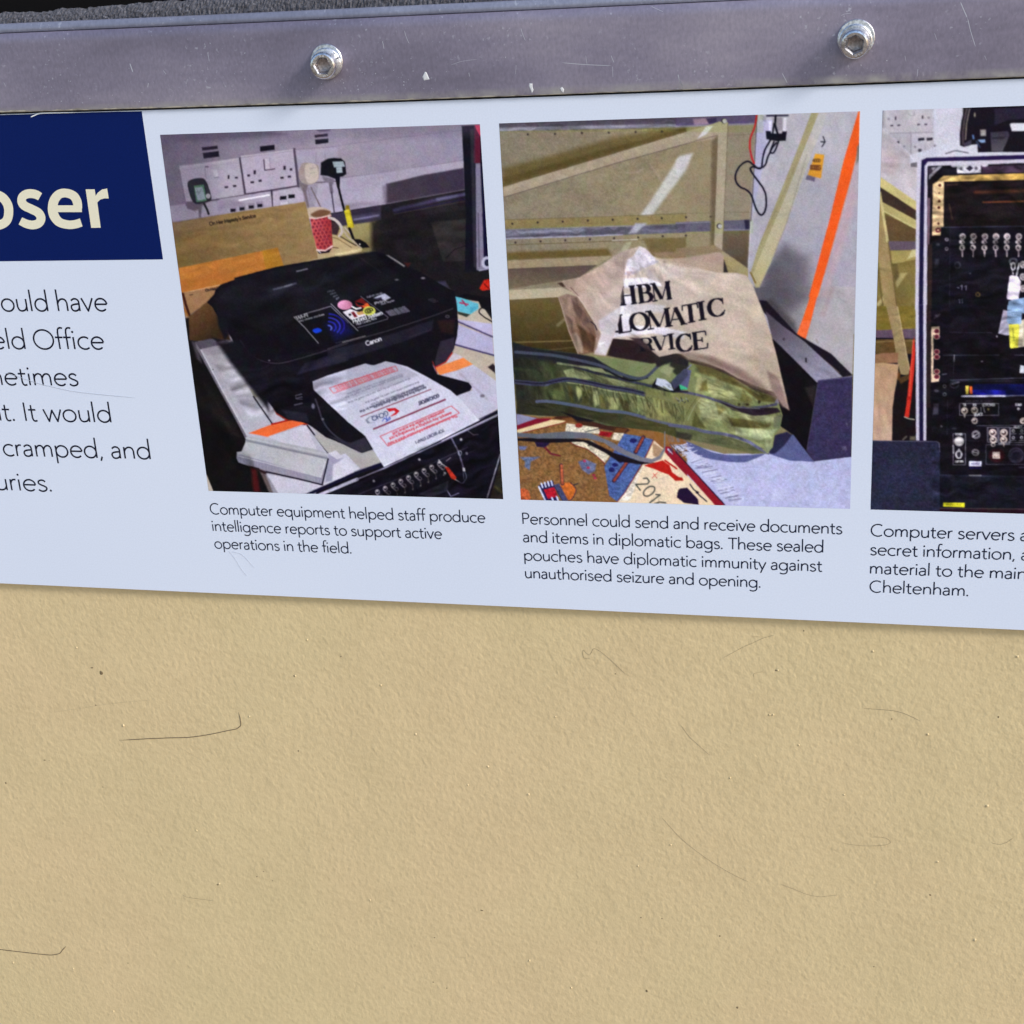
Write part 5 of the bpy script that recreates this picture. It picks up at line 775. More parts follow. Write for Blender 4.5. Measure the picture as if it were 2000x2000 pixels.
    P(flap, [(700, 1700), (180, 156, 140), (1300, 2100), (200, 184, 182)], raw=True, r='E', soft=1.5, amp=4); P([(1200, 1480), (1380, 1400), (1330, 1600), (1250, 1640)], (178, 160, 154), soft=8); P([(1100, 1830), (1280, 1780), (1290, 1932), (1100, 1932)], (196, 178, 172), soft=12)
    P([(830, 290), (1020, 170), (1000, 300), (950, 440), (890, 585), (800, 560), (850, 420)], (210, 202, 212), r='G', soft=5); P([(780, 280), (850, 400), (810, 540), (790, 560), (812, 430)], (150, 128, 118), soft=3); L([(620, 30), (700, 150), (780, 280), (850, 395)], 1.8, (214, 198, 186), soft=1.6); L([(765, 300), (800, 330), (815, 370)], 2, (40, 30, 40)); L([(590, 5), (660, 80)], 1.2, (90, 70, 60)); L([(840, 490), (880, 480)], 3, (235, 230, 240), soft=3); L([(640, 20), (800, 40), (900, 60)], 1.2, (160, 138, 124), al=.6)
    P([(655, 1745), (700, 1735), (735, 1782), (700, 1778)], (66, 50, 40), r='E', soft=2); L([(1310, 1480), (1320, 1700), (1300, 1860)], 1.4, (150, 128, 128), al=.6)
    p.shade(flap, .16, 40, 12, 40, 80, 3, raw=True); p.shade([(484, 90), (650, 85), (812, 430), (790, 562), (658, 575)], .35, 36, 7, 70, 81, 3, r='G')
    p.shade([(60, 160), (1932, 90), (1932, 1500), (100, 1900)], .07, 70, 26, -4, 82, 6, r='E'); p.shade([(60, 160), (1932, 90), (1932, 1500), (100, 1900)], .07, 5, 3, 0, 83, 6); p.shade([(75, 150), (1932, 95), (1932, 235), (75, 240)], .3, 60, 5, -3, 84, 2); p.shade([(135, 1200), (1932, 1150), (1932, 1243), (140, 1310)], .3, 60, 5, -3, 85, 2)
    p.shade([(800, 120), (1830, 90), (1780, 1932), (740, 1932)], .06, 80, 30, 100, 86, 8, r='F'); p.shade([(640, 0), (1500, 0), (1480, 750), (760, 150)], .09, 60, 26, 40, 87, 8, r='H')
    p.shade([(130, 1250), (550, 1160), (1300, 1300), (1100, 1840), (150, 1840)], .30, 3.2, 2.6, 0, 88, 2, r='G'); p.shade([(1000, 1840), (1300, 1310), (1581, 1600), (1581, 1860)], .10, 3.2, 2.6, 0, 89, 2); p.shade([(300, 1400), (1460, 1440), (1460, 1860), (450, 1850)], .08, 5, 4, 0, 90, 2, r='H')
    p.shade([(1193, 782), (1482, 748), (1472, 1428), (1160, 1470), (1095, 1375)], .25, 3, 2.4, 0, 91, 2); p.shade([(800, 430), (1390, 750), (1180, 800)], .15, 30, 9, 40, 92, 3)
    # gray strap on the rug
    P([(130, 1300), (420, 1290), (600, 1300), (760, 1320), (950, 1420), (1200, 1500), (1310, 1510), (1200, 1525), (1000, 1500), (880, 1420), (700, 1330), (400, 1340), (130, 1320)], (22, 16, 26), r='G', soft=2); P([(130, 1250), (300, 1262), (560, 1240), (760, 1255), (950, 1335), (1060, 1400), (1200, 1460), (1290, 1478), (1350, 1450), (1392, 1380), (1395, 1240), (1404, 1240), (1402, 1400), (1360, 1480), (1280, 1512), (1180, 1495), (1000, 1420), (880, 1340), (740, 1302), (540, 1302), (300, 1302), (130, 1285)], [(200, 1280), (92, 98, 112), (1300, 1480), (120, 120, 134)], soft=1.4); L([(720, 1245), (850, 1212)], 1.6, (60, 56, 64)); L([(740, 1362), (800, 1350)], 2, (30, 24, 30))
    return p
# ================================================================== photograph three: equipment rack
def photo_three():
    p = Print('printed_photo', 0.00009, 0.13100, -0.20636, -0.05683, STEP); P, L = p.P, p.L
    p.c[:] = (16, 13, 22)
    P([(140, 60), (920, 30), (930, 560), (420, 620), (140, 520)], (196, 193, 208), r='I', amp=3); P([(640, 50), (920, 40), (900, 360), (640, 450)], (206, 206, 224), soft=4)
    P([(160, 78), (640, 62), (640, 290), (240, 300), (160, 240)], (190, 186, 198), amp=2); L([(165, 80), (168, 235)], 4, (150, 146, 160)); L([(185, 85), (185, 235)], 1.4, (170, 166, 178)); L([(230, 292), (640, 282)], 1.6, (150, 144, 158)); L([(432, 295), (430, 485)], 2, (150, 144, 158)); L([(645, 60), (645, 440)], 1, (184, 182, 196)); L([(410, 110), (430, 128), (462, 118), (462, 85)], 1.2, (150, 146, 160)); P([(240, 300), (425, 298), (425, 480), (380, 440)], (180, 176, 188)); P([(440, 298), (640, 290), (640, 440), (440, 480)], (196, 193, 206))
    p.holes([(286, 150, 16, 34), (540, 140, 16, 30), (250, 220, 28, 14), (316, 217, 26, 14), (503, 210, 24, 14), (572, 208, 26, 14)], (66, 60, 76)); [p.E(c, 11, 10, (130, 124, 138), soft=2) for c in ((222, 157), (598, 145), (368, 415), (470, 418), (655, 408))]; p.holes([(527, 350, 58, 26), (607, 348, 58, 26)], (40, 36, 52)); P([(295, 370), (320, 365), (322, 390)], (40, 36, 46)); p.E((515, 452), 18, 16, (70, 66, 80), soft=2); L([(565, 380), (565, 460)], 1, (160, 156, 170))
    P([(135, 235), (160, 240), (430, 500), (500, 560), (485, 1020), (125, 690)], [(200, 400), (192, 184, 194), (420, 900), (204, 196, 206)], soft=1.6, amp=4); P([(150, 440), (300, 500), (300, 700), (150, 640)], (198, 176, 186), soft=20, al=.6)
    P([(125, 690), (485, 1020), (485, 2000), (80, 2000)], (124, 110, 62), amp=5); P([(125, 690), (480, 935), (480, 1025), (300, 900), (128, 792)], (202, 190, 128)); P([(125, 790), (300, 900), (480, 1020), (480, 1115), (150, 932)], (60, 46, 38), soft=1.6); P([(150, 932), (480, 1110), (480, 1195), (165, 1022)], [(150, 950), (176, 162, 104), (470, 1140), (190, 180, 124)]); L([(165, 1020), (480, 1195)], 2, (214, 204, 150)); P([(180, 1050), (480, 1198), (480, 1315), (215, 1305)], (96, 76, 50), soft=1.6, amp=5); P([(210, 1308), (480, 1310), (480, 1392), (235, 1395)], (100, 84, 102), soft=1.6); P([(240, 1400), (480, 1392), (480, 1478), (255, 1525)], (166, 150, 92)); P([(390, 1480), (440, 1390), (480, 1385), (480, 1450)], (204, 196, 146), soft=2); P([(275, 1660), (330, 1610), (400, 1605), (300, 1750)], (168, 156, 104), soft=4); P([(100, 1900), (180, 1820), (200, 1840), (120, 1932)], (184, 174, 122), soft=4); P([(250, 1520), (300, 1520), (320, 1640), (280, 1700)], (98, 84, 48), soft=5)
    P([(125, 800), (160, 960), (215, 1310), (260, 1640), (300, 1950), (180, 1950), (140, 1600), (110, 1380), (120, 1000)], (158, 136, 94), amp=4); L([(135, 850), (160, 1000), (210, 1310)], 5, (206, 190, 136)); L([(215, 1310), (262, 1640), (300, 1950)], 2, (110, 92, 58)); L([(118, 1580), (170, 1950)], 2, (96, 80, 50))
    P([(60, -10), (455, -10), (455, 245), (80, 265)], (120, 104, 46), r='J', amp=6); P([(80, 208), (455, 192), (455, 282), (80, 272)], (94, 76, 94), soft=1.8, amp=6); P([(78, 290), (455, 285), (430, 420), (75, 418)], (94, 72, 40), soft=2, amp=5); L([(80, 312), (455, 300)], 1.4, (140, 118, 80)); P([(270, 200), (330, 200), (400, 560), (360, 540)], (78, 58, 34), soft=5)
    P([(188, -10), (290, -10), (340, 260), (398, 562), (390, 612), (318, 602), (290, 500), (250, 260)], (154, 134, 98), amp=4); L([(290, 0), (398, 560)], 2, (190, 172, 130)); P([(290, 560), (318, 600), (300, 660), (280, 640)], (96, 60, 30), soft=3)
    P([(75, 425), (150, 412), (300, 408), (290, 500), (150, 505), (75, 500)], (142, 104, 78), soft=2, amp=4); P([(75, 500), (150, 500), (300, 512), (288, 640), (262, 770), (245, 1000), (245, 1200), (50, 1200)], [(150, 500), (184, 148, 116), (150, 1150), (196, 164, 144)], soft=1.6, amp=5); P([(300, 660), (360, 620), (455, 560), (455, 1200), (240, 1200), (245, 900), (265, 770)], (22, 15, 20), soft=1.8); P([(290, 640), (390, 600), (430, 620), (320, 690)], (80, 56, 36), soft=3); L([(340, 1190), (370, 1160)], 3, (96, 92, 86), soft=2); P([(400, 1160), (450, 1160), (450, 1195), (400, 1195)], (100, 92, 78), soft=4)
    P([(438, 262), (450, 380), (440, 560), (412, 830), (392, 990), (352, 985), (378, 810), (400, 560), (420, 400)], (208, 48, 36)); P([(378, 795), (418, 800), (410, 840), (372, 830)], (176, 30, 28)); L([(352, 985), (388, 1000), (440, 1010)], 2, (196, 186, 170)); L([(430, 300), (395, 800)], 1.4, (236, 96, 74))
    # flight case frame
    P([(420, 500), (720, 400), (900, 358), (1058, 392), (1065, 470), (1520, 460), (1520, 515), (560, 530), (500, 600), (425, 605)], (212, 212, 230), r='I', amp=2); L([(760, 482), (850, 455), (968, 475)], 2.6, (112, 110, 124)); P([(425, 575), (490, 562), (490, 612), (430, 608)], (110, 108, 118)); P([(490, 560), (540, 525), (600, 560), (586, 620), (582, 1960), (470, 1960), (480, 1000)], (208, 203, 226)); P([(530, 545), (560, 530), (545, 1960), (503, 1960), (515, 1000)], (24, 20, 58)); P([(545, 545), (575, 522), (1520, 495), (1520, 535), (590, 560), (560, 600)], (34, 20, 70)); P([(590, 562), (1520, 535), (1520, 572), (590, 600)], (210, 204, 224))
    P([(590, 602), (1520, 572), (1520, 1950), (584, 1950), (586, 900)], (20, 16, 24)); P([(588, 900), (612, 900), (605, 1340), (586, 1340)], (120, 96, 112), soft=2); P([(586, 1340), (632, 1340), (625, 1950), (584, 1950)], (44, 32, 32), soft=1.6)
    P([(1100, 600), (1520, 588), (1520, 660), (1100, 668)], (62, 46, 66), soft=3); P([(595, 612), (720, 600), (600, 720)], (58, 50, 64)); P([(690, 600), (728, 600), (600, 728), (600, 690)], (170, 166, 182)); P([(620, 612), (670, 608), (640, 650)], (140, 136, 150), soft=2)
    P([(862, 592), (1092, 585), (1090, 665), (866, 668)], (196, 192, 206), amp=3); p.E((840, 592), 34, 22, (206, 202, 216)); p.E((1125, 588), 34, 20, (206, 202, 216)); p.E((905, 625), 16, 16, (90, 84, 98), soft=2); p.E((1045, 620), 16, 16, (90, 84, 98), soft=2); P([(950, 625), (985, 595), (1020, 620), (985, 650)], (40, 34, 48))
    P([(680, 740), (738, 692), (1520, 668), (1520, 728), (720, 748), (690, 770)], [(700, 720), (204, 172, 110), (1500, 700), (190, 152, 80)]); P([(638, 772), (690, 738), (742, 745), (738, 1172), (712, 1178), (710, 1255), (630, 1256)], (210, 180, 140), amp=3); P([(900, 695), (1120, 690), (1115, 725), (905, 730)], (160, 130, 74), soft=4)
    for x, y, q in ((703, 782, 14), (697, 855, 8), (697, 932, 14), (695, 992, 14), (690, 1142, 11)): p.E((x, y), q, q, (60, 24, 22), soft=1.6)
    p.ring((686, 1205), 18, 17, 3, (96, 34, 48)); P([(745, 750), (1520, 732), (1520, 1168), (745, 1172)], (22, 16, 20), soft=1.5)
    L([(1040, 850), (1520, 832)], 6, (72, 42, 30), soft=6); L([(1110, 942), (1520, 932)], 2.6, (104, 56, 34), soft=3); L([(790, 960), (820, 1100)], 2, (60, 50, 34), soft=3); L([(770, 780), (870, 772)], 2, (60, 44, 36), soft=2)
    P([(636, 1258), (715, 1256), (720, 1178), (1520, 1165), (1520, 1950), (630, 1950)], (17, 15, 25)); L([(720, 1178), (1520, 1168)], 1.8, (52, 54, 74)); L([(800, 1190), (795, 1932)], 1.2, (36, 36, 48))
    for x in (918, 1020, 1128, 1233, 1338, 1448):
        p.ring((x, 1265), 23, 24, 3.4, (186, 174, 180)); p.E((x - 2, 1262), 12, 14, (150, 134, 140)); P([(x - 30, 1300), (x + 8, 1290), (x + 24, 1322), (x - 12, 1340)], (158, 146, 152)); p.E((x + 2, 1318), 9, 8, (46, 38, 46)); p.ring((x - 4, 1370), 20, 22, 3.4, (182, 168, 174)); p.E((x + 6, 1365), 9, 12, (206, 196, 200)); L([(x - 4, 1395), (x - 2, 1452)], 3, (164, 150, 158)); p.E((x - 22, 1318), 10, 14, (190, 180, 188), soft=2)
    for c in ((768, 1293), (768, 1380)): p.ring(c, 13, 13, 2.2, (120, 116, 128))
    p.ring((870, 1535), 26, 28, 2.4, (44, 42, 54)); P([(660, 1475), (695, 1475), (690, 1560), (650, 1560)], (38, 38, 50), soft=3); p.E((685, 1340), 20, 12, (62, 58, 68), soft=4)
    p.text('11', (895, 1765), (950, 1770), 6, 1.6, (130, 130, 150)); L([(870, 1745), (885, 1750)], 1.6, (130, 130, 150)); p.text('11', (880, 1890), (915, 1890), 5, 1.4, (92, 92, 110)); p.ring((1062, 1812), 18, 18, 3, (74, 60, 40)); p.E((990, 1613), 6, 6, (90, 90, 100), soft=2)
    p.ring((1395, 1498), 34, 26, 4, (66, 68, 78)); p.ring((1395, 1545), 18, 34, 2.4, (170, 168, 180)); L([(1450, 1520), (1425, 1640)], 3, (190, 188, 200)); L([(1370, 1520), (1395, 1620)], 2.2, (190, 188, 200))
    for y in (1530, 1645, 1755): p.ring((1488, y), 22, 26, 4, (160, 150, 158)); p.E((1490, y), 10, 12, (200, 190, 196))
    P([(1360, 1640), (1380, 1628), (1440, 1640), (1468, 1690), (1462, 1740), (1445, 1868), (1425, 1875), (1338, 1855), (1335, 1830)], (216, 208, 230)); P([(1352, 1872), (1520, 1835), (1520, 1990), (1340, 1990)], (138, 168, 208))
    P([(1240, 22), (1290, 30), (1300, 252), (1262, 252), (1195, 235), (1198, 215)], (172, 168, 192), r='J'); P([(1375, 125), (1440, 105), (1440, 352), (1360, 362)], (200, 192, 172), amp=4); P([(1278, -20), (1412, -20), (1402, 140), (1380, 158), (1290, 148), (1272, 130)], (140, 170, 210)); P([(1290, 155), (1378, 150), (1385, 180), (1372, 362), (1305, 370), (1298, 350)], (218, 212, 76)); L([(1325, 190), (1335, 300)], 2.4, (150, 150, 60), soft=2)
    p.E((1183, 262), 7, 8, (190, 190, 200), soft=2)
    P([(452, -20), (550, -20), (548, 1198), (456, 1198)], (208, 204, 228)); P([(480, -20), (521, -20), (522, 1198), (485, 1198)], (24, 20, 58)); P([(550, -20), (590, -20), (585, 900), (548, 900)], (38, 28, 32), soft=2)
    P([(592, 176), (668, 172), (668, 245), (612, 250), (612, 600), (668, 612), (660, 668), (592, 676)], (208, 184, 160)); P([(614, 250), (690, 248), (690, 600), (614, 600)], (14, 12, 20))
    for y in (215, 265, 400, 447, 578, 625): p.E((642, y), 28, 24, (192, 166, 150)); p.ring((642, y), 15, 13, 3, (92, 30, 44)); p.E((642, y), 9, 8, (58, 20, 34))
    p.E((645, 75), 24, 14, (50, 48, 58), soft=3); L([(620, 100), (670, 60)], 2, (64, 60, 72), soft=2)
    L([(700, 432), (1200, 430)], 1.6, (58, 60, 74), soft=1.6); L([(1340, 430), (1440, 430)], 1.6, (70, 70, 84)); L([(800, 430), (797, 490)], 2, (120, 118, 130)); L([(797, 490), (790, 600)], 1.2, (46, 44, 56)); L([(690, 605), (730, 598)], 1.8, (90, 90, 104)); L([(765, 655), (1100, 645), (1440, 635)], 2, (58, 60, 78)); L([(800, 665), (1440, 660)], 1.2, (44, 44, 60)); p.E((1048, 487), 10, 6, (120, 118, 130), soft=2); L([(760, 225), (1140, 228)], 1.2, (42, 42, 56))
    P([(970, 690), (1440, 690), (1440, 795), (1260, 792), (970, 745)], (11, 13, 62), soft=3); P([(960, 745), (1000, 740), (1262, 748), (1262, 792), (965, 788)], (24, 26, 132), soft=2); P([(900, 705), (930, 705), (926, 782), (903, 782)], (222, 202, 84)); P([(936, 708), (960, 712), (964, 782), (938, 782)], (226, 96, 44)); L([(868, 800), (1256, 797)], 3.4, (196, 196, 222)); L([(1256, 797), (1440, 792)], 2, (104, 106, 134))
    p.ring((800, 695), 38, 30, 2.4, (44, 44, 58)); L([(780, 690), (840, 672)], 3, (90, 90, 104), soft=2); p.text('oo oo o ooo', (900, 848), (1150, 846), 2, 1, (64, 62, 72))
    for c in ((712, 710), (712, 782)): p.ring(c, 13, 13, 1.8, (92, 90, 102))
    p.E((640, 750), 22, 14, (62, 60, 70), soft=4); P([(615, 870), (660, 860), (655, 960), (605, 970)], (56, 54, 68), soft=3); p.E((685, 1070), 10, 8, (76, 74, 88), soft=3); p.E((800, 1090), 20, 8, (56, 54, 66), soft=4); L([(740, 830), (735, 1140)], 1.2, (34, 34, 46))
    def rect(x0, y0, x1, y1, c=(112, 110, 126)): L([(x0, y0), (x1, y0), (x1, y1), (x0, y1), (x0, y0)], 1.4, c)
    rect(848, 865, 1198, 970); rect(790, 1137, 900, 1415); rect(1098, 1080, 1186, 1212); rect(1198, 1080, 1297, 1232); rect(1303, 1085, 1440, 1215); rect(1085, 1235, 1440, 1412, (66, 64, 78)); L([(1000, 1065), (1440, 1060)], 1.4, (74, 74, 90))
    def conn(x, y, r_): p.ring((x, y), r_, r_, 3.4, (176, 162, 160)); p.E((x - 4, y - 6), r_ * .45, r_ * .45, (206, 196, 192)); p.E((x + 6, y + 8), r_ * .3, r_ * .3, (84, 60, 60))
    conn(892, 930, 24); conn(982, 925, 24); P([(878, 950), (906, 950), (893, 1000)], (170, 160, 160)); P([(968, 950), (996, 950), (985, 1000)], (150, 140, 142)); conn(982, 1020, 22)
    p.text('TX', (880, 890), (905, 888), 3, 1.2, (190, 190, 200)); p.text('RX', (972, 890), (998, 888), 3, 1.2, (190, 190, 200)); p.text('LO POWER', (1055, 890), (1165, 886), 3, 1.4, (180, 180, 192)); p.text('BLACK', (985, 975), (1055, 972), 3.2, 1.6, (206, 206, 216)); p.text('POWER', (1350, 885), (1405, 883), 3, 1.2, (180, 180, 190)); p.E((1376, 913), 12, 12, (190, 190, 200), soft=1.6); p.E((1106, 916), 10, 12, (112, 106, 70), soft=2); L([(1040, 900), (1040, 945)], 2, (110, 108, 120)); L([(1060, 900), (1075, 945)], 1.6, (150, 148, 160))
    conn(1145, 1128, 27); conn(1245, 1128, 27); conn(1150, 1190, 25); conn(1243, 1190, 25); p.ring((1148, 1235), 16, 14, 2, (176, 162, 160)); P([(1230, 1215), (1258, 1215), (1245, 1258)], (160, 146, 146)); conn(1418, 1020, 22)
    p.E((842, 1205), 43, 42, (172, 168, 174)); p.E((836, 1198), 28, 26, (198, 194, 200), soft=3); p.ring((842, 1205), 43, 42, 1.6, (116, 112, 120)); p.text('POWER', (812, 1152), (872, 1150), 2.6, 1.1, (200, 200, 212)); p.ring((840, 1322), 25, 32, 3.4, (172, 170, 180)); p.E((842, 1330), 14, 22, (40, 38, 48)); P([(820, 1300), (842, 1268), (862, 1300)], (186, 184, 194)); p.text('ON POWER', (805, 1395), (880, 1393), 2.2, 1, (196, 196, 206)); p.text('I', (840, 1385), (846, 1370), 3, 1.6, (200, 200, 210)); L([(790, 1245), (792, 1310)], 3, (150, 148, 160), soft=2)
    p.ring((995, 1145), 30, 30, 4.4, (112, 108, 118)); L([(965, 1165), (1020, 1130)], 2.4, (150, 146, 156)); p.ring((990, 1305), 27, 24, 3.6, (98, 94, 104)); L([(970, 1300), (1010, 1310)], 2, (130, 128, 138)); L([(930, 1200), (1060, 1200)], 1.2, (40, 38, 50))
    for x in (1330, 1405):
        for y in (1112, 1172): p.ring((x, y), 10, 11, 1.8, (150, 148, 158)); L([(x - 22, y + 26), (x + 22, y + 24)], 1.4, (120, 118, 130))
    p.text('SELECT', (1335, 1085), (1410, 1082), 2.4, 1.1, (170, 170, 182)); p.text('AF OUT', (1205, 1232), (1300, 1228), 2.6, 1.2, (140, 138, 150)); L([(1100, 1100), (1100, 1195)], 3, (84, 82, 96)); L([(1200, 1100), (1200, 1195)], 3, (84, 82, 96))
    p.E((1180, 1332), 72, 62, (50, 14, 24), soft=8); P([(1144, 1300), (1210, 1297), (1210, 1362), (1142, 1360)], (226, 208, 200)); P([(1152, 1332), (1176, 1345), (1202, 1330), (1190, 1345), (1160, 1348)], (140, 110, 100)); p.ring((1356, 1330), 66, 64, 3, (50, 48, 64)); p.ring((1356, 1335), 48, 46, 5, (38, 36, 50)); p.E((1358, 1345), 36, 34, (26, 24, 36), soft=3)
    P([(934, 1382), (1046, 1384), (1043, 1430), (932, 1428)], (200, 200, 224)); p.text('marked label', (952, 1412), (1028, 1412), 2.2, 1, (120, 120, 150)); P([(934, 1435), (1042, 1437), (1042, 1452), (934, 1450)], (14, 12, 56), soft=2)
    P([(672, 1500), (900, 1510), (1440, 1520), (1440, 1806), (672, 1806)], (20, 20, 32), soft=1.6); L([(672, 1508), (900, 1515), (1440, 1522)], 3, (36, 38, 54), soft=3); L([(934, 1510), (1040, 1512)], 2.4, (96, 96, 104)); L([(1385, 1440), (1440, 1440)], 2, (60, 60, 74)); P([(672, 1806), (1440, 1812), (1440, 1870), (672, 1850)], (34, 14, 28)); L([(672, 1806), (1440, 1814)], 1.8, (74, 62, 66)); P([(700, 1755), (893, 1758), (891, 1798), (700, 1790)], (220, 212, 44)); p.text('marked label', (730, 1780), (860, 1782), 2.2, 1, (140, 134, 30)); L([(730, 1770), (730, 1771)], 1, (0, 0, 0))
    P([(60, 1197), (640, 1204), (664, 1215), (670, 1240), (670, 1845), (40, 1830)], (37, 39, 62), amp=5); L([(60, 1199), (640, 1206), (664, 1220), (670, 1300)], 1.4, (92, 92, 116)); P([(140, 1400), (500, 1400), (480, 1700), (160, 1700)], (40, 42, 68), soft=30)
    P([(1392, 520), (1440, 530), (1440, 595), (1388, 590)], (200, 204, 220), amp=8)
    p.shade([(140, 60), (920, 30), (900, 400), (420, 600), (140, 300)], .05, 40, 20, 0, 101, 4, r='I'); p.shade([(130, 240), (480, 560), (480, 1930), (90, 1930)], .12, 40, 14, 30, 102, 4); p.shade([(590, 600), (1497, 580), (1497, 1932), (600, 1932)], .6, 30, 9, 0, 103, 4, add=4)
    p.shade([(560, 0), (1426, 0), (1426, 1800), (600, 1800)], .5, 24, 8, 0, 104, 4, add=4, r='J'); p.shade([(75, 420), (300, 410), (240, 1190), (60, 1190)], .10, 20, 9, 80, 105, 3); p.shade([(60, 1200), (660, 1205), (660, 1830), (50, 1820)], .3, 3, 2.5, 0, 106, 2); p.shade([(75, 0), (450, 0), (450, 400), (75, 420)], .15, 14, 6, 0, 107, 3); p.shade([(640, 770), (740, 745), (738, 1170), (630, 1255)], .12, 12, 5, 90, 108, 2, r='I')
    # printer at the top
    P([(940, 40), (1520, 20), (1520, 468), (1062, 468), (1058, 395), (1000, 400), (930, 420), (894, 405), (892, 300), (905, 180)], (20, 15, 27), r='I'); L([(958, 60), (932, 180), (920, 300), (922, 390)], 4.4, (74, 64, 72), soft=3); L([(985, 60), (955, 200), (945, 350)], 2, (150, 140, 130), soft=2); p.E((1032, 118), 7, 22, (176, 168, 150), soft=2); P([(930, 385), (1000, 350), (1000, 398), (930, 420)], (64, 58, 80), soft=3)
    P([(1220, 60), (1520, 48), (1520, 150), (1340, 170), (1220, 215)], (38, 32, 52), soft=2); P([(1180, 282), (1345, 270), (1360, 310), (1295, 462), (1190, 462)], [(1200, 300), (58, 54, 70), (1200, 450), (84, 80, 92)], soft=1.8); P([(1195, 330), (1330, 320), (1300, 345), (1195, 345)], (42, 38, 52), soft=2); P([(1362, 205), (1378, 195), (1520, 195), (1520, 268), (1382, 272)], (228, 228, 242)); P([(1082, 255), (1140, 252), (1140, 318), (1082, 320)], (110, 104, 110)); L([(1095, 272), (1130, 270)], 2, (200, 195, 195)); L([(1095, 290), (1130, 288)], 2, (200, 195, 195)); L([(1095, 306), (1130, 304)], 2, (200, 195, 195)); P([(1008, 305), (1025, 305), (1030, 345), (1015, 350)], (96, 132, 190), soft=2); P([(1060, 352), (1130, 348), (1132, 378), (1095, 382), (1070, 365)], (138, 166, 212), soft=2); L([(1050, 370), (1080, 420)], 3, (54, 70, 104), soft=3)
    return p
# ================================================================== SETTING
def interp(x, t): xs, zs = zip(*t); return float(np.interp(x, xs, zs))
TOPZ0 = [(-.60, -.0150), (-.338, -.0159), (-.261, -.0166), (-.189, -.01712), (-.057, -.0178), (.05, -.0183), (.30, -.0190)]
BOTZ0 = [(-.60, -.0448), (-.344, -.0457), (-.27, -.0464), (-.192, -.0468), (-.057, -.0470), (.046, -.0469), (.30, -.0469)]
bm = bmesh.new(); box_bm(bm, -6, 6, -8, 0.003, -1.35, -1.30)
tag(obj('bounce_ground', bm_mesh('bounce_ground', bm), m_ground), kind='structure')  # unseen ground, added for warm bounce and for the metal to reflect
TOPZ = [(x, z * 1.0033) for x, z in TOPZ0]; BOTZ = [(x, z * 1.0033) for x, z in BOTZ0]
YF = -.0012                                           # front face of the strip
# painted wall (a thing with the flaws caught in its paint as parts)
wall = empty('painted_wall', (-.15, .003, -1.30)); tag(wall, 'cream painted wall with fine pebbled texture below the white information panel', 'wall')
def child(name, me, mat, parent, smooth=False, **k):
    o = obj(name, me, mat, parent, smooth); o.matrix_parent_inverse = Matrix.Translation(-parent.location) if parent.type == 'EMPTY' else Matrix()
    for a, v in k.items(): o[a] = v
    return o
bm = bmesh.new(); box_bm(bm, -1.3, 1.0, 0.003, 0.022, -1.30, -.030)
child('wall_face', bm_mesh('wall_face', bm), m_wall, wall)
def tube(pts, r, k=6):
    P = np.asarray(pts, float); n_ = len(P); vs, fs = [], []
    r = np.broadcast_to(np.asarray(r, float), (n_,))
    for i in range(n_):
        d = P[min(i + 1, n_ - 1)] - P[max(i - 1, 0)]; d /= np.linalg.norm(d) + 1e-12
        a = np.cross(d, [0, 1, 0]); a /= np.linalg.norm(a) + 1e-12; b_ = np.cross(d, a)
        for j in range(k):
            t = 2 * math.pi * j / k; vs.append(P[i] + r[i] * (a * math.cos(t) + b_ * math.sin(t)))
    for i in range(n_ - 1):
        for j in range(k): fs.append((i * k + j, i * k + (j + 1) % k, (i + 1) * k + (j + 1) % k, (i + 1) * k + j))
    return vs, fs
def hair(name, pts, r, y, mat, parent, smooth=True, **k):
    Q = catmull(pts, False, 5) if smooth else np.array(pts, float)
    W = un(Q[:, 0], Q[:, 1], y); n_ = len(W); t = np.linspace(0, 1, n_)
    rad = r * np.clip(np.minimum(t, 1 - t) * 9 + .30, 0, 1)
    vs, fs = tube(W, rad); return child(name, mesh(name, vs, fs), mat, parent, True, **k)
def ZZ(ox, oy, s, pts): return [(ox + s * x, oy + s * y) for x, y in pts]
WS = .25880
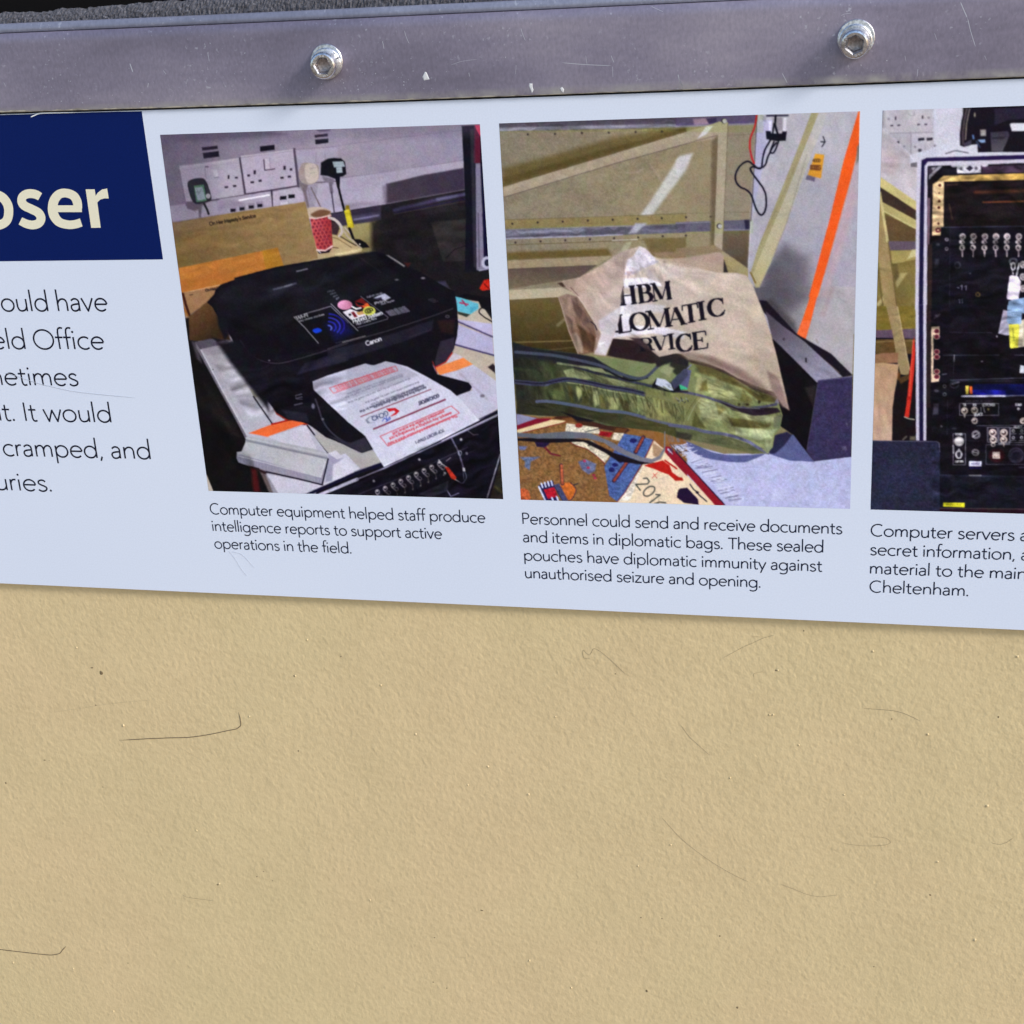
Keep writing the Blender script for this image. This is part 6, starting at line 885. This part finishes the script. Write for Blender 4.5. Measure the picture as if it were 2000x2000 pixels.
HAIRS = [
 (ZZ(100, 1300, WS, [(515, 563), (620, 558), (740, 551), (900, 545), (1050, 540), (1200, 518), (1320, 493), (1395, 478), (1420, 462), (1431, 448), (1427, 405), (1414, 352)]), .00017, m_bristle),
 (ZZ(100, 1300, WS, [(0, 352), (180, 328), (400, 293), (640, 268), (780, 258)]), .00007, m_bristle2), (ZZ(100, 1300, WS, [(960, 612), (1060, 670), (1142, 716)]), .00008, m_bristle2),
 (ZZ(1100, 1200, WS, [(205, 332), (170, 334), (152, 318), (150, 270), (172, 288), (197, 306), (214, 285), (228, 260), (262, 268), (340, 328), (420, 403), (492, 466)]), .00011, m_bristle3),
 (ZZ(1100, 1200, WS, [(1200, 332), (1300, 278), (1370, 241), (1440, 211), (1510, 179), (1590, 156)]), .00010, m_bristle3), (ZZ(1100, 1200, WS, [(1425, 163), (1480, 168), (1512, 171)]), .00008, m_bristle2),
 (ZZ(1100, 1200, WS, [(885, 830), (950, 920), (1020, 985), (1105, 1062)]), .00011, m_bristle3), (ZZ(1100, 1200, WS, [(1436, 472), (1442, 446), (1475, 438), (1512, 431)]), .00010, m_bristle2),
 (ZZ(1600, 1150, .20708, [(420, 1128), (560, 1137), (700, 1150), (790, 1172), (870, 1205), (960, 1250)]), .00012, m_bristle3),
 (ZZ(0, 1700, WS, [(-60, 590), (30, 600), (150, 614), (300, 631), (390, 638), (450, 626), (470, 602), (500, 572)]), .00018, m_bristle),
 (ZZ(0, 1300, WS, [(1380, 1725), (1402, 1744), (1500, 1760), (1612, 1774)]), .00012, m_bristle3),
 (ZZ(1000, 1500, WS, [(1130, 370), (1190, 440), (1290, 545), (1430, 655), (1560, 742), (1680, 810), (1790, 862)]), .00011, m_bristle3),
 (ZZ(1500, 1400, WS, [(90, 1262), (200, 1302), (290, 1338), (390, 1358), (450, 1352), (520, 1345)]), .00011, m_bristle3),
 (ZZ(1500, 1400, WS, [(560, 952), (680, 970), (790, 974), (890, 965), (925, 945), (900, 920), (850, 908), (770, 908)]), .00010, m_bristle3),
 (ZZ(1500, 1400, WS, [(1680, 948), (1740, 962), (1790, 952), (1850, 915)]), .00011, m_bristle3), (ZZ(1500, 1400, WS, [(675, 1585), (710, 1592)]), .00012, m_bristle3), (ZZ(1500, 1400, WS, [(700, 1645), (738, 1668)]), .00013, m_bristle3),
 (ZZ(500, 1700, WS, [(1480, 650), (1560, 658), (1590, 660)]), .00010, m_bristle2), (ZZ(1000, 1500, WS, [(930, 255), (965, 295)]), .00010, m_bristle2),
]
for pts, r, m in HAIRS:
    r_ = r if m is m_bristle else r * .72
    hair('bristle', pts, r_, .003 - r_ * .3, m, wall)
def blob(name, px, py, rx, rz, h, y, mat, parent, seed=0, **k):
    r_ = random.Random(seed); c = un(px, py, y); vs = [c + np.array([0, -h, 0])]; fs = []; K = 10
    for q, (f_, hh) in enumerate(((.55, .8), (1.0, 0.0))):
        for j in range(K):
            t = 2 * math.pi * j / K; f2 = f_ * (1 + (r_.random() - .5) * .5); vs.append(c + np.array([rx * f2 * math.cos(t), -h * hh + (0.00003 if q else 0), rz * f2 * math.sin(t)]))
    for j in range(K): fs.append((0, 1 + (j + 1) % K, 1 + j)); fs.append((1 + j, 1 + (j + 1) % K, 1 + K + (j + 1) % K, 1 + K + j))
    return child(name, mesh(name, vs, fs), mat, parent, True, **k)
DIRT = [(197.5, 1314, .95, 1.1), (180, 1304, .75, .35), (87.5, 1484.5, .65, .35), (96, 1485.5, .3, .2), (11.5, 1529, .45, .7), (187, 1377, .4, .4), (201, 1537, .35, .3), (1515.5, 1309, .4, .4), (1202, 1316, .35, .3), (1263, 1935.5, .65, .85), (1440, 1968, .5, .7), (1115, 1929, .45, .4),
        (1406, 1828, .4, .5), (941, 1778, .8, .45), (583, 1466.5, .4, .45), (533, 1720, .3, .3), (515, 1702, .3, .3), (502, 1712, .4, .3), (1817, 1748, .5, .45), (1707, 1888, .45, .3), (575, 1320, .3, .4), (666, 1282, .4, .3), (425, 1728, .5, .35), (574, 1320, .3, .5), (1570, 1232, .3, .35), (849, 1831, .4, .3), (1252, 1792, .35, .35), (1293, 1794, .35, .35), (1742, 1404, .3, .4), (873, 1930, .3, .5), (1950, 1400, .3, .5), (250, 1881, .4, .3), (846, 1918, .35, .4)]
for i, (x, y, a, c) in enumerate(DIRT): blob('dirt_fleck', x, y, a * .00095, c * .00095, .00018, .003, m_dirt, wall, i)
NIBS = [(1032.5, 1551.5, 1.2), (1928, 1574, 1.4), (241, 1417, 1.3), (487, 1399.5, .9), (1426, 1519.5, 1), (744, 1338, 1.1), (577, 1320.5, 1), (1246, 1691, .9), (1034, 1876, 1.2), (1116, 1929, 1), (1904, 1836, 1.3), (1831, 1683, 1), (428, 1726, 1.1), (1812, 1434, 1.2), (1987, 1282, 1.2), (1649, 1552, .9), (1510, 1396, 1), (26, 1880, 1.1), (143, 1892, .9), (384, 1622, 1), (812, 1434, 1.1), (953, 1497, 1), (914, 1533, .9), (1519, 1309, 1), (1503, 1396, 1), (1705, 1272, 1.1), (1085, 1400, .8), (600, 1250, .9), (1345, 1180, .8), (150, 1265, .9), (723, 1758, 1), (1310, 1650, 1), (1560, 1455, .9), (222, 1975, 1)]
for i, (x, y, a) in enumerate(NIBS): blob('paint_nib', x, y, a * .00050, a * .00056, a * .00036, .003, m_wall, wall, 100 + i)
# recess above the strip, its darkness painted on as near-black boards
rec = empty('dark_recess', (-.15, .15, -.03)); tag(rec, 'recess with painted-in darkness, visible above the strip in the top left corner', 'recess')
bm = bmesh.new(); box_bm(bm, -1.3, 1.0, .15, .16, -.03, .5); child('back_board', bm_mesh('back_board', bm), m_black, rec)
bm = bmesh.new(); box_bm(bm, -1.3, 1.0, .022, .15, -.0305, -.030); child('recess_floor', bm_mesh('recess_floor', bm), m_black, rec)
# ------------------------------------------------------------------ aluminium strip
strip = empty('aluminium_strip', (-.15, -.001, -.047)); tag(strip, 'long dull scuffed aluminium strip bolted above the white panel', 'metal strip')
xs = np.concatenate([np.linspace(-.6, -.36, 9), np.linspace(-.35, .06, 60), np.linspace(.07, .3, 9)])
def sweep(name, prof, mat, yamp=0.0, smooth=True, parent=strip):
    """prof: function(x) -> list of (y, z)"""
    vs, fs = [], []; k = None
    for x in xs:
        p_ = prof(x); k = len(p_); vs += [(x, a, c) for a, c in p_]
    for i in range(len(xs) - 1):
        for j in range(k - 1): fs.append((i * k + j, (i + 1) * k + j, (i + 1) * k + j + 1, i * k + j + 1))
    me = mesh(name, vs, fs); return child(name, me, mat, parent, smooth)
def prof_face(x):
    zt, zb = interp(x, TOPZ), interp(x, BOTZ); R1, R2 = .0040, .0003; p_ = [(.0004, zb), (YF + R2, zb)]
    p_ += [(YF + R2 - R2 * math.sin(t), zb + R2 - R2 * math.cos(t)) for t in np.linspace(.3, math.pi / 2, 4)]
    p_ += [(YF, zb + (zt - zb) * f) for f in (.1, .3, .5, .7, .82)]
    p_ += [(YF + .0012 * (1 - math.cos(t)), zt - R1 + R1 * math.sin(t)) for t in np.linspace(0, math.pi / 2, 8)]
    return p_ + [(.0012, zt)]
f_ = sweep('strip_face', prof_face, m_alu)
sweep('raised_lip', lambda x: [(.0006, interp(x, TOPZ) + .0002), (.0002, interp(x, TOPZ) + .00055), (.0005, interp(x, TOPZ) + .0020), (.0008, interp(x, TOPZ) + .0030), (.0011, interp(x, TOPZ) + .00345), (.0018, interp(x, TOPZ) + .0036), (.0030, interp(x, TOPZ) + .0036)], m_alu2)
sweep('joint_shade', lambda x: [(.0010, interp(x, TOPZ) - .002), (.0010, interp(x, TOPZ) + .0008)], m_gap_shade, smooth=False)  # dark strip painting the shadow line between face and lip
sweep('gap_shade', lambda x: [(.00035, interp(x, BOTZ) + .003), (.0007, interp(x, BOTZ) + .0005), (.0012, interp(x, BOTZ) - .0004), (.0012, interp(x, BOTZ) - .0025)], m_gap_shade, smooth=False)  # black strip standing in for the shaded gap above the panel
# crumbling sealant standing behind the lip
seal = empty('sealant_bead', (-.15, .004, -.02)); tag(seal, 'crumbling dark grey sealant bead with ragged top edge behind the aluminium lip', 'sealant')
rg = np.random.RandomState(9); nxs = 900; X_ = np.linspace(-.45, .12, nxs); rows = 9; vs, fs = [], []
jag = np.interp(X_, np.linspace(-.45, .12, 150), rg.rand(150)) * .0012 + np.interp(X_, np.linspace(-.45, .12, 420), rg.rand(420)) * .0006
for i, x in enumerate(X_):
    zt = interp(x, TOPZ) + .0034; h_ = .0030 + jag[i] + .0055 * max(0, min(1, (x + .33) / .18))
    for r_ in range(rows):
        f = r_ / (rows - 1); dy = (rg.rand() - .5) * .0007; dz = (rg.rand() - .5) * .0003
        vs.append((x, .0030 + f * f * .002 + dy - .0006 * math.sin(f * 3.1), zt - .001 + f * (h_ + .001) + dz))
    vs.append((x, .010, zt + h_ - .0006))
rows += 1
for i in range(nxs - 1):
    for r_ in range(rows - 1): fs.append((i * rows + r_, (i + 1) * rows + r_, (i + 1) * rows + r_ + 1, i * rows + r_ + 1))
child('bead', mesh('bead', vs, fs), m_foam, seal)
# scratches, chips, residue on the strip
def flat_ribbon(vs, fs, pts, w, y, smooth=True, raw=False):
    Q = catmull(pts, False, 4) if smooth and len(pts) > 2 else np.array(pts, float)
    n_ = len(Q); t = np.linspace(0, 1, n_); ww = w * np.clip(np.minimum(t, 1 - t) * 6 + .3, 0, 1) if n_ > 2 else np.full(n_, w)
    L_, R_ = ribbon(Q, ww); b0 = len(vs)
    for l, r in zip(L_, R_): vs.append(un(l[0], l[1], y)); vs.append(un(r[0], r[1], y))
    fs += [(b0 + 2 * i, b0 + 2 * i + 1, b0 + 2 * i + 3, b0 + 2 * i + 2) for i in range(n_ - 1)]
Q4 = lambda p_: ZZ(700, 0, .36232, p_)
Q5 = lambda p_: ZZ(1300, 0, .36232, p_)
Q1 = lambda p_: ZZ(0, 0, .36232, p_)
SCR = [(Q4([(1100, 338), (1180, 345), (1260, 350), (1362, 354)]), 1.5), (Q4([(248, 165), (258, 200), (274, 235)]), 1.2), (Q4([(876, 152), (886, 185), (900, 218)]), 1.3), (Q4([(130, 222), (138, 262)]), 1.4), (Q4([(1362, 300), (1377, 336)]), 1.3), (Q4([(1722, 402), (1733, 440), (1750, 470)]), 1.8), (Q4([(595, 392), (600, 412)]), 1.2), (Q4([(1225, 300), (1232, 345)]), .9), (Q4([(850, 350), (848, 400)]), .8), (Q4([(1370, 360), (1372, 415)]), .9), (Q4([(1580, 35), (1640, 62)]), 1.2), (Q4([(500, 350), (560, 330), (640, 320)]), .7),
       (Q5([(1590, 12), (1606, 50), (1626, 95)]), 2.2), (Q5([(1628, 98), (1645, 170), (1670, 250)]), 1.6), (Q5([(628, 395), (642, 420), (656, 448)]), 1.7), (Q5([(68, 402), (78, 440), (95, 470)]), 1.7), (Q5([(1360, 372), (1356, 412)]), 1.2), (Q5([(1000, 72), (970, 74), (945, 84)]), .9), (Q5([(1290, 300), (1296, 330)]), .8), (Q5([(1450, 180), (1462, 215)]), .8), (Q5([(1720, 300), (1730, 325)]), .8),
       (Q1([(700, 342), (708, 365), (716, 388)]), 2.4), (Q1([(800, 448), (796, 470)]), 1.6), (Q1([(1120, 285), (1128, 330)]), 1.1), (Q1([(880, 380), (896, 400)]), 1.1), (Q1([(20, 445), (30, 465)]), 1)]
for pts, w in SCR:
    vs, fs = [], []; flat_ribbon(vs, fs, pts, w * .62, YF - .00002); child('scratch_mark', mesh('scratch_mark', vs, fs), m_scratch, strip)
vs, fs = [], []
rg = np.random.RandomState(21)
for i in range(240):                                   # specks, thicker to the lower left and round the bolts
    if i < 130: x = rg.rand() * 900; y = 209 - .03 * x - abs(rg.randn()) * 28
    elif i < 190: x = 655 + rg.randn() * 60; y = 172 + rg.randn() * 15 - .03 * (x - 655)
    elif i < 215: x = 1690 + rg.randn() * 60; y = 135 + rg.randn() * 12
    else: x = rg.rand() * 2000; y = 120 - .035 * x + rg.rand() * 60
    if y > 214 - .034 * x or y < 80 - .045 * x: continue
    s_ = .35 + rg.rand() ** 3 * 1.4; a = rg.rand() * 3.14
    dx, dy = s_ * math.cos(a), s_ * math.sin(a); q = [(x - dx, y - dy), (x + dy * .5, y - dx * .5), (x + dx, y + dy), (x - dy * .5, y + dx * .5)]
    b0 = len(vs); vs += [un(a_, c_, YF - .00002) for a_, c_ in q]; fs.append((b0, b0 + 1, b0 + 2, b0 + 3))
o = child('pitting', mesh('pitting', vs, fs), m_scratch, strip); o['kind'] = 'stuff'
for pts in ([(825, 150), (830, 140), (833, 141), (839, 155), (828, 157)], [(1033, 168), (1034, 163), (1040, 163), (1040, 170), (1042, 176), (1039, 182), (1036, 175)], [(1094, 172), (1098, 170), (1102, 175), (1100, 181), (1096, 178)]):
    vs = [un(a, c, YF - .00003) for a, c in pts]; vs2 = [v + np.array([0, -.00012, 0]) for v in vs]; k = len(vs); c0 = sum(vs2) / k
    child('paint_chip', mesh('paint_chip', vs + [c0 + (v - c0) * .7 for v in vs2], [(i, (i + 1) % k, k + (i + 1) % k, k + i) for i in range(k)] + [tuple(range(k, 2 * k))]), m_chip, strip)
vs, fs = [], []; rg = np.random.RandomState(4)
XR = np.linspace(-.40, .06, 700); hs = np.interp(XR, np.linspace(-.4, .06, 160), rg.rand(160))
for i, x in enumerate(XR):
    zb = interp(x, BOTZ); amp_ = np.interp(x, [-.4, -.28, -.20, -.13, -.02, 0, .02, .06], [.0010, .0013, .0008, .0006, .0002, .0003, .00015, .0001]); h_ = max(.00004, amp_ * (hs[i] * .8 - .12))
    vs += [(x, YF + .0001, zb - .00012), (x, YF - .00012, zb + .0001), (x, YF - .00006, zb + h_ + .00008)]
    if i: b0 = 3 * i; fs += [(b0 - 3, b0, b0 + 1, b0 - 2), (b0 - 2, b0 + 1, b0 + 2, b0 - 1)]
child('paint_residue', mesh('paint_residue', vs, fs), m_resid, strip)
# ------------------------------------------------------------------ bolts
def lathe(name, prof, k, knurl=None, gap=None):
    vs, fs = [], []
    a1 = 2 * math.pi if not gap else 2 * math.pi - gap; n_ = k if not gap else k + 1
    for i in range(n_):
        t = a1 * i / k
        for j, (r, h) in enumerate(prof):
            rr_ = r - (.00009 if knurl and knurl[0] <= j <= knurl[1] and i % 2 else 0)
            vs.append((rr_ * math.cos(t), rr_ * math.sin(t), h))
    m_ = len(prof)
    for i in range(k):
        ii = (i + 1) % n_
        for j in range(m_ - 1): fs.append((i * m_ + j, ii * m_ + j, ii * m_ + j + 1, i * m_ + j + 1))
    if gap: fs += [tuple(range(m_))[::-1], tuple(range(k * m_, k * m_ + m_))]
    return mesh(name, vs, fs)
def make_bolt(base_px, top_px, label, roll, marks):
    B0 = un(*base_px, YF); root = empty('bolt', tuple(B0)); tag(root, label, 'bolt', 'socket head bolts through the aluminium strip')
    H0 = .0008 + .0014; HH = .0060
    Tp = un(*top_px, YF - H0 - HH); ax = Vector(Tp - B0).normalized()
    flat = Vector((0, -1, 0)).to_track_quat('Z', 'Y').to_matrix().to_4x4()
    tilt = (ax).to_track_quat('Z', 'Y').to_matrix().to_4x4() @ Matrix.Rotation(roll, 4, 'Z')
    def put(name, me, mat, M, sm_=True):
        o = obj(name, me, mat, root, sm_); o.matrix_local = M; return o
    fw = put('washer', lathe('washer', [(.0030, 0), (.0061, 0), (.0063, .0002), (.0063, .0006), (.0061, .0008), (.0030, .0008)], 48), m_zinc, Matrix.Translation((.0002, 0, .0007)) @ flat, False)
    mid = Matrix.Translation(ax * .0008) @ tilt
    put('spring_washer', lathe('spring_washer', [(.0031, .0000), (.0054, .0000), (.0057, .0003), (.0057, .0010), (.0054, .0013), (.0031, .0013), (.0031, 0)], 60, gap=.12), m_zinc, mid, False)
    # head with hexagonal socket
    k = 72; vs, fs = [], []; R = .0049; rings = [(R - .0002, 0), (R, .0003), (R, .0050), (R - .00012, .0054), (R - .0004, .0058), (R - .0009, .0060)]
    for i in range(k):
        t = 2 * math.pi * i / k
        for j, (r, h) in enumerate(rings):
            r_ = r - (.00008 if 1 <= j <= 2 and i % 2 else 0); vs.append((r_ * math.cos(t), r_ * math.sin(t), h))
        # hexagon ring
        ap = .0025; th = (t + math.pi / 6) % (math.pi / 3) - math.pi / 6; rh = ap / math.cos(th)
        for f_2, h in ((1.20, .0060), (1.0, .0054), (.985, .0030), (.90, .0027)): vs.append((rh * f_2 * math.cos(t), rh * f_2 * math.sin(t), h))
    m_ = len(rings) + 4
    for i in range(k):
        ii = (i + 1) % k
        for j in range(m_ - 1): fs.append((i * m_ + j, ii * m_ + j, ii * m_ + j + 1, i * m_ + j + 1))
    hd = put('bolt_head', mesh('bolt_head', vs, fs), m_steel, Matrix.Translation(ax * H0) @ tilt, False)
    # socket floor
    vs = [(0, 0, .0020)]; fs = []
    for i in range(k):
        t = 2 * math.pi * i / k; th = (t + math.pi / 6) % (math.pi / 3) - math.pi / 6; rh = .0025 / math.cos(th) * .93; vs.append((rh * math.cos(t), rh * math.sin(t), .0028))
    fs = [(0, 1 + i, 1 + (i + 1) % k) for i in range(k)]
    o = obj('socket_floor', mesh('socket_floor', vs, fs), m_steel_dark, hd, True)
    vs, fs = [], []
    for txt, a0, da in marks:                        # stamped marks round the rim
        a = math.radians(a0)
        for ch in txt:
            st, dots, x0, x1 = layout(ch)
            for s_ in st:
                q = []
                for x, y in s_:
                    rr_ = .00335 + y * .00042; tt = a - (x - .5) * .00040 / .0036 * (1.9); q.append((rr_ * math.cos(tt), rr_ * math.sin(tt)))
                L_, R_ = ribbon(q, .00016); b0 = len(vs)
                for l, r in zip(L_, R_): vs += [(l[0], l[1], .00606), (r[0], r[1], .00606)]
                fs += [(b0 + 2 * i, b0 + 2 * i + 1, b0 + 2 * i + 3, b0 + 2 * i + 2) for i in range(len(L_) - 1)]
            a -= math.radians(da)
    o = obj('stamped_marks', mesh('stamped_marks', vs, fs), m_scratch, hd)
    return root
make_bolt((638.5, 123.5), (629.7, 129.0), 'steel socket head bolt in the strip above the printer photograph', math.radians(25), [('11-36', 130, 19), ('1H', 268, 18)])
make_bolt((1671.0, 79.0), (1669.2, 87.5), 'steel socket head bolt in the strip above the orange strap photograph', math.radians(-10), [('30', 170, 18), ('110', 320, 16)])
# ------------------------------------------------------------------ information panel
panel = empty('information_panel', (-.15, .0015, -.2545)); tag(panel, 'white printed information panel with three photographs, captions and a navy heading', 'information panel')
PB = -.25454
xt = np.linspace(-.6, .3, 46); top = [(x, interp(x, BOTZ) - .00085) for x in xt]
bm = bmesh.new(); fr = [bm.verts.new((x, 0, z)) for x, z in top] + [bm.verts.new((.3, 0, PB)), bm.verts.new((-.6, 0, PB))]
face = bm.faces.new(fr); ex = bmesh.ops.extrude_face_region(bm, geom=[face]); bmesh.ops.translate(bm, verts=[v for v in ex['geom'] if isinstance(v, bmesh.types.BMVert)], vec=(0, .00295, 0))
bd = child('board', bm_mesh('board', bm), m_paper, panel)
YP = -.00004
def pchild(o): o.matrix_parent_inverse = Matrix.Translation(-panel.location); return o
# navy heading block with a slightly chipped top edge
rg = np.random.RandomState(2); tp = [(x, interp(x, BOTZ) - .00085 - .00018 - .00012 * rg.rand()) for x in np.linspace(-.6, -.28325, 60)]
vs = [(x, YP, z) for x, z in tp] + [(-.28296, YP, -.10621), (-.6, YP, -.10621)]
pchild(obj('heading_block', mesh('heading_block', vs, [tuple(range(len(vs)))[::-1]]), m_blue, panel))['label'] = 'navy blue heading block'
Z7 = lambda p_: np.array(ZZ(0, 200, .20706, p_))
vs, fs = [], []; yt = -.00009
def rib(pts, w, kk=0, sm_=True):
    Q = catmull(Z7(pts), False, 6) if sm_ else Z7(pts); L_, R_ = ribbon(Q, np.array(w) * .20706 if np.ndim(w) == 0 else np.interp(np.linspace(0, 1, len(Q)), np.linspace(0, 1, len(w)), np.array(w) * .20706)); b0 = len(vs)
    for l, r in zip(L_, R_): vs.append(un(l[0], l[1], yt - 3e-6 * kk)); vs.append(un(r[0], r[1], yt - 3e-6 * kk))
    fs.extend([(b0 + 2 * i, b0 + 2 * i + 1, b0 + 2 * i + 3, b0 + 2 * i + 2) for i in range(len(Q) - 1)])
rib([(-60, 860), (20, 895), (70, 960), (82, 1035), (65, 1110), (10, 1152), (-70, 1160), (-150, 1110), (-185, 1010), (-165, 900), (-110, 860), (-60, 860)], 86)
rib([(378, 890), (330, 866), (268, 861), (218, 884), (204, 928), (228, 972), (300, 1008), (362, 1042), (387, 1092), (366, 1138), (312, 1156), (252, 1146), (192, 1118)], [76, 82, 84, 82, 82, 84, 84, 84, 84, 84, 82, 80, 74])
rib([(735, 1003), (728, 940), (694, 882), (622, 855), (556, 868), (510, 926), (497, 1002), (512, 1072), (560, 1130), (640, 1153), (705, 1150), (766, 1132)], [80, 84, 84, 82, 86, 90, 92, 90, 84, 80, 80, 80], 1)
rib([(500, 1003), (772, 1003)], 64, 2, False)
q = Z7([(808, 820), (893, 820), (902, 882), (918, 945), (950, 1182), (860, 1183)]); b0 = len(vs); vs += [un(a, c, yt) for a, c in q]; fs.append(tuple(range(b0, b0 + 6)))
q = Z7([(900, 884), (924, 850), (962, 822), (1010, 812), (1026, 906), (985, 905), (945, 916), (914, 948)]); b0 = len(vs); vs += [un(a, c, yt - 3e-6) for a, c in q]; fs.append(tuple(range(b0, b0 + 8)))
pchild(obj('heading_lettering', mesh('heading_lettering', vs, fs), m_cream, panel))['label'] = 'bold cream lettering reading oser'
def line(name, t_, a, e, xh, wt, mat, lab): return pchild(text_line(name, t_, a, e, xh, wt, mat, panel, YP, lab))
for t_, a, e in (('ould have', (4.3, 609), (212.6, 609.5)), ('eld Office', (-12.5, 683), (206, 683.6)), ('metimes', (-27.5, 753), (154.8, 755)), ('nt. It would', (-17, 823), (218.5, 826)), ('cramped, and', (8.3, 892.4), (295.2, 897.5)), ('uries.', (-5, 958.5), (101.5, 961))):
    line('intro_line', t_, a, e, .0060, .00076, m_text, 'introduction line reading ' + t_)
for t_, a, e in (('Computer equipment helped staff produce', (411.4, 1005.8), (948.9, 1021)), ('intelligence reports to support active', (416, 1038.8), (864.3, 1052.5)), ('operations in the field.', (420, 1073.6), (686.4, 1080)),
                 ('Personnel could send and receive documents', (1020.8, 1024), (1645.2, 1044.3)), ('and items in diplomatic bags. These sealed', (1022, 1060), (1608, 1079.6)), ('pouches have diplomatic immunity against', (1024.3, 1096.4), (1606.8, 1116.2)), ('unauthorised seizure and opening.', (1026, 1130.7), (1485, 1147.6)),
                 ('Computer servers a', (1700.2, 1048), (2006.5, 1057.5)), ('secret information, a', (1699, 1085.3), (2008, 1095)), ('material to the main', (1699, 1121.8), (2003.5, 1132)), ('Cheltenham.', (1697.9, 1158.2), (1890.5, 1164.5))):
    line('caption_line', t_, a, e, .0036, .00053, m_text2, 'caption line reading ' + t_)
for fn, lab in ((photo_one, 'printed photograph of a black printer on a desk under wall sockets'), (photo_two, 'printed photograph of a canvas diplomatic bag on a green kit bag and patterned rug'), (photo_three, 'printed photograph of a black equipment rack in a white edged case')):
    pchild(fn().build(panel, YP, lab))
# peeled white curl at the top of the navy block, stray hairs on the print
vs, fs = [], []; flat_ribbon(vs, fs, [(60, 228.5), (67, 225.5), (78, 221.5), (100, 220.6), (150, 219.5)], 2.2, -.0003)
pchild(obj('peeled_edge', mesh('peeled_edge', vs, fs), m_edge, panel))['label'] = 'white peeled sliver at the top edge of the heading block'
for pts, r in ((ZZ(0, 540, .2381, [(40, 790), (150, 822), (300, 872), (450, 910), (600, 942), (750, 960), (900, 975), (1110, 995)]), .00008), (ZZ(390, 960, .3054, [(185, 380), (225, 430), (262, 492), (300, 540)]), .00005), (ZZ(390, 960, .3054, [(205, 385), (270, 405), (350, 490)]), .00005)):
    hair('stray_hair', pts, r, -.00006, simple('grey_hair', (.46, .48, .54), .5), panel)
